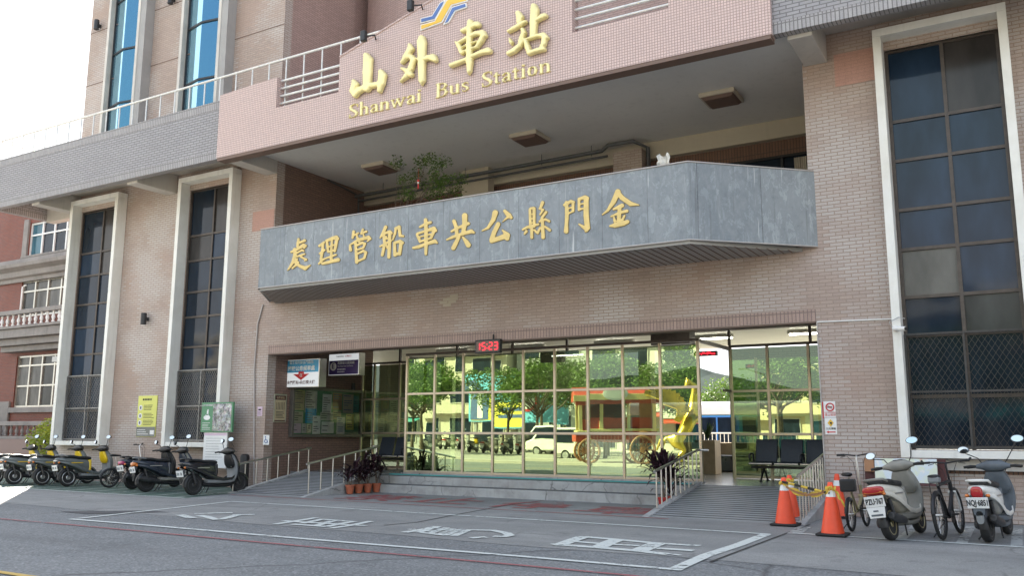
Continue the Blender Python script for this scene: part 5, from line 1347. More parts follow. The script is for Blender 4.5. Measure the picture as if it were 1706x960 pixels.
for s in (-1, 1):
    mb = MB()
    for k in range(9):
        a = R(20 + k * 11); l = 1.7 - .1 * k
        p = Vector((.15 - .06 * k, s * .25, 2.0 - .05 * k)); q = p + Vector((-math.cos(a) * l, s * .5, math.sin(a) * l * .8)); n_ = Vector((math.sin(a), 0, math.cos(a))) * .12
        mb.poly([p - n_, p + n_, q + n_ * .5, q - n_ * .6], (0, .03 * s, 0))
    mb.build('wing', 'statue_gold', sg, local=True)
MB().box(-1.1, .9, -.6, .6, -.02, .1).build('base', 'stone_trim', sg, local=True, bevel=.02)

for k, (px, h) in enumerate(((1176, 3.9), (1204, 4.4), (1222, 4.8))):
    b_ = on_y(px, 700, 60.0); o_ = tree(b_.x, 60.0, h + .6, 1.9, 70 + k, ['small tree beyond the parked bus, left in the doorway view', 'small tree beyond the parked bus, middle of the doorway view', 'small tree beyond the parked bus, right in the doorway view'][k], 'leaf_green', 1600, .2); o_['group'] = 'trees beyond the bus yard'
# ================================================================== SIGNS AND FITTINGS ON THE WALLS
def wall_board(name, label, cat, x0, x1, z0, z1, y, mat, d=.03, bevel=.004, group=None):
    t = thing(name, label, cat, ((x0 + x1) / 2, y, z0), group=group)
    MB().box(x0, x1, y - d, y - .001, z0, z1).build('panel', mat, t, bevel=bevel)
    return t
def flat(par, name, mat, x0, x1, z0, z1, y, d=.003):
    return MB().box(x0, x1, y - d, y, z0, z1).build(name, mat, par)
def lines(par, x0, x1, z0, z1, n, y, mat='black_ink', seed=0, frac=.35):
    r = random.Random(seed); mb = MB()
    for k in range(n):
        z = z1 - (z1 - z0) * (k + .5) / n; h = (z1 - z0) / n * frac; x = x0
        xe = x1 - (x1 - x0) * r.uniform(0, .3)
        while x < xe:
            wd = r.uniform(.4, 1.2) * h * 1.3; mb.box(x, min(xe, x + wd), y - .002, y, z - h / 2, z + h / 2); x += wd + h * .35
    return mb.build('print_lines', mat, par)
# yellow safety poster
t = wall_board('poster', 'tall yellow poster with a dark foot on the wall between the two left windows', 'poster', -22.96, -22.10, 1.33, 2.53, FY, 'poster_yellow', .02)
yy = FY - .021
flat(t, 'foot', 'grey_gloss', -22.96 + .01, -22.11, 1.34, 1.62, yy); lines(t, -22.9, -22.4, 1.38, 1.56, 3, yy - .004, 'white_paint', 2)
flat(t, 'foot_mark', 'white_paint', -22.33, -22.15, 1.40, 1.52, yy - .003)
lines(t, -22.75, -22.3, 2.38, 2.46, 1, yy, 'black_ink', 3, .7)
for k, z in enumerate((2.18, 1.94, 1.74)):
    MB().lathe((-22.82, yy, z), [(.08, -.004), (.08, 0)], 20, 'y').build('pictogram', 'white_paint', t); flat(t, 'pictogram_mark', 'blue_grey_plastic', -22.85, -22.79, z - .04, z + .04, yy - .005)
    lines(t, -22.68, -22.2, z - .08, z + .09, 4, yy, 'black_ink', 5 + k, .35)
wall_board('notice_plate', 'tiny white plate on the wall right of the yellow poster', 'notice', -21.85, -21.62, 1.43, 1.5, FY, 'white_paint', .012)
# green orientation board over a white map
t = wall_board('orientation_board', 'green framed board with an aerial map beside the left ramp', 'map board', -19.62, -18.40, 1.47, 2.27, FY - .42, 'map_green', .06)
for x in (-19.4, -18.65): MB().box(x - .03, x + .03, FY - .419, FY - .35, .5, 2.2).build('post', 'rail_grey', t)
yb = FY - .481
MB().box(-19.16, -18.45, yb - .004, yb, 1.50, 2.23).build('aerial_map', 'aerial_print', t)
text('heading', '山外市區導覽圖', 'white_paint', t, (-19.39, yb - .004, 2.19), XU, ZU, .058)
mb = MB(); mb.lathe((-19.39, yb - .002, 1.86), [(.11, -.003), (.11, 0)], 20, 'y', Matrix.Diagonal((1.2, 1, .6)).to_3x3()); mb.lathe((-19.36, yb - .002, 2.06), [(.025, -.003), (.025, 0)], 12, 'y')
mb.box(-19.40, -19.34, yb - .005, yb, 1.95, 2.04); mb.bar((-19.36, yb - .004, 1.97), (-19.30, yb - .004, 1.90), .025, .005); mb.bar((-19.38, yb - .004, 1.97), (-19.45, yb - .004, 1.92), .025, .005)
mb.build('pictogram', 'white_paint', t)
lines(t, -19.56, -19.24, 1.52, 1.74, 5, yb, 'white_paint', 4, .3)
t = wall_board('map_sheet', 'white map sheet standing below the green orientation board', 'map panel', -19.50, -18.60, .52, 1.46, FY - .42, 'white_paint', .03)
flat(t, 'heading_bar', 'pink_paper', -19.48, -18.62, 1.38, 1.44, FY - .451); lines(t, -19.4, -18.7, .7, 1.34, 9, FY - .452, 'grey_plastic', 9, .12)
# bin-like dark post and conduit beside the pier
t = thing('bollard', 'short black round topped bollard beside the left ramp', 'bollard', (-18.1, 16.75, 0)); MB().lathe((-18.1, 16.75, 0), [(.12, 0), (.12, .82), (.11, .87), (.06, .9)], 16).build('body', 'black', t, smooth=40)
t = wall_board('notice_plate', 'pink notice with a motorcycle picture beside the wall conduit', 'notice', -17.98, -17.80, 1.90, 2.15, FY, 'pink_paper', .012)
flat(t, 'pictogram', 'black_ink', -17.94, -17.84, 2.05, 2.09, FY - .013); lines(t, -17.96, -17.82, 1.93, 2.02, 3, FY - .013, 'black_ink', 3, .3)
t = wall_board('wheelchair_sign', 'white wheelchair access sign with a blue symbol at the left ramp', 'sign', -17.68, -17.46, 1.14, 1.40, FY - .03, 'white_paint', .012)
mb = MB(); cx, cz, y0 = -17.57, 1.27, FY - .046
mb.tube([(cx + .05 * math.cos(a), y0, cz - .03 + .05 * math.sin(a)) for a in np.linspace(R(120), R(380), 14)], .008, 6)
mb.tube([(cx - .02, y0, cz + .06), (cx - .01, y0, cz), (cx + .04, y0, cz), (cx + .06, y0, cz - .07)], .009, 6); mb.sphere((cx - .02, y0, cz + .085), .016, 6); mb.build('symbol', 'blue_ink', t)
t = thing('conduit', 'thin pale conduit running down the wall left of the entrance', 'conduit', (-18.0, FY - .03, 0))
MB().tube([(-17.95, FY - .03, 4.93), (-18.12, FY - .03, 4.4), (-18.16, FY - .03, 3.2), (-18.08, FY - .03, 2.0), (-17.95, FY - .03, .1)], .02).build('pipe', 'conduit', t, smooth=50)
mb = MB()
for x, z in ((-18.2, 4.2), (-18.14, 2.9), (-18.06, 1.8), (-17.97, .5)): mb.box(x - .04, x + .04, FY - .03, FY - .001, z - .015, z + .015)
mb.build('clips', 'conduit', t)
t = thing('conduit', 'white cable conduit running level from the entrance corner to the right window', 'conduit', (-2.7, FY, 3.52))
MB().tube([(-3.36, FY - .015, 3.545), (-2.02, FY - .015, 3.52)], .014).build('pipe', 'white_paint', t)
MB().tube([(-3.365, FY - .012, .45), (-3.365, FY - .012, 3.55)], .012).build('pipe', 'conduit', t)
# up-down wall lamps
def wall_lamp(x, z, label):
    t = thing('wall_lamp', label, 'wall lamp', (x, FY, z), group='black up-and-down lamps of the facade')
    MB().cyl((x, FY - .16, z - .17), (x, FY - .16, z + .17), .085, n=18).build('body', 'dark_metal', t, smooth=40, bevel=.006)
    MB().box(x - .035, x + .035, FY - .09, FY - .001, z - .05, z + .05).build('bracket', 'dark_metal', t)
    MB().cyl((x, FY - .16, z + .171), (x, FY - .16, z + .18), .07, n=18).build('lens', 'pane_grey', t)
wall_lamp(-22.80, 4.83, 'black wall lamp on the tiles between the two left windows')
p = on_y(168, 44, FY); wall_lamp(p.x, p.z, 'black wall lamp on the tower left of its first blue window')
p = on_y(291, 1, FY); wall_lamp(p.x, p.z, 'black wall lamp on the tower between its two blue windows')
# spotlights on arms over the gable
for (px, py), lb in (((606, 60), 'lower spotlight on an arm at the gable edge'), ((684, 9), 'upper spotlight on an arm at the gable edge, beside the emblem')):
    a = on_y(px, py, 14.85); b = on_y(px + 16, py + 1, 15.32)
    t = thing('spotlight', lb, 'spotlight', (a.x, a.y, a.z), group='spotlights of the name sign')
    MB().box(a.x - .07, a.x + .07, a.y - .06, a.y + .06, a.z - .13, a.z + .13).build('housing', 'dark_metal', t, bevel=.02)
    MB().tube([(a.x, a.y, a.z), (a.x + .12, 15.1, a.z + .1), (b.x, 15.45, b.z - .1)], .018).build('arm', 'dark_metal', t)
# flush lamps in the recess ceiling
for (x, y), lb in (((-15.5, 18.85), 'square ceiling lamp above the left end of the balcony, by the tree'), ((-10.55, 18.75), 'square ceiling lamp in the middle of the recess ceiling'), ((-5.48, 18.55), 'square ceiling lamp at the right end of the recess ceiling')):
    t = thing('ceiling_lamp', lb, 'ceiling lamp', (x, y, 8.9), group='square lamps of the recess ceiling')
    MB().box(x - .40, x + .40, y - .40, y + .40, 8.90, 8.999).build('frame', 'cream_paint', t, bevel=.01)
    MB().loft([[(x - .36, y - .36, 8.899), (x + .36, y - .36, 8.899), (x + .36, y + .36, 8.899), (x - .36, y + .36, 8.899)], [(x - .30, y - .30, 8.84), (x + .30, y - .30, 8.84), (x + .30, y + .30, 8.84), (x - .30, y + .30, 8.84)]]).build('diffuser', 'brown_trim', t)
# drain pipe along the recess ceiling
t = thing('drain_pipe', 'dark pipe hung along the back of the recess ceiling', 'pipe', (-12, BY - .7, 8.8))
MB().tube([(XL + .1, BY - .75, 8.72), (-9.2, BY - .75, 8.80), (-9.0, BY - .8, 8.9), (-8.3, BY - .8, 8.9), (-8.05, BY - .4, 8.8), (-8.05, BY - .35, 5.2)], .055).build('pipe', 'pipe_grey', t, smooth=50)
MB().tube([(XL + .1, BY - .6, 8.60), (-9.1, BY - .62, 8.68)], .035).build('pipe', 'pipe_grey', t, smooth=50)
for x in (-16.5, -13.5, -11, -9.5): MB().cyl((x, BY - .75, 8.7), (x, BY - .75, 8.999), .012, n=6).build('hanger', 'pipe_grey', t)
t = thing('wall_pipe', 'thin dark pipe down the back corner of the recess', 'pipe', (XL + .1, 20.3, 5)); MB().tube([(XL + .06, 19.0, 8.95), (XL + .06, 20.4, 8.8), (XL + .06, 20.5, 5.1)], .03).build('pipe', 'pipe_grey', t)
# balcony tree in a pot, with a red tassel
tr = thing('potted_tree', 'leafy potted tree standing behind the slate balcony front', 'potted tree', (-13.9, 17.4, 5.1))
r_ = random.Random(11); tb = Vector((-13.9, 17.4, 5.1))
MB().lathe(tb, [(.2, 0), (.28, .45), (.31, .47), (.31, .53), (.27, .53), (.26, .46), (.02, .45)], 20).build('pot', 'pot_clay', tr, smooth=40)
mb = MB(); tips = []
targets = [on_y(*p, 17.3) for p in ((664, 318), (672, 300), (690, 288), (707, 272), (718, 290), (700, 305), (722, 268), (738, 282), (752, 275), (760, 295), (744, 300), (735, 312), (750, 315), (690, 325), (712, 322), (738, 325), (676, 278), (728, 300))]
for k, e in enumerate(targets):
    s = tb + Vector((r_.uniform(-.06, .06), r_.uniform(-.06, .06), .45)); e = e + Vector((0, r_.uniform(-.35, .35), 0))
    m = (s * .5 + e * .5) + Vector((0, 0, .2)); mb.tube([s, m, e], [.018, .012, .004], 5); tips.append(e)
mb.build('trunk', 'bark', tr, smooth=60)
mb = MB()
for k, e in enumerate(tips):
    big = e.x > -13.7
    leaves(mb, e, (.24, .24, .21) if big else (.24, .24, .17), 105 if big else 48, .075, r_, .1)
mb.build('foliage', 'leaf_green', tr, recalc=False)
p = on_y(697, 303, 17.0)
ta = thing('tassel', 'red hanging tassel in the leaves of the balcony tree', 'ornament', (p.x, 17.0, p.z))
MB().sphere((p.x, 17.0, p.z + .03), .035, 8).build('ball', 'lantern_red', ta, smooth=60); MB().cyl((p.x, 17.0, p.z - .02), (p.x, 17.0, p.z - .18), .014, .022).build('fringe', 'lantern_red', ta); MB().cyl((p.x, 17.0, p.z - .0), (p.x, 17.0, p.z - .05), .02, n=10).build('bead', 'white_paint', ta); MB().cyl((p.x, 17.0, p.z + .09), (p.x, 17.0, p.z + .35), .004, n=6).build('cord', 'lantern_red', ta)
def rag(x, y, z, label, s):
    t = thing('rag', label, 'rag', (x, y, z)); r = random.Random(s); mb = MB(); rows = []
    for i in range(7):
        rows.append([Vector((x - .13 + .26 * i / 6 + r.uniform(-.015, .015), y + .05 * math.sin(i * 1.9) + r.uniform(-.02, .02) + (-.03 if j % 2 else .02), z + .075 * j + r.uniform(-.02, .02) + (.05 * math.sin(i * 1.6) if j == 3 else 0))) for j in range(4)])
    vs = [[mb.bm.verts.new(p) for p in rw] for rw in rows]
    for i in range(6):
        for j in range(3): mb.face([vs[i][j], vs[i + 1][j], vs[i + 1][j + 1], vs[i][j + 1]])
    o = mb.build('cloth', 'rag_white', t, smooth=80); md = o.modifiers.new('solid', 'SOLIDIFY'); md.thickness = .012
p = on_y(1106, 268, 15.28); rag(p.x, 15.28, 6.49, 'crumpled white rag on the right end of the balcony edge', 1)
p = on_y(473, 371, 16.0); rag(p.x, 16.3, 6.49, 'crumpled white rag on the left end of the balcony edge', 2)
# ---- entrance signs
def light_box(x0, x1, z0, z1, y, dep, label):
    t = thing('light_box', label, 'light box sign', ((x0 + x1) / 2, y, z0), group='projecting light boxes at the entrance')
    MB().box(x0, x1, y, y + dep, z0, z1).build('casing', 'aluminium', t, bevel=.008)
    flat(t, 'face', 'lit_white', x0 + .02, x1 - .02, z0 + .02, z1 - .02, y - .001)
    return t
y1 = 17.75; a = on_y(474, 602, y1); b = on_y(531, 645, y1)
t = light_box(a.x, b.x, b.z, 3.46, y1, .28, 'white and sky blue light box with a red arrow at the entrance'); x0, x1, z0, z1 = a.x, b.x, b.z, 3.46; xm = (x0 + x1) / 2
flat(t, 'blue_field', 'sky_blue_ink', x0 + .03, x1 - .03, z0 + (z1 - z0) * .53, z1 - .03, y1 - .006)
text('lettering', '衛生福利部金門醫院', 'white_paint', t, (xm, y1 - .012, z1 - .10), XU, ZU, .098)
text('lettering', '接駁公車候車處', 'white_paint', t, (xm, y1 - .012, z1 - .265), XU, ZU, .142, bold=.003)
text('lettering', '金門醫院•向日葵大樓', 'maroon', t, (xm, y1 - .008, z0 + .13), XU, ZU, .110, bold=.002)
mb = MB(); zz = z0 + (z1 - z0) * .5; mb.poly([(xm + .1, y1 - .0065, zz + .05), (xm + .1, y1 - .0065, zz - .02), (xm + .30, y1 - .0065, zz - .02), (xm, y1 - .0065, zz - .19), (xm - .30, y1 - .0065, zz - .02), (xm - .1, y1 - .0065, zz - .02), (xm - .1, y1 - .0065, zz + .05)], (0, -.003, 0)); mb.build('arrow', 'red_ink', t)
text('lettering', '在', 'white_paint', t, (xm, y1 - .013, zz - .06), XU, ZU, .11)
for z in (z0 + .02, z1 - .02): MB().box(XL + .002, x0 + .1, y1 + .10, y1 + .16, z - .02, z + .02).build('bracket', 'aluminium', t)
y2 = 18.6; a = on_y(548, 592, y2); b = on_y(598, 625, y2)
t = light_box(a.x, b.x, b.z, a.z + .03, y2, .24, 'purple and white light box with a round letter E at the entrance'); x0, x1, z0, z1 = a.x, b.x, b.z, a.z + .03
flat(t, 'purple_field', 'purple_ink', x0 + .03, x1 - .03, z0 + .03, z0 + (z1 - z0) * .68, y2 - .006)
MB().lathe((x0 + .19, y2 - .012, z0 + .26), [(.115, -.004), (.115, 0)], 24, 'y').build('roundel', 'white_paint', t)
text('lettering', 'E', 'purple_ink', t, (x0 + .19, y2 - .022, z0 + .26), XU, ZU, .2, bold=.004)
text('lettering', '風獅爺主題路線', 'white_paint', t, (x0 + .34, y2 - .012, z0 + .345), XU, ZU, .088, 'LEFT'); text('lettering', 'The Wind Lion God Route', 'white_paint', t, (x0 + .34, y2 - .012, z0 + .26), XU, ZU, .052, 'LEFT')
lines(t, x0 + .34, x0 + .66, z0 + .07, z0 + .21, 2, y2 - .009, 'white_paint', 8, .45)
text('lettering', 'TAIWAN', 'black_ink', t, (x0 + .42, y2 - .010, z1 - .09), XU, ZU, .07); text('lettering', '台灣好行', 'red_ink', t, (x0 + .72, y2 - .010, z1 - .09), XU, ZU, .062)
MB().box(x0 + .3, x0 + .36, y2 + .08, y2 + .14, z1, 4.049).build('bracket', 'dark_metal', t); MB().box(x1 - .3, x1 - .24, y2 + .08, y2 + .14, z1, 4.049).build('bracket', 'dark_metal', t)
# LED clock
cx0, cx1, cz0, cz1 = -10.95, -10.28, 3.27, 3.58
t = thing('led_clock', 'red LED clock reading 15 23 under the entrance lintel', 'clock', (-10.6, 16.9, 3.27))
MB().box(cx0, cx1, 16.88, 16.985, cz0, cz1).build('casing', 'black', t, bevel=.008); flat(t, 'face', 'brown_trim', cx0 + .035, cx1 - .035, cz0 + .035, cz1 - .035, 16.879)
SEGS = {'1': 'bc', '5': 'afgcd', '2': 'abged', '3': 'abgcd'}
mb = MB()
def digit(ch, x, z, w_, h_):
    g = {'a': (0, h_, w_, h_), 'b': (w_, h_ / 2, w_, h_), 'c': (w_, 0, w_, h_ / 2), 'd': (0, 0, w_, 0), 'e': (0, 0, 0, h_ / 2), 'f': (0, h_ / 2, 0, h_), 'g': (0, h_ / 2, w_, h_ / 2)}
    for s in SEGS[ch]:
        xa, za, xb, zb = g[s]; k = .008
        mb.box(x + xa - (.012 if xa == xb else -k), x + xb + (.012 if xa == xb else -k), 16.868, 16.8755, z + za - (.012 if za == zb else -k), z + zb + (.012 if za == zb else -k))
for ch, x in zip('1523', (-10.91, -10.76, -10.57, -10.43)): digit(ch, x, 3.345, .09, .16)
for z in (3.38, 3.47): mb.box(-10.632, -10.612, 16.868, 16.8755, z - .01, z + .01)
mb.build('digits', 'led_red', t)
MB().cyl((-10.5, 16.95, 3.58), (-10.5, 16.95, 3.7), .02, n=8).build('hook', 'black', t)
# red LED ticker inside over the doorway
t = thing('led_ticker', 'red LED message strip hanging inside over the doorway', 'display', (-6.9, 21.5, 3.3)); MB().box(-7.35, -6.75, 21.6, 21.7, 3.42, 3.54).build('casing', 'black', t); mb = MB(); r_ = random.Random(2)
for k in range(14): x = -7.31 + k * .038; mb.box(x, x + .024, 21.59, 21.598, 3.445 + r_.choice((0, .02)), 3.49 + r_.choice((0, .025)))
mb.build('characters', 'led_red', t)
# notice case on the side wall of the entrance (faces right)
t = thing('notice_case', 'glazed notice case full of pinned papers on the entrance side wall', 'notice case', (XL, 19.5, 1.4))
Y0, Y1, Z0, Z1 = 17.95, 20.75, 1.42, 2.66; X0 = XL
MB().box(X0 + .001, X0 + .05, Y0, Y1, Z0, Z1).build('backboard', 'map_green', t)
mb = MB(); mb.box(X0 + .002, X0 + .14, Y0 - .08, Y0, Z0 - .08, Z1 + .08); mb.box(X0 + .002, X0 + .14, Y1, Y1 + .08, Z0 - .08, Z1 + .08); mb.box(X0 + .002, X0 + .14, Y0, Y1, Z0 - .08, Z0 - .001); mb.box(X0 + .002, X0 + .14, Y0, Y1, Z1 + .001, Z1 + .08); mb.build('frame', 'case_frame', t, bevel=.006)
r_ = random.Random(5); cols = ['tan_paper', 'board_white', 'sky_blue_ink', 'pink_paper', 'tan_paper', 'white_paint', 'cream_paint', 'poster_yellow', 'pot_white', 'wagon_wood', 'board_teal', 'white_paint']
papers = [(0.02, .45, .65, 1.22, 'tan_paper'), (.05, .42, .3, .63, 'cream_paint'), (.02, .36, .02, .3, 'pink_paper'), (.38, .56, .02, .3, 'pot_white'), (.57, .76, .02, .28, 'cream_paint'), (.47, .95, .6, 1.22, 'pot_white'), (.5, .93, .3, .72, 'sky_blue_ink'), (.8, 1.12, .0, .52, 'white_paint'), (1.17, 1.55, .5, 1.15, 'board_white'), (1.1, 1.65, .38, .63, 'pot_white'), (1.16, 1.68, .02, .36, 'white_paint'), (1.6, 2.0, .7, 1.2, 'wagon_wood'), (1.62, 1.98, .42, .68, 'tan_paper'), (1.8, 2.15, .0, .5, 'white_paint'), (2.04, 2.5, .62, 1.18, 'cream_paint'), (2.2, 2.55, .12, .6, 'poster_yellow'), (2.5, 2.75, .65, 1.15, 'board_teal')]
for k, (a, b, c, d, m) in enumerate(papers):
    xx = X0 + .052 + .0015 * k
    pp = MB().box(xx, xx + .001, Y0 + a, Y0 + b, Z0 + c + .01, Z0 + d).build('paper', m, t)
    mb = MB(); n = max(3, int((d - c) / .07))
    for q in range(n):
        z = Z0 + d - .05 - (d - c - .08) * q / n
        if r_.random() < .8: mb.box(xx + .0015, xx + .002, Y0 + a + .04, Y0 + a + .04 + (b - a - .08) * r_.uniform(.4, 1), z - .012, z + .008)
    mb.build('print_lines', r_.choice(['black_ink', 'blue_grey_plastic', 'blue_ink', 'black_ink']), pp)
mb = MB(); mb.quad((X0 + .12, Y0, Z0), (X0 + .12, Y1, Z0), (X0 + .12, Y1, Z1), (X0 + .12, Y0, Z1)); mb.build('glass', 'clear_glass', t)
t = thing('framed_poster', 'small framed tan poster left of the notice case', 'poster', (XL, 17.5, 1.75)); MB().box(XL + .002, XL + .03, 17.27, 17.74, 1.74, 2.5).build('frame', 'aluminium', t, bevel=.004)
MB().box(XL + .031, XL + .033, 17.31, 17.70, 1.80, 2.34).build('sheet', 'tan_paper', t); MB().box(XL + .031, XL + .033, 17.31, 17.70, 2.345, 2.46).build('heading', 'maroon', t); MB().box(XL + .031, XL + .033, 17.31, 17.70, 1.765, 1.795).build('foot', 'maroon', t)
text('lettering', '山外車站', 'tan_paper', t, (XL + .035, 17.505, 2.40), (0, 1, 0), ZU, .075)
mb = MB()
for k in range(6): mb.box(XL + .0335, XL + .035, 17.36 + k * .055, 17.375 + k * .055, 2.08, 2.28)
for k in range(5): mb.box(XL + .0335, XL + .035, 17.35, 17.66 - .03 * (k % 3), 1.86 + k * .038, 1.875 + k * .038)
mb.build('print_lines', 'black_ink', t)
mb = MB(); mb.box(XL + .002, XL + .3, 19.6, 19.9, 2.82, 2.9); t = thing('ledge_lamp', 'small lamp on the top edge of the notice case', 'lamp', (XL + .2, 20.4, 2.75)); mb.bm.free()
MB().cyl((XL + .1, 20.4, 2.742), (XL + .1, 20.4, 2.95), .06, .05).build('body', 'pane_grey', t, smooth=40)
# signs by the right pier
t = wall_board('no_smoking_sign', 'white no smoking sign with a red ring on the right pier', 'sign', -3.33, -3.12, 1.76, 2.06, FY, 'white_paint', .01)
flat(t, 'strip', 'red_ink', -3.37, -3.332, 1.75, 2.05, FY - .002, .008)
cx, cz, yk = -3.215, 1.955, FY - .013
MB().tube([(cx + .068 * math.cos(a), yk, cz + .068 * math.sin(a)) for a in np.linspace(0, 2 * math.pi, 24, endpoint=False)], .011, 6, closed=True).build('ring', 'red_ink', t)
mb = MB(); mb.bar((cx - .048, yk, cz + .048), (cx + .048, yk, cz - .048), .016, .006); mb.build('slash', 'red_ink', t); MB().box(cx - .05, cx + .04, yk - .002, yk + .002, cz - .012, cz + .008).build('cigarette', 'black_ink', t)
text('lettering', 'NO SMOKING', 'red_ink', t, (cx, FY - .012, 1.855), XU, ZU, .032); text('lettering', '禁止吸菸', 'red_ink', t, (cx, FY - .012, 1.81), XU, ZU, .05)
t = wall_board('direction_sign', 'white sign with a yellow diamond and red arrow under the no smoking sign', 'sign', -3.325, -3.115, 1.455, 1.755, FY, 'white_paint', .01)
mb = MB(); cx, cz = -3.22, 1.665; mb.poly([(cx, yk + .002, cz + .07), (cx + .055, yk + .002, cz), (cx, yk + .002, cz - .07), (cx - .055, yk + .002, cz)], (0, -.003, 0)); mb.build('diamond', 'logo_yellow', t)
mb = MB(); mb.poly([(cx - .02, yk - .002, cz + .02), (cx + .03, yk - .002, cz + .01), (cx + .01, yk - .002, cz - .04)], (0, -.002, 0)); mb.build('pictogram', 'black_ink', t)
text('lettering', '公共運輸', 'black_ink', t, (cx, FY - .012, 1.56), XU, ZU, .045)
mb = MB(); mb.poly([(cx - .08, yk, 1.50), (cx - .04, yk, 1.525), (cx - .04, yk, 1.51), (cx + .08, yk, 1.51), (cx + .08, yk, 1.49), (cx - .04, yk, 1.49), (cx - .04, yk, 1.475)], (0, -.002, 0)); mb.build('arrow', 'red_ink', t)
# map table by the right wall
t = thing('map_board', 'tilted tourist map board with maroon ends behind the right bicycles', 'map board', (-1.98, 16.6, 0))
MB().box(-2.62, -1.33, 16.60, 16.64, .62, 1.05).build('backing', 'maroon', t, bevel=.005)
for x in (-2.3, -1.6): MB().box(x - .04, x + .04, 16.641, 16.999, .7, .78).build('bracket', 'maroon', t)
M_ = Matrix.Translation((-1.95, 16.55, .84)) @ Matrix.Rotation(R(-8), 4, 'X')
MB().box(-.50, .50, -.02, .02, -.24, .22, M_).build('panel', 'maroon', t); MB().box(-.49, .49, -.026, -.021, -.195, .21, M_).build('map', 'town_map_print', t); MB().box(-.66, -.505, -.025, .015, -.02, .215, M_).build('title_panel', 'wagon_wood', t)
# CCTV camera on the window frame
t = thing('cctv_camera', 'white bullet security camera on the left jamb of the right window', 'camera', (-1.98, 16.6, 3.3))
MB().cyl((-1.96, 16.655, 3.30), (-1.96, 16.58, 3.30), .05, n=14).build('base', 'white_paint', t, smooth=40); MB().cyl((-1.99, 16.57, 3.30), (-1.78, 16.42, 3.27), .04, n=14).build('body', 'white_paint', t, smooth=40); MB().cyl((-1.779, 16.419, 3.27), (-1.76, 16.405, 3.267), .034, n=14).build('lens', 'black', t)
MB().tube([(-2.0, 16.64, 3.28), (-2.06, 16.6, 3.42), (-1.9, 16.62, 3.5), (-1.8, 16.62, 3.47)], .008).build('cable', 'rail_grey', t)
# ---- airport-style waiting chairs
def bench(n, loc, label):
    b = thing('waiting_bench', label, 'bench', loc)
    w_ = .56; L = n * w_
    MB().box(-L / 2, L / 2, -.04, .04, .28, .34).build('beam', 'black', b, local=True, bevel=.01)
    for k in range(n):
        x = -L / 2 + w_ * (k + .5)
        MB().loft([[(x + sx, y, z) for y, z in ((-.27, .37), (-.29, .40), (-.27, .43), (.1, .405), (.22, .41), (.22, .36), (.1, .355))] for sx in (-.255, .255)]).build('seat', 'chair_pad', b, local=True, bevel=.015, smooth=50)
        MB().loft([[(x + sx, y, z) for y, z in ((.19, .42), (.26, .62), (.33, .88), (.36, .93), (.385, .91), (.30, .62), (.235, .40))] for sx in (-.245, .245)]).build('backrest', 'chair_pad', b, local=True, bevel=.015, smooth=50)
        MB().box(x - .255, x + .255, -.31, -.292, .385, .405).build('seat_trim', 'steel', b, local=True)
    for k in range(n + 1):
        if n == 3 and k in (1, 3): continue
        x = -L / 2 + w_ * k
        MB().tube([(x, .2, .42), (x, .18, .6), (x, .0, .61), (x, -.12, .58), (x, -.14, .5), (x, -.08, .46)], .022, 8).build('armrest', 'black', b, local=True, smooth=50)
    for x in (-L / 2 + .28, L / 2 - .28):
        MB().tube([(x, .0, .29), (x, -.12, .2), (x, -.3, .03)], .022).build('leg', 'black', b, local=True, smooth=50); MB().tube([(x, .0, .29), (x, .12, .2), (x, .28, .03)], .022).build('leg', 'black', b, local=True, smooth=50)
        for y in (-.3, .28): MB().cyl((x, y, 0), (x, y, .03), .035, n=12).build('foot', 'black', b, local=True)
    return b
bench(3, (-4.72, 20.05, PZ), 'three black waiting chairs in front of the right glass screen')
bench(3, (-15.75, 20.2, PZ), 'black waiting chairs beside the notice case left of the glass entrance')
# ---- potted cordylines
def cordyline(name_label, loc, h, n, seed, potmat='pot_clay', spread=.45):
    r = random.Random(seed)
    t = thing('potted_plant', name_label, 'potted plant', loc, group='purple leaved plants in pots at the steps')
    MB().lathe((0, 0, 0), [(.075, 0), (.105, .17), (.118, .175), (.118, .215), (.10, .215), (.095, .18), (.01, .175)], 18).build('pot', potmat, t, local=True, smooth=40)
    MB().lathe((0, 0, 0), [(.0951, .181), (.01, .185)], 12).build('soil', 'soil', t, local=True)
    mb = MB(); heads = []
    for k in range(3):
        a = k * 2.1 + r.uniform(0, 1); p = Vector((math.cos(a) * .1, math.sin(a) * .1, h * r.uniform(.45, .8)))
        mb.tube([(0, 0, .17), p * .5 + Vector((0, 0, .08)), p], [.012, .01, .009], 6); heads.append(p)
    mb.build('stem', 'bark', t, local=True, smooth=60)
    mb = MB()
    for k in range(n):
        b = r.choice(heads) - Vector((0, 0, r.uniform(0, .22))); a = r.uniform(0, 2 * math.pi); el = r.uniform(.15, 1.35); l = r.uniform(.7, 1.15) * spread
        d = Vector((math.cos(a) * math.cos(el), math.sin(a) * math.cos(el), math.sin(el))); s = Vector((-math.sin(a), math.cos(a), 0)) * r.uniform(.025, .042)
        p1 = b + d * l * .5; p2 = b + d * l * .85 + Vector((0, 0, -.12 * l)); p3 = b + d * l + Vector((0, 0, -.3 * l))
        v = [mb.bm.verts.new(q) for q in (b - s * .3, b + s * .3, p1 + s, p1 - s, p2 + s * .7, p2 - s * .7, p3)]
        mb.face([v[0], v[1], v[2], v[3]]); mb.face([v[3], v[2], v[4], v[5]]); mb.face([v[5], v[4], v[6]])
    mb.build('foliage', 'leaf_purple', t, local=True, recalc=False)
    return t
cordyline('leftmost potted purple plant beside the left ramp, its pot in front', (-14.42, 16.72, 0), .85, 46, 1)
cordyline('second clay pot from the ramp end, full dark purple leaves', (-14.40, 17.02, 0), .95, 50, 2)
cordyline('third clay pot in the row beside the left ramp, dark leaves', (-14.37, 17.32, 0), .9, 44, 3)
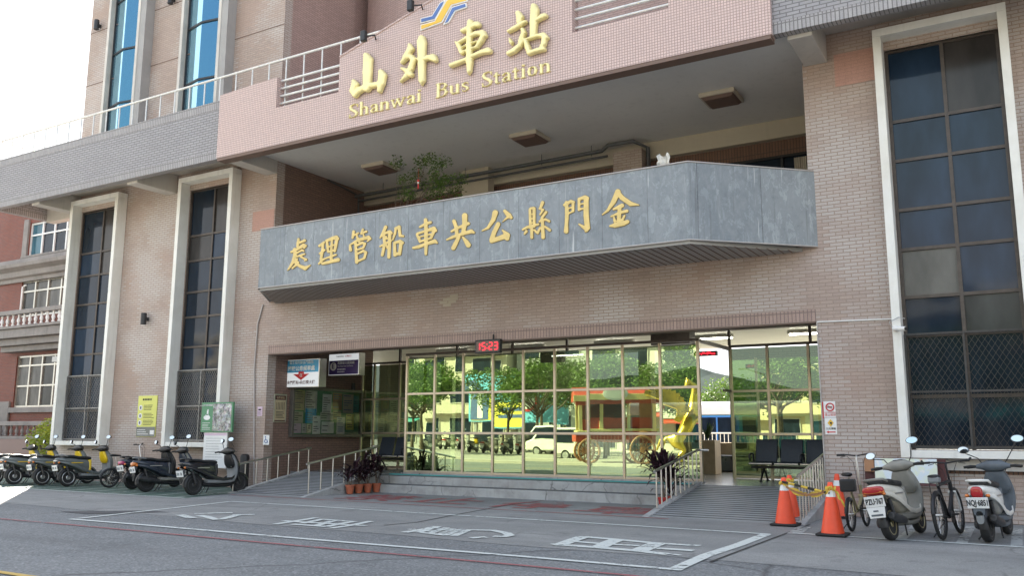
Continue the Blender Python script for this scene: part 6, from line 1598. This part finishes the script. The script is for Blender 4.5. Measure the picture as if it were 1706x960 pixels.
cordyline('tallest purple plant, in the clay pot nearest the steps', (-14.30, 17.58, 0), 1.25, 48, 4)
tp = cordyline('large dark plant in a red planter left of the right ramp', (-6.40, 16.75, 0), 1.0, 80, 5, 'red_enamel', .62); tp.scale = (1.08, 1.08, 1.05)
tp = cordyline('smaller dark plant in a red planter close to the steps and right ramp', (-6.42, 17.3, 0), .85, 60, 6, 'red_enamel', .55)
# ---- traffic cones with a bar and tape
def cone(x, y, label, tilt=0):
    t = thing('traffic_cone', label, 'traffic cone', (x, y, 0), group='orange cones at the right ramp')
    MB().box(-.21, .21, -.21, .21, 0, .035).build('base', 'rubber', t, local=True, bevel=.015)
    rad = lambda z: .165 - (z - .035) * (.165 - .036) / .72
    MB().lathe((0, 0, 0), [(rad(.036), .036), (rad(.55), .55)], 28).build('body', 'cone_orange', t, local=True, smooth=40)
    MB().lathe((0, 0, 0), [(rad(.551), .551), (rad(.645), .645)], 28).build('band', 'cone_white', t, local=True, smooth=40)
    MB().lathe((0, 0, 0), [(rad(.646), .646), (rad(.745), .745), (.03, .76), (.012, .76)], 28).build('tip', 'cone_orange', t, local=True, smooth=40)
    return t
c1 = (-2.66, 13.75); c2 = (-3.60, 14.85); c3 = (-3.72, 15.75)
cone(*c1, 'orange cone nearest the parked scooters, yellow tape tied at its tip'); cone(*c2, 'orange cone in front of the right ramp, holding the striped bar'); cone(*c3, 'orange cone standing on the right ramp behind another cone')
cone(-3.12, 16.75, 'orange cone half hidden against the pier behind the ramp handrail')
t = thing('barrier_bar', 'black and yellow striped bar between two orange cones', 'barrier bar', ((c1[0] + c2[0]) / 2, (c1[1] + c2[1]) / 2, .63))
a = Vector((c2[0], c2[1] - .06, .69)); b = Vector((c1[0], c1[1] - .06, .60))
for k in range(7): MB().cyl(a.lerp(b, k / 7), a.lerp(b, (k + 1) / 7), .02, n=10).build('stripe', 'black' if k % 2 == 0 else 'tape_yellow', t, smooth=50)
t = thing('caution_tape', 'twisted yellow caution tape slung between the orange cones', 'caution tape', ((c1[0] + c2[0]) / 2, (c1[1] + c2[1]) / 2, .5))
def tape(name, a, b, sag, w_, seed, n=34):
    r = random.Random(seed); mb = MB(); rows = []
    for i in range(n + 1):
        u = i / n; p = a.lerp(b, u) + Vector((0, 0, -sag * 4 * u * (1 - u))); ph = 1.2 * math.sin(u * 7 + seed) + r.uniform(-.25, .25)
        s = Vector((0, math.sin(ph) * .5, math.cos(ph))) * w_ * (.35 + .65 * math.sin(math.pi * min(1, max(.1, u))))
        rows.append((mb.bm.verts.new(p + s), mb.bm.verts.new(p + Vector((0, .012 * math.sin(i * 2.1), 0))), mb.bm.verts.new(p - s)))
    for q0, q1 in zip(rows, rows[1:]):
        mb.face([q0[0], q1[0], q1[1], q0[1]]); mb.face([q0[1], q1[1], q1[2], q0[2]])
    return mb.build(name, 'tape_yellow', t, smooth=60)
A = Vector((c2[0], c2[1] - .07, .66)); B = Vector((c1[0], c1[1] - .07, .66))
tp = tape('ribbon', A, B, .12, .06, 1)
mb = MB(); r_ = random.Random(8)
for i in range(3, 30):
    u = i / 33; p = A.lerp(B, u) + Vector((0, -.025, -.12 * 4 * u * (1 - u))); mb.box(p.x - .008, p.x + .01, p.y - .006, p.y, p.z - .018, p.z + .018)
mb.build('print', 'wagon_wood', tp)
tape('tail', Vector((c1[0] + .02, c1[1] - .06, .70)), Vector((c1[0] + .20, c1[1] - .05, .42)), -.02, .055, 3, 14)
tape('tail', Vector((c1[0] + .02, c1[1] - .08, .69)), Vector((c1[0] - .06, c1[1] - .12, .60)), .02, .04, 5, 8)
tape('ribbon', Vector((c2[0], c2[1] - .05, .68)), Vector((c3[0], c3[1] - .05, .62)), .05, .05, 4, 14)
for cc in (c1, c2, c3):
    mb = MB(); mb.tube([(cc[0] + .06 * math.cos(a), cc[1] + .06 * math.sin(a), .67 + .02 * math.sin(3 * a)) for a in np.linspace(0, 2 * math.pi, 16, endpoint=False)], .02, 6, closed=True); mb.build('knot', 'tape_yellow', t)
# ================================================================== SCOOTERS
def se(a, e): 
    c = math.cos(a); return math.copysign(abs(c) ** (2 / e), c)
def ringx(x, zc, hw, hh, e=2.6, n=20, yc=0.0): return [(x, yc + hw * se(2 * math.pi * k / n, e), zc + hh * se(2 * math.pi * k / n - math.pi / 2, e)) for k in range(n)]
def ringz(z, xc, hx, hy, e=2.6, n=20, dz=0.0): return [(xc + hx * se(2 * math.pi * k / n, e), hy * se(2 * math.pi * k / n - math.pi / 2, e), z + dz * se(2 * math.pi * k / n, e)) for k in range(n)]
def ringy(y, xc, zc, hx, hz, e=2.4, n=16): return [(xc + hx * se(2 * math.pi * k / n, e), y, zc + hz * se(2 * math.pi * k / n - math.pi / 2, e)) for k in range(n)]
def smooth_rings(fn, keys, sub=4):
    """interpolate ring parameters between key sections (Catmull-Rom)"""
    K = [np.array(k, float) for k in keys]; out = []
    for i in range(len(K) - 1):
        p0, p1, p2, p3 = K[max(i - 1, 0)], K[i], K[i + 1], K[min(i + 2, len(K) - 1)]
        for s in range(sub):
            t = s / sub; out.append(.5 * ((2 * p1) + (-p0 + p2) * t + (2 * p0 - 5 * p1 + 4 * p2 - p3) * t * t + (-p0 + 3 * p1 - 3 * p2 + p3) * t ** 3))
    out.append(K[-1]); return [fn(*q) for q in out]
def wheel(par, x, r, w_, rim, spoked=5, y=0.0):
    t = MB().lathe((x, y, r), [(r * .66, -w_ * .36), (r * .82, -w_ * .5), (r * .93, -w_ * .46), (r * .985, -w_ * .26), (r, 0), (r * .985, w_ * .26), (r * .93, w_ * .46), (r * .82, w_ * .5), (r * .66, w_ * .36)], 32, 'y').build('wheel', 'rubber', par, local=True, smooth=50)
    mb = MB(); ri = r * .69
    mb.tube([(x + ri * math.cos(a), y - w_ * .34, r + ri * math.sin(a)) for a in np.linspace(0, 2 * math.pi, 28, endpoint=False)], r * .05, 8, closed=True)
    mb.tube([(x + ri * math.cos(a), y + w_ * .34, r + ri * math.sin(a)) for a in np.linspace(0, 2 * math.pi, 28, endpoint=False)], r * .05, 8, closed=True)
    mb.lathe((x, y, r), [(r * .26, -w_ * .42), (r * .2, -w_ * .5), (r * .2, w_ * .5), (r * .26, w_ * .42)], 18, 'y')
    for k in range(spoked):
        a = k * 2 * math.pi / spoked + .3
        mb.bar((x + r * .2 * math.cos(a), y, r + r * .2 * math.sin(a)), (x + ri * math.cos(a), y, r + ri * math.sin(a)), r * .2, w_ * .62, up=(0, 1, 0))
    mb.build('rim', rim, t, local=True, smooth=40)
    MB().lathe((x, y, r), [(r * .64, -w_ * .05), (r * .64, w_ * .05)], 24, 'y').build('brake_disc', 'engine', t, local=True)
    return t
def fender(x, r, a0, a1, hw, n=14, th=.012):
    mb = MB(); rings = []
    for k in range(n + 1):
        a = a0 + (a1 - a0) * k / n; c, s = math.cos(a), math.sin(a)
        o = [(-hw, -.03), (-hw * .8, .0), (-hw * .3, .012), (hw * .3, .012), (hw * .8, 0), (hw, -.03)]
        rings.append([(x + (r + d) * c, y, r - .03 + (r + d) * s) for y, d in o] + [(x + (r + d - th) * c, y, r - .03 + (r + d - th) * s) for y, d in reversed(o)])
    return mb.loft(rings)
def scooter(label, rear, head, body, shield, inner, panel, rim, tail, plate=None, group=None, lean=-4, rail='black', tailshape=(.105, .05, .69), seatm='seat_vinyl', boxy=2.6, low_plate=False, hood='black', muffler=True, mirror_l=(.33, 1.27), mirror_r=(.33, 1.27), second_plate=False):
    hd = R(head); loc = (rear[0] + .62 * math.cos(hd), rear[1] + .62 * math.sin(hd), 0)
    s = thing('scooter', label, 'scooter', loc, hd, group, R(lean))
    L = dict(local=True)
    wheel(s, -.62, .235, .115, rim); wheel(s, .65, .235, .10, rim)
    MB().loft(smooth_rings(lambda x, zc, hw, hh: ringx(x, zc, hw, hh, boxy), [(-.98, .735, .03, .018), (-.94, .73, .085, .04), (-.82, .705, .14, .07), (-.64, .665, .168, .105), (-.42, .60, .178, .15), (-.24, .55, .17, .19), (-.12, .52, .15, .20), (-.08, .51, .12, .17)])).build('rear_body', body, s, smooth=50, **L)
    MB().loft(smooth_rings(lambda x, zc, hw, hh: ringx(x, zc, hw, hh, 3), [(-.80, .795, .09, .018), (-.74, .80, .135, .035), (-.55, .795, .15, .042), (-.4, .765, .15, .045), (-.2, .755, .14, .048), (-.06, .745, .115, .045), (-.02, .735, .08, .03)])).build('seat', seatm, s, smooth=50, **L)
    MB().loft([ringz(.34, -.10, .05, .15), ringz(.5, -.075, .06, .155), ringz(.70, -.075, .06, .14)]).build('seat_panel', panel, s, smooth=50, **L)
    MB().loft(smooth_rings(lambda x, zc, hw, hh: ringx(x, zc, hw, hh, 4), [(-.3, .3, .11, .05), (-.12, .29, .15, .05), (.1, .28, .16, .045), (.34, .29, .155, .05), (.46, .34, .12, .06)])).build('floorboard', inner, s, smooth=50, **L)
    MB().loft(smooth_rings(lambda x, zc, hw, hh: ringx(x, zc, hw, hh, 3), [(-.42, .25, .10, .05), (-.1, .20, .13, .04), (.3, .2, .12, .045), (.5, .26, .08, .05)])).build('belly_pan', hood, s, smooth=50, **L)
    MB().loft(smooth_rings(lambda z, xc, hx, hy: ringz(z, xc, hx, hy, 3.2), [(.27, .40, .05, .14), (.4, .455, .045, .185), (.56, .465, .042, .205), (.72, .44, .042, .195), (.86, .405, .05, .15), (.96, .375, .05, .10)])).build('leg_shield', inner, s, smooth=50, **L)
    MB().loft(smooth_rings(lambda z, xc, hx, hy: ringz(z, xc, hx, hy, 2.4), [(.36, .50, .05, .12), (.5, .535, .07, .17), (.66, .52, .085, .185), (.8, .48, .075, .165), (.92, .43, .06, .12), (.97, .40, .045, .08)])).build('front_cowl', shield, s, smooth=50, **L)
    MB().loft(smooth_rings(lambda z, xc, hx, hy: ringz(z, xc, hx, hy, 3), [(.60, .410, .02, .11), (.68, .385, .04, .175), (.8, .355, .045, .165), (.92, .325, .035, .12)])).build('glove_panel', panel, s, smooth=50, **L)
    for sd in (-1, 1):   # swept side band from the tail to the floorboard
        rings = []
        for (bx_, by_, bz_, bw_) in ((-.90, .105, .655, .02), (-.72, .160, .615, .035), (-.5, .178, .545, .045), (-.3, .176, .455, .045), (-.1, .165, .375, .04), (.12, .166, .335, .032), (.34, .165, .35, .03), (.42, .150, .40, .03)):
            rings.append([(bx_, sd * (by_ + .012 * se(a, 2)), bz_ + bw_ * se(a - math.pi / 2, 2)) for a in np.linspace(0, 2 * math.pi, 10, endpoint=False)])
        MB().loft(rings).build('side_band', body, s, smooth=60, **L)
        MB().sphere((-.93, sd * .13, .64), .03, 6, (1, 1, .8)).build('turn_signal', 'tail_orange', s, smooth=60, **L)
        MB().box(-.62, -.30, sd * .181 - .003, sd * .181 + .003, .612, .632).build('decal', panel if panel == 'yellow_gloss' else 'rim_silver', s, **L)
        MB().tube([(.31, sd * .17, .985), (.40, sd * .13, .93), (.43, sd * .08, .86)], .006, 5).build('cable', 'black', s, **L)
    fender(.65, .262, R(15), R(165), .068).build('front_fender', shield, s, smooth=60, **L)
    fender(-.62, .262, R(60), R(190), .072).build('rear_fender', 'black', s, smooth=60, **L)
    for y in (-.075, .075): MB().tube([(.47, y, .62), (.60, y, .34), (.65, y, .235)], [.022, .022, .02]).build('fork', 'engine', s, smooth=50, **L)
    MB().loft(smooth_rings(lambda y, xc, zc, hx, hz: ringy(y, xc, zc, hx, hz), [(-.23, .305, 1.0, .028, .028), (-.17, .32, 1.005, .05, .046), (-.08, .36, 1.005, .10, .085), (.08, .36, 1.005, .10, .085), (.17, .32, 1.005, .05, .046), (.23, .305, 1.0, .028, .028)])).build('handlebar_cover', hood, s, smooth=50, **L)
    MB().loft(smooth_rings(lambda y, xc, zc, hx, hz: ringy(y, xc, zc, hx, hz), [(-.09, .44, 1.0, .02, .04), (-.05, .455, 1.0, .03, .055), (.05, .455, 1.0, .03, .055), (.09, .44, 1.0, .02, .04)])).build('headlight', 'pane_grey', s, smooth=50, **L)
    MB().loft([ringz(.88, .40, .055, .085), ringz(1.0, .37, .06, .08)]).build('steering_neck', hood, s, smooth=50, **L)
    MB().box(.30, .39, -.065, .065, 1.086, 1.096).build('gauge', 'pane_grey', s, bevel=.005, **L)
    for sd in (-1, 1):
        MB().tube([(.31, sd * .19, 1.0), (.265, sd * .3, 1.005), (.24, sd * .39, .995)], [.018, .021, .019]).build('grip', 'rubber', s, smooth=50, **L)
        MB().tube([(.345, sd * .2, .99), (.35, sd * .27, .985), (.325, sd * .36, .975)], .007, 6).build('brake_lever', 'engine', s, **L)
        mx_, mz_ = (mirror_r if sd < 0 else mirror_l)
        m = MB().tube([(.34, sd * .15, 1.04), (.345, sd * .2, 1.12), (.32, sd * mx_, mz_ - .02)], .008, 6).build('mirror', 'black', s, smooth=50, **L)
        MX = Matrix.Diagonal((1, 1.35, .82)).to_3x3()
        rot = Matrix.Rotation(sd * R(-14), 3, 'Z') @ Matrix.Rotation(R(8), 3, 'Y') @ MX
        MB().lathe((.32, sd * (mx_ + .02), mz_ + .03), [(.02, .05), (.05, .04), (.064, .012), (.064, -.002), (.058, -.006)], 20, 'x', rot).build('mirror_shell', hood, m, smooth=50, **L)
        MB().lathe((.32, sd * (mx_ + .02), mz_ + .03), [(.057, -.0062), (.057, -.009)], 20, 'x', rot).build('mirror_glass', 'mirror_face', m, **L)
    hw, hh, tz = tailshape
    MB().loft(smooth_rings(lambda x, zc, w2, h2: ringx(x, zc, w2, h2, 3), [(-.88, tz - .02, hw * .9, hh), (-.95, tz - .01, hw, hh), (-.99, tz, hw * .85, hh * .75), (-1.0, tz, hw * .5, hh * .45)])).build('tail_light', tail, s, smooth=50, **L)
    pz = .50 if low_plate else .545
    px = -.98
    MB().loft([ringx(-.90, pz + .05, .09, .06, 4), ringx(-.945, pz, .08, .07, 4), ringx(-.955, pz - .10, .07, .07, 4)]).build('plate_holder', hood, s, smooth=50, **L)
    M_ = Matrix.Translation((px, 0, pz)) @ Matrix.Rotation(R(-12), 4, 'Y')
    p = MB().box(-.004, .004, -.135, .135, -.075, .075, M_).build('license_plate', 'white_paint', s, bevel=.004, **L)
    o = M_ @ Vector((-.0065, 0, -.002)); v = (M_.to_3x3() @ Vector((0, 0, 1)))
    if plate: text('plate_number', plate, 'black_ink', p, o, (0, -1, 0), v, .108, sx=.62, ext=.001, bold=.003, local=True)
    else:
        mb = MB(); r_ = random.Random(int(abs(rear[0]) * 100))
        for k in range(6):
            if k == 3: continue
            y = .10 - k * .037; a_ = r_.uniform(.02, .035); mb.box(-.0065, -.0045, y - .011, y + .011, -.035, a_, M_)
        mb.build('plate_number', 'blue_grey_plastic', p, **L)
    if second_plate:
        M2 = Matrix.Translation((px - .006, 0, pz - .145)) @ Matrix.Rotation(R(-6), 4, 'Y')
        mb = MB(); mb.poly([M2 @ Vector((0, y, z)) for y, z in ((.125, .07), (-.125, .07), (-.105, -.075), (.105, -.075))], (.005, 0, 0)); q = mb.build('plate_flap', 'white_paint', s, **L)
        mb = MB(); mb.box(-.004, -.001, -.08, .08, -.05, -.025, M2); mb.box(-.004, -.001, -.03, .04, .01, .03, M2); mb.build('print', 'blue_grey_plastic', q, **L)
    else:
        MB().loft([ringx(-.945, .36, .05, .09, 3), ringx(-.955, .35, .045, .085, 3)]).build('mudguard', 'rubber' if hood != 'blue_grey_plastic' else 'grey_plastic', s, smooth=50, **L)
    MB().tube([(-.70, .13, .80), (-.84, .135, .835), (-.93, .08, .84), (-.945, 0, .84), (-.93, -.08, .84), (-.84, -.135, .835), (-.70, -.13, .80)], .017, 8).build('grab_rail', rail, s, smooth=50, **L)
    MB().loft(smooth_rings(lambda x, zc, hw2, hh2: ringx(x, zc, hw2, hh2, 3, 14, .10), [(-.12, .27, .03, .06), (-.3, .27, .055, .085), (-.5, .25, .055, .075), (-.68, .24, .045, .06), (-.74, .24, .02, .03)])).build('engine', 'engine', s, smooth=50, **L)
    for y in (-.11, .12): MB().tube([(-.62, y, .27), (-.72, y, .56)], .028, 10).build('shock', 'engine', s, smooth=50, **L)
    if muffler: MB().loft(smooth_rings(lambda x, zc, hw2, hh2: ringx(x, zc, hw2, hh2, 2.2, 14, -.15), [(-.3, .24, .015, .015), (-.4, .25, .045, .05), (-.7, .30, .055, .065), (-.88, .34, .045, .05), (-.9, .345, .02, .02)])).build('muffler', 'engine', s, smooth=50, **L)
    MB().tube([(-.22, .09, .2), (-.30, .17, .035), (-.33, .19, .012)], .011, 6).build('kickstand', 'engine', s, **L); MB().tube([(-.24, -.09, .2), (-.36, -.13, .04)], .011, 6).build('kickstand', 'engine', s, **L)
    return s
GR = 'yellow and grey rental scooters in a row'
rental = dict(body='grey_gloss', shield='grey_gloss', inner='grey_plastic', panel='yellow_gloss', rim='rim_silver', tail='rim_silver', group=GR, rail='grey_plastic', low_plate=True, muffler=False, tailshape=(.09, .03, .69), mirror_l=(.36, 1.18), mirror_r=(.30, 1.28))
y4 = scooter('yellow and grey rental scooter at the right end of its row, beside a black bicycle', (-22.73, 14.79), 84, **rental)
def place(o, rear, head, label, group=GR): 
    hd = R(head); c = dup(o, (rear[0] + .62 * math.cos(hd), rear[1] + .62 * math.sin(hd), 0), hd, label, group); c.rotation_euler = (R(-4), 0, hd); return c
place(y4, (-23.72, 14.68), 83, 'yellow and grey rental scooter second from the black bicycle, five spoke wheel in view')
place(y4, (-24.75, 14.5), 83, 'yellow and grey rental scooter third from the black bicycle, in front of the shrub')
place(y4, (-25.55, 14.42), 82, 'yellow and grey rental scooter at the left end, cut by the photo edge')
scooter('black scooter with a pink and white tail light, half hidden behind the next one', (-20.2, 14.95), 88, 'navy_gloss', 'black_gloss', 'black', 'black', 'engine', 'tail_pink', lean=-5, mirror_l=(.34, 1.2), mirror_r=(.3, 1.27))
scooter('dark navy scooter with an orange tail light and a folded plate', (-19.06, 14.5), 80, 'navy_gloss', 'navy_gloss', 'taupe_plastic', 'navy_gloss', 'engine', 'tail_orange', lean=-6, rail='grey_plastic', mirror_l=(.34, 1.2), mirror_r=(.32, 1.3))
scooter('boxy black scooter with a grey inner shield beside the left ramp handrail', (-17.18, 14.36), 84, 'black_gloss', 'black_gloss', 'grey_plastic', 'black', 'engine', 'engine', lean=-4, rail='black', boxy=4.2, low_plate=True, tailshape=(.08, .022, .72), muffler=False, mirror_l=(.2, 1.24), mirror_r=(.12, 1.26))
r1 = scooter('weathered cream and taupe scooter with a red and orange tail light, beside the small bicycle', (-1.83, 13.55), 79, 'cream_gloss', 'taupe_plastic', 'taupe_plastic', 'taupe_plastic', 'rim_gold', 'tail_red', 'PZU·767', lean=-9, rail='taupe_plastic', tailshape=(.15, .062, .70), hood='taupe_plastic', second_plate=True, mirror_l=(.36, 1.17), mirror_r=(.25, 1.32))
for sd in (-1,):
    MB().loft(smooth_rings(lambda x, zc, w2, h2: ringx(x, zc, w2, h2, 3, 16, 0), [(-.90, .665, .142, .03), (-.955, .67, .155, .03), (-.995, .675, .11, .02)])).build('turn_signal', 'tail_orange', r1, local=True, smooth=50)
r2 = scooter('white scooter with a tall red tail light at the right edge of the photo', (-.66, 14.02), 81, 'white_gloss', 'blue_grey_plastic', 'blue_grey_plastic', 'blue_grey_plastic', 'engine', 'tail_red', 'NQJ·6851', lean=-3, rail='white_gloss', tailshape=(.075, .085, .69), hood='blue_grey_plastic', mirror_l=(.36, 1.22), mirror_r=(.34, 1.36))
# row of scooters across the square, seen only as reflections
for k in range(9):
    place(y4 if k == 4 else r2 if k % 3 == 0 else r1, (-37.5 + k * 1.15, -13.6), 262, 'scooter in the row parked across the square' if k != 4 else 'yellow scooter in the row parked across the square', 'scooters across the square').location.z = .13

# ================================================================== BICYCLES
def bicycle(label, rear, head, r, wb, frame, lean=-3, small=True, bag=False, fork_white=False):
    hd = R(head); loc = (rear[0] + wb / 2 * math.cos(hd), rear[1] + wb / 2 * math.sin(hd), 0)
    b = thing('bicycle', label, 'bicycle', loc, hd, None, R(lean)); L = dict(local=True)
    xr, xf = -wb / 2, wb / 2; tw = .022 if small else .026
    for x in (xr, xf):
        t = MB().tube([(x + (r - tw) * math.cos(a), 0, r + (r - tw) * math.sin(a)) for a in np.linspace(0, 2 * math.pi, 40, endpoint=False)], tw, 8, closed=True).build('wheel', 'rubber', b, smooth=60, **L)
        MB().tube([(x + (r - tw * 2.2) * math.cos(a), 0, r + (r - tw * 2.2) * math.sin(a)) for a in np.linspace(0, 2 * math.pi, 40, endpoint=False)], .011, 6, closed=True).build('rim', 'engine', t, smooth=60, **L)
        mb = MB()
        for k in range(20):
            a = k * math.pi / 10; mb.bar((x, .025 * (-1) ** k, r), (x + (r - tw * 2) * math.cos(a), 0, r + (r - tw * 2) * math.sin(a)), .004)
        mb.build('spokes', 'steel', t, **L)
        MB().cyl((x, -.05, r), (x, .05, r), .022, n=12).build('hub', 'steel', t, smooth=50, **L)
        fender(x, r + .012, R(40) if x < 0 else R(60), R(170) if x < 0 else R(150), .028).build('mudguard', 'black', b, smooth=60, **L)
    bb, hz = (-.02, 0, r + .02 if small else r - .06), (.78 if not small else .66)
    st_, hd_ = (xr + .18, 0, .74 if not small else .58), (xf - (.16 if small else .17), 0, hz)
    hb_ = (xf - .12 if small else xf - .14, 0, hz - .16)
    mb = MB(); tr_ = .021 if small else .024
    mb.tube([bb, st_], tr_ * .9); mb.tube([hd_, hb_], tr_ * 1.15); mb.tube([bb, hb_], tr_ * 1.2)
    if not small: mb.tube([st_, hd_], tr_)
    for s in (-1, 1): mb.tube([bb, (xr, s * .055, r)], .011); mb.tube([(st_[0], 0, st_[2] - .05), (xr, s * .055, r)], .010)
    mb.build('frame', frame, b, smooth=50, **L)
    mb = MB()
    for s in (-1, 1): mb.tube([(hb_[0], s * .045, hb_[2]), (xf - .03, s * .05, r + .15), (xf, s * .055, r)], .014)
    mb.bar((hb_[0], -.05, hb_[2]), (hb_[0], .05, hb_[2]), .03); mb.build('fork', 'white_gloss' if fork_white else frame, b, smooth=50, **L)
    zh = 1.12 if small else 1.04; hx = hd_[0] - .07
    MB().tube([hd_, (hx, 0, zh - .02), (hx + .04, 0, zh)], .016).build('stem', 'steel' if small else 'black', b, smooth=50, **L)
    w_ = .29 if small else .33
    MB().tube([(hx - .03, -w_, zh + .02), (hx + .02, -w_ * .5, zh + .02), (hx + .05, 0, zh), (hx + .02, w_ * .5, zh + .02), (hx - .03, w_, zh + .02)], .012).build('handlebar', 'black', b, smooth=50, **L)
    for s in (-1, 1):
        MB().tube([(hx - .0, s * (w_ - .12), zh + .02), (hx - .03, s * w_, zh + .02)] + ([] if small else [(hx + .06, s * (w_ + .01), zh + .05)]), .018).build('grip', 'rubber', b, smooth=50, **L)
        MB().tube([(hx + .05, s * .17, zh + .0), (hx + .07, s * .26, zh - .02)], .006, 6).build('brake_lever', 'black', b, **L)
        MB().tube([(hx + .03, s * .15, zh), (hx + .13, s * .08, zh - .1), (hb_[0] + .02, s * .03, hb_[2])], .004, 5).build('cable', 'black', b, **L)
        MB().tube([(bb[0], s * .07, bb[2]), (bb[0] + s * .16, s * .08, bb[2] - s * .05)], .01, 6).build('crank', 'engine', b, **L)
        MB().box(bb[0] + s * .16 - .045, bb[0] + s * .16 + .045, s * .13 - .04, s * .13 + .04, bb[2] - s * .05 - .012, bb[2] - s * .05 + .012).build('pedal', 'black', b, **L)
    MB().lathe((bb[0], -.055, bb[2]), [(.09, 0), (.09, .006)], 24, 'y').build('chainring', 'engine', b, **L)
    sz = .86 if not small else .84
    MB().tube([st_, (st_[0] - .05, 0, sz - .03)], .014).build('seat_post', 'steel', b, smooth=50, **L)
    MB().loft(smooth_rings(lambda x, zc, hw, hh: ringx(x, zc, hw, hh, 2.4, 14), [(st_[0] - .20, sz + .015, .05, .02), (st_[0] - .15, sz + .01, .085, .03), (st_[0] - .05, sz + .005, .06, .03), (st_[0] + .08, sz, .022, .018), (st_[0] + .1, sz, .01, .01)])).build('saddle', 'black', b, smooth=50, **L)
    if bag:
        MB().box(st_[0] - .22, st_[0] - .06, -.11, .11, sz - .25, sz - .06).build('battery_box', 'black', b, bevel=.02, **L)
    if not small:
        MB().box(xr - .02, xr + .1, -.08, .08, .78, .87).build('rear_bag', 'grey_plastic', b, bevel=.025, **L)
        MB().tube([(xr, .06, r), (xr + .02, .07, .78)], .006).build('rack_stay', 'black', b, **L)
    MB().tube([(-.12, .03, bb[2] - .04), (-.22, .2, .015)], .009, 6).build('kickstand', 'black', b, **L)
    return b
bicycle('small black folding bicycle between the yellow rental scooters and the black scooters', (-21.3, 15.05), 76, .255, .98, 'black')
bicycle('small folding bicycle with a gold frame and a black battery box, right of the cones', (-2.50, 14.4), 86, .255, .95, 'rim_gold', bag=True)
bicycle('dark mountain bicycle between the taupe scooter and the white scooter', (-1.22, 13.95), 82, .335, 1.08, 'black', small=False, fork_white=True, lean=-5)
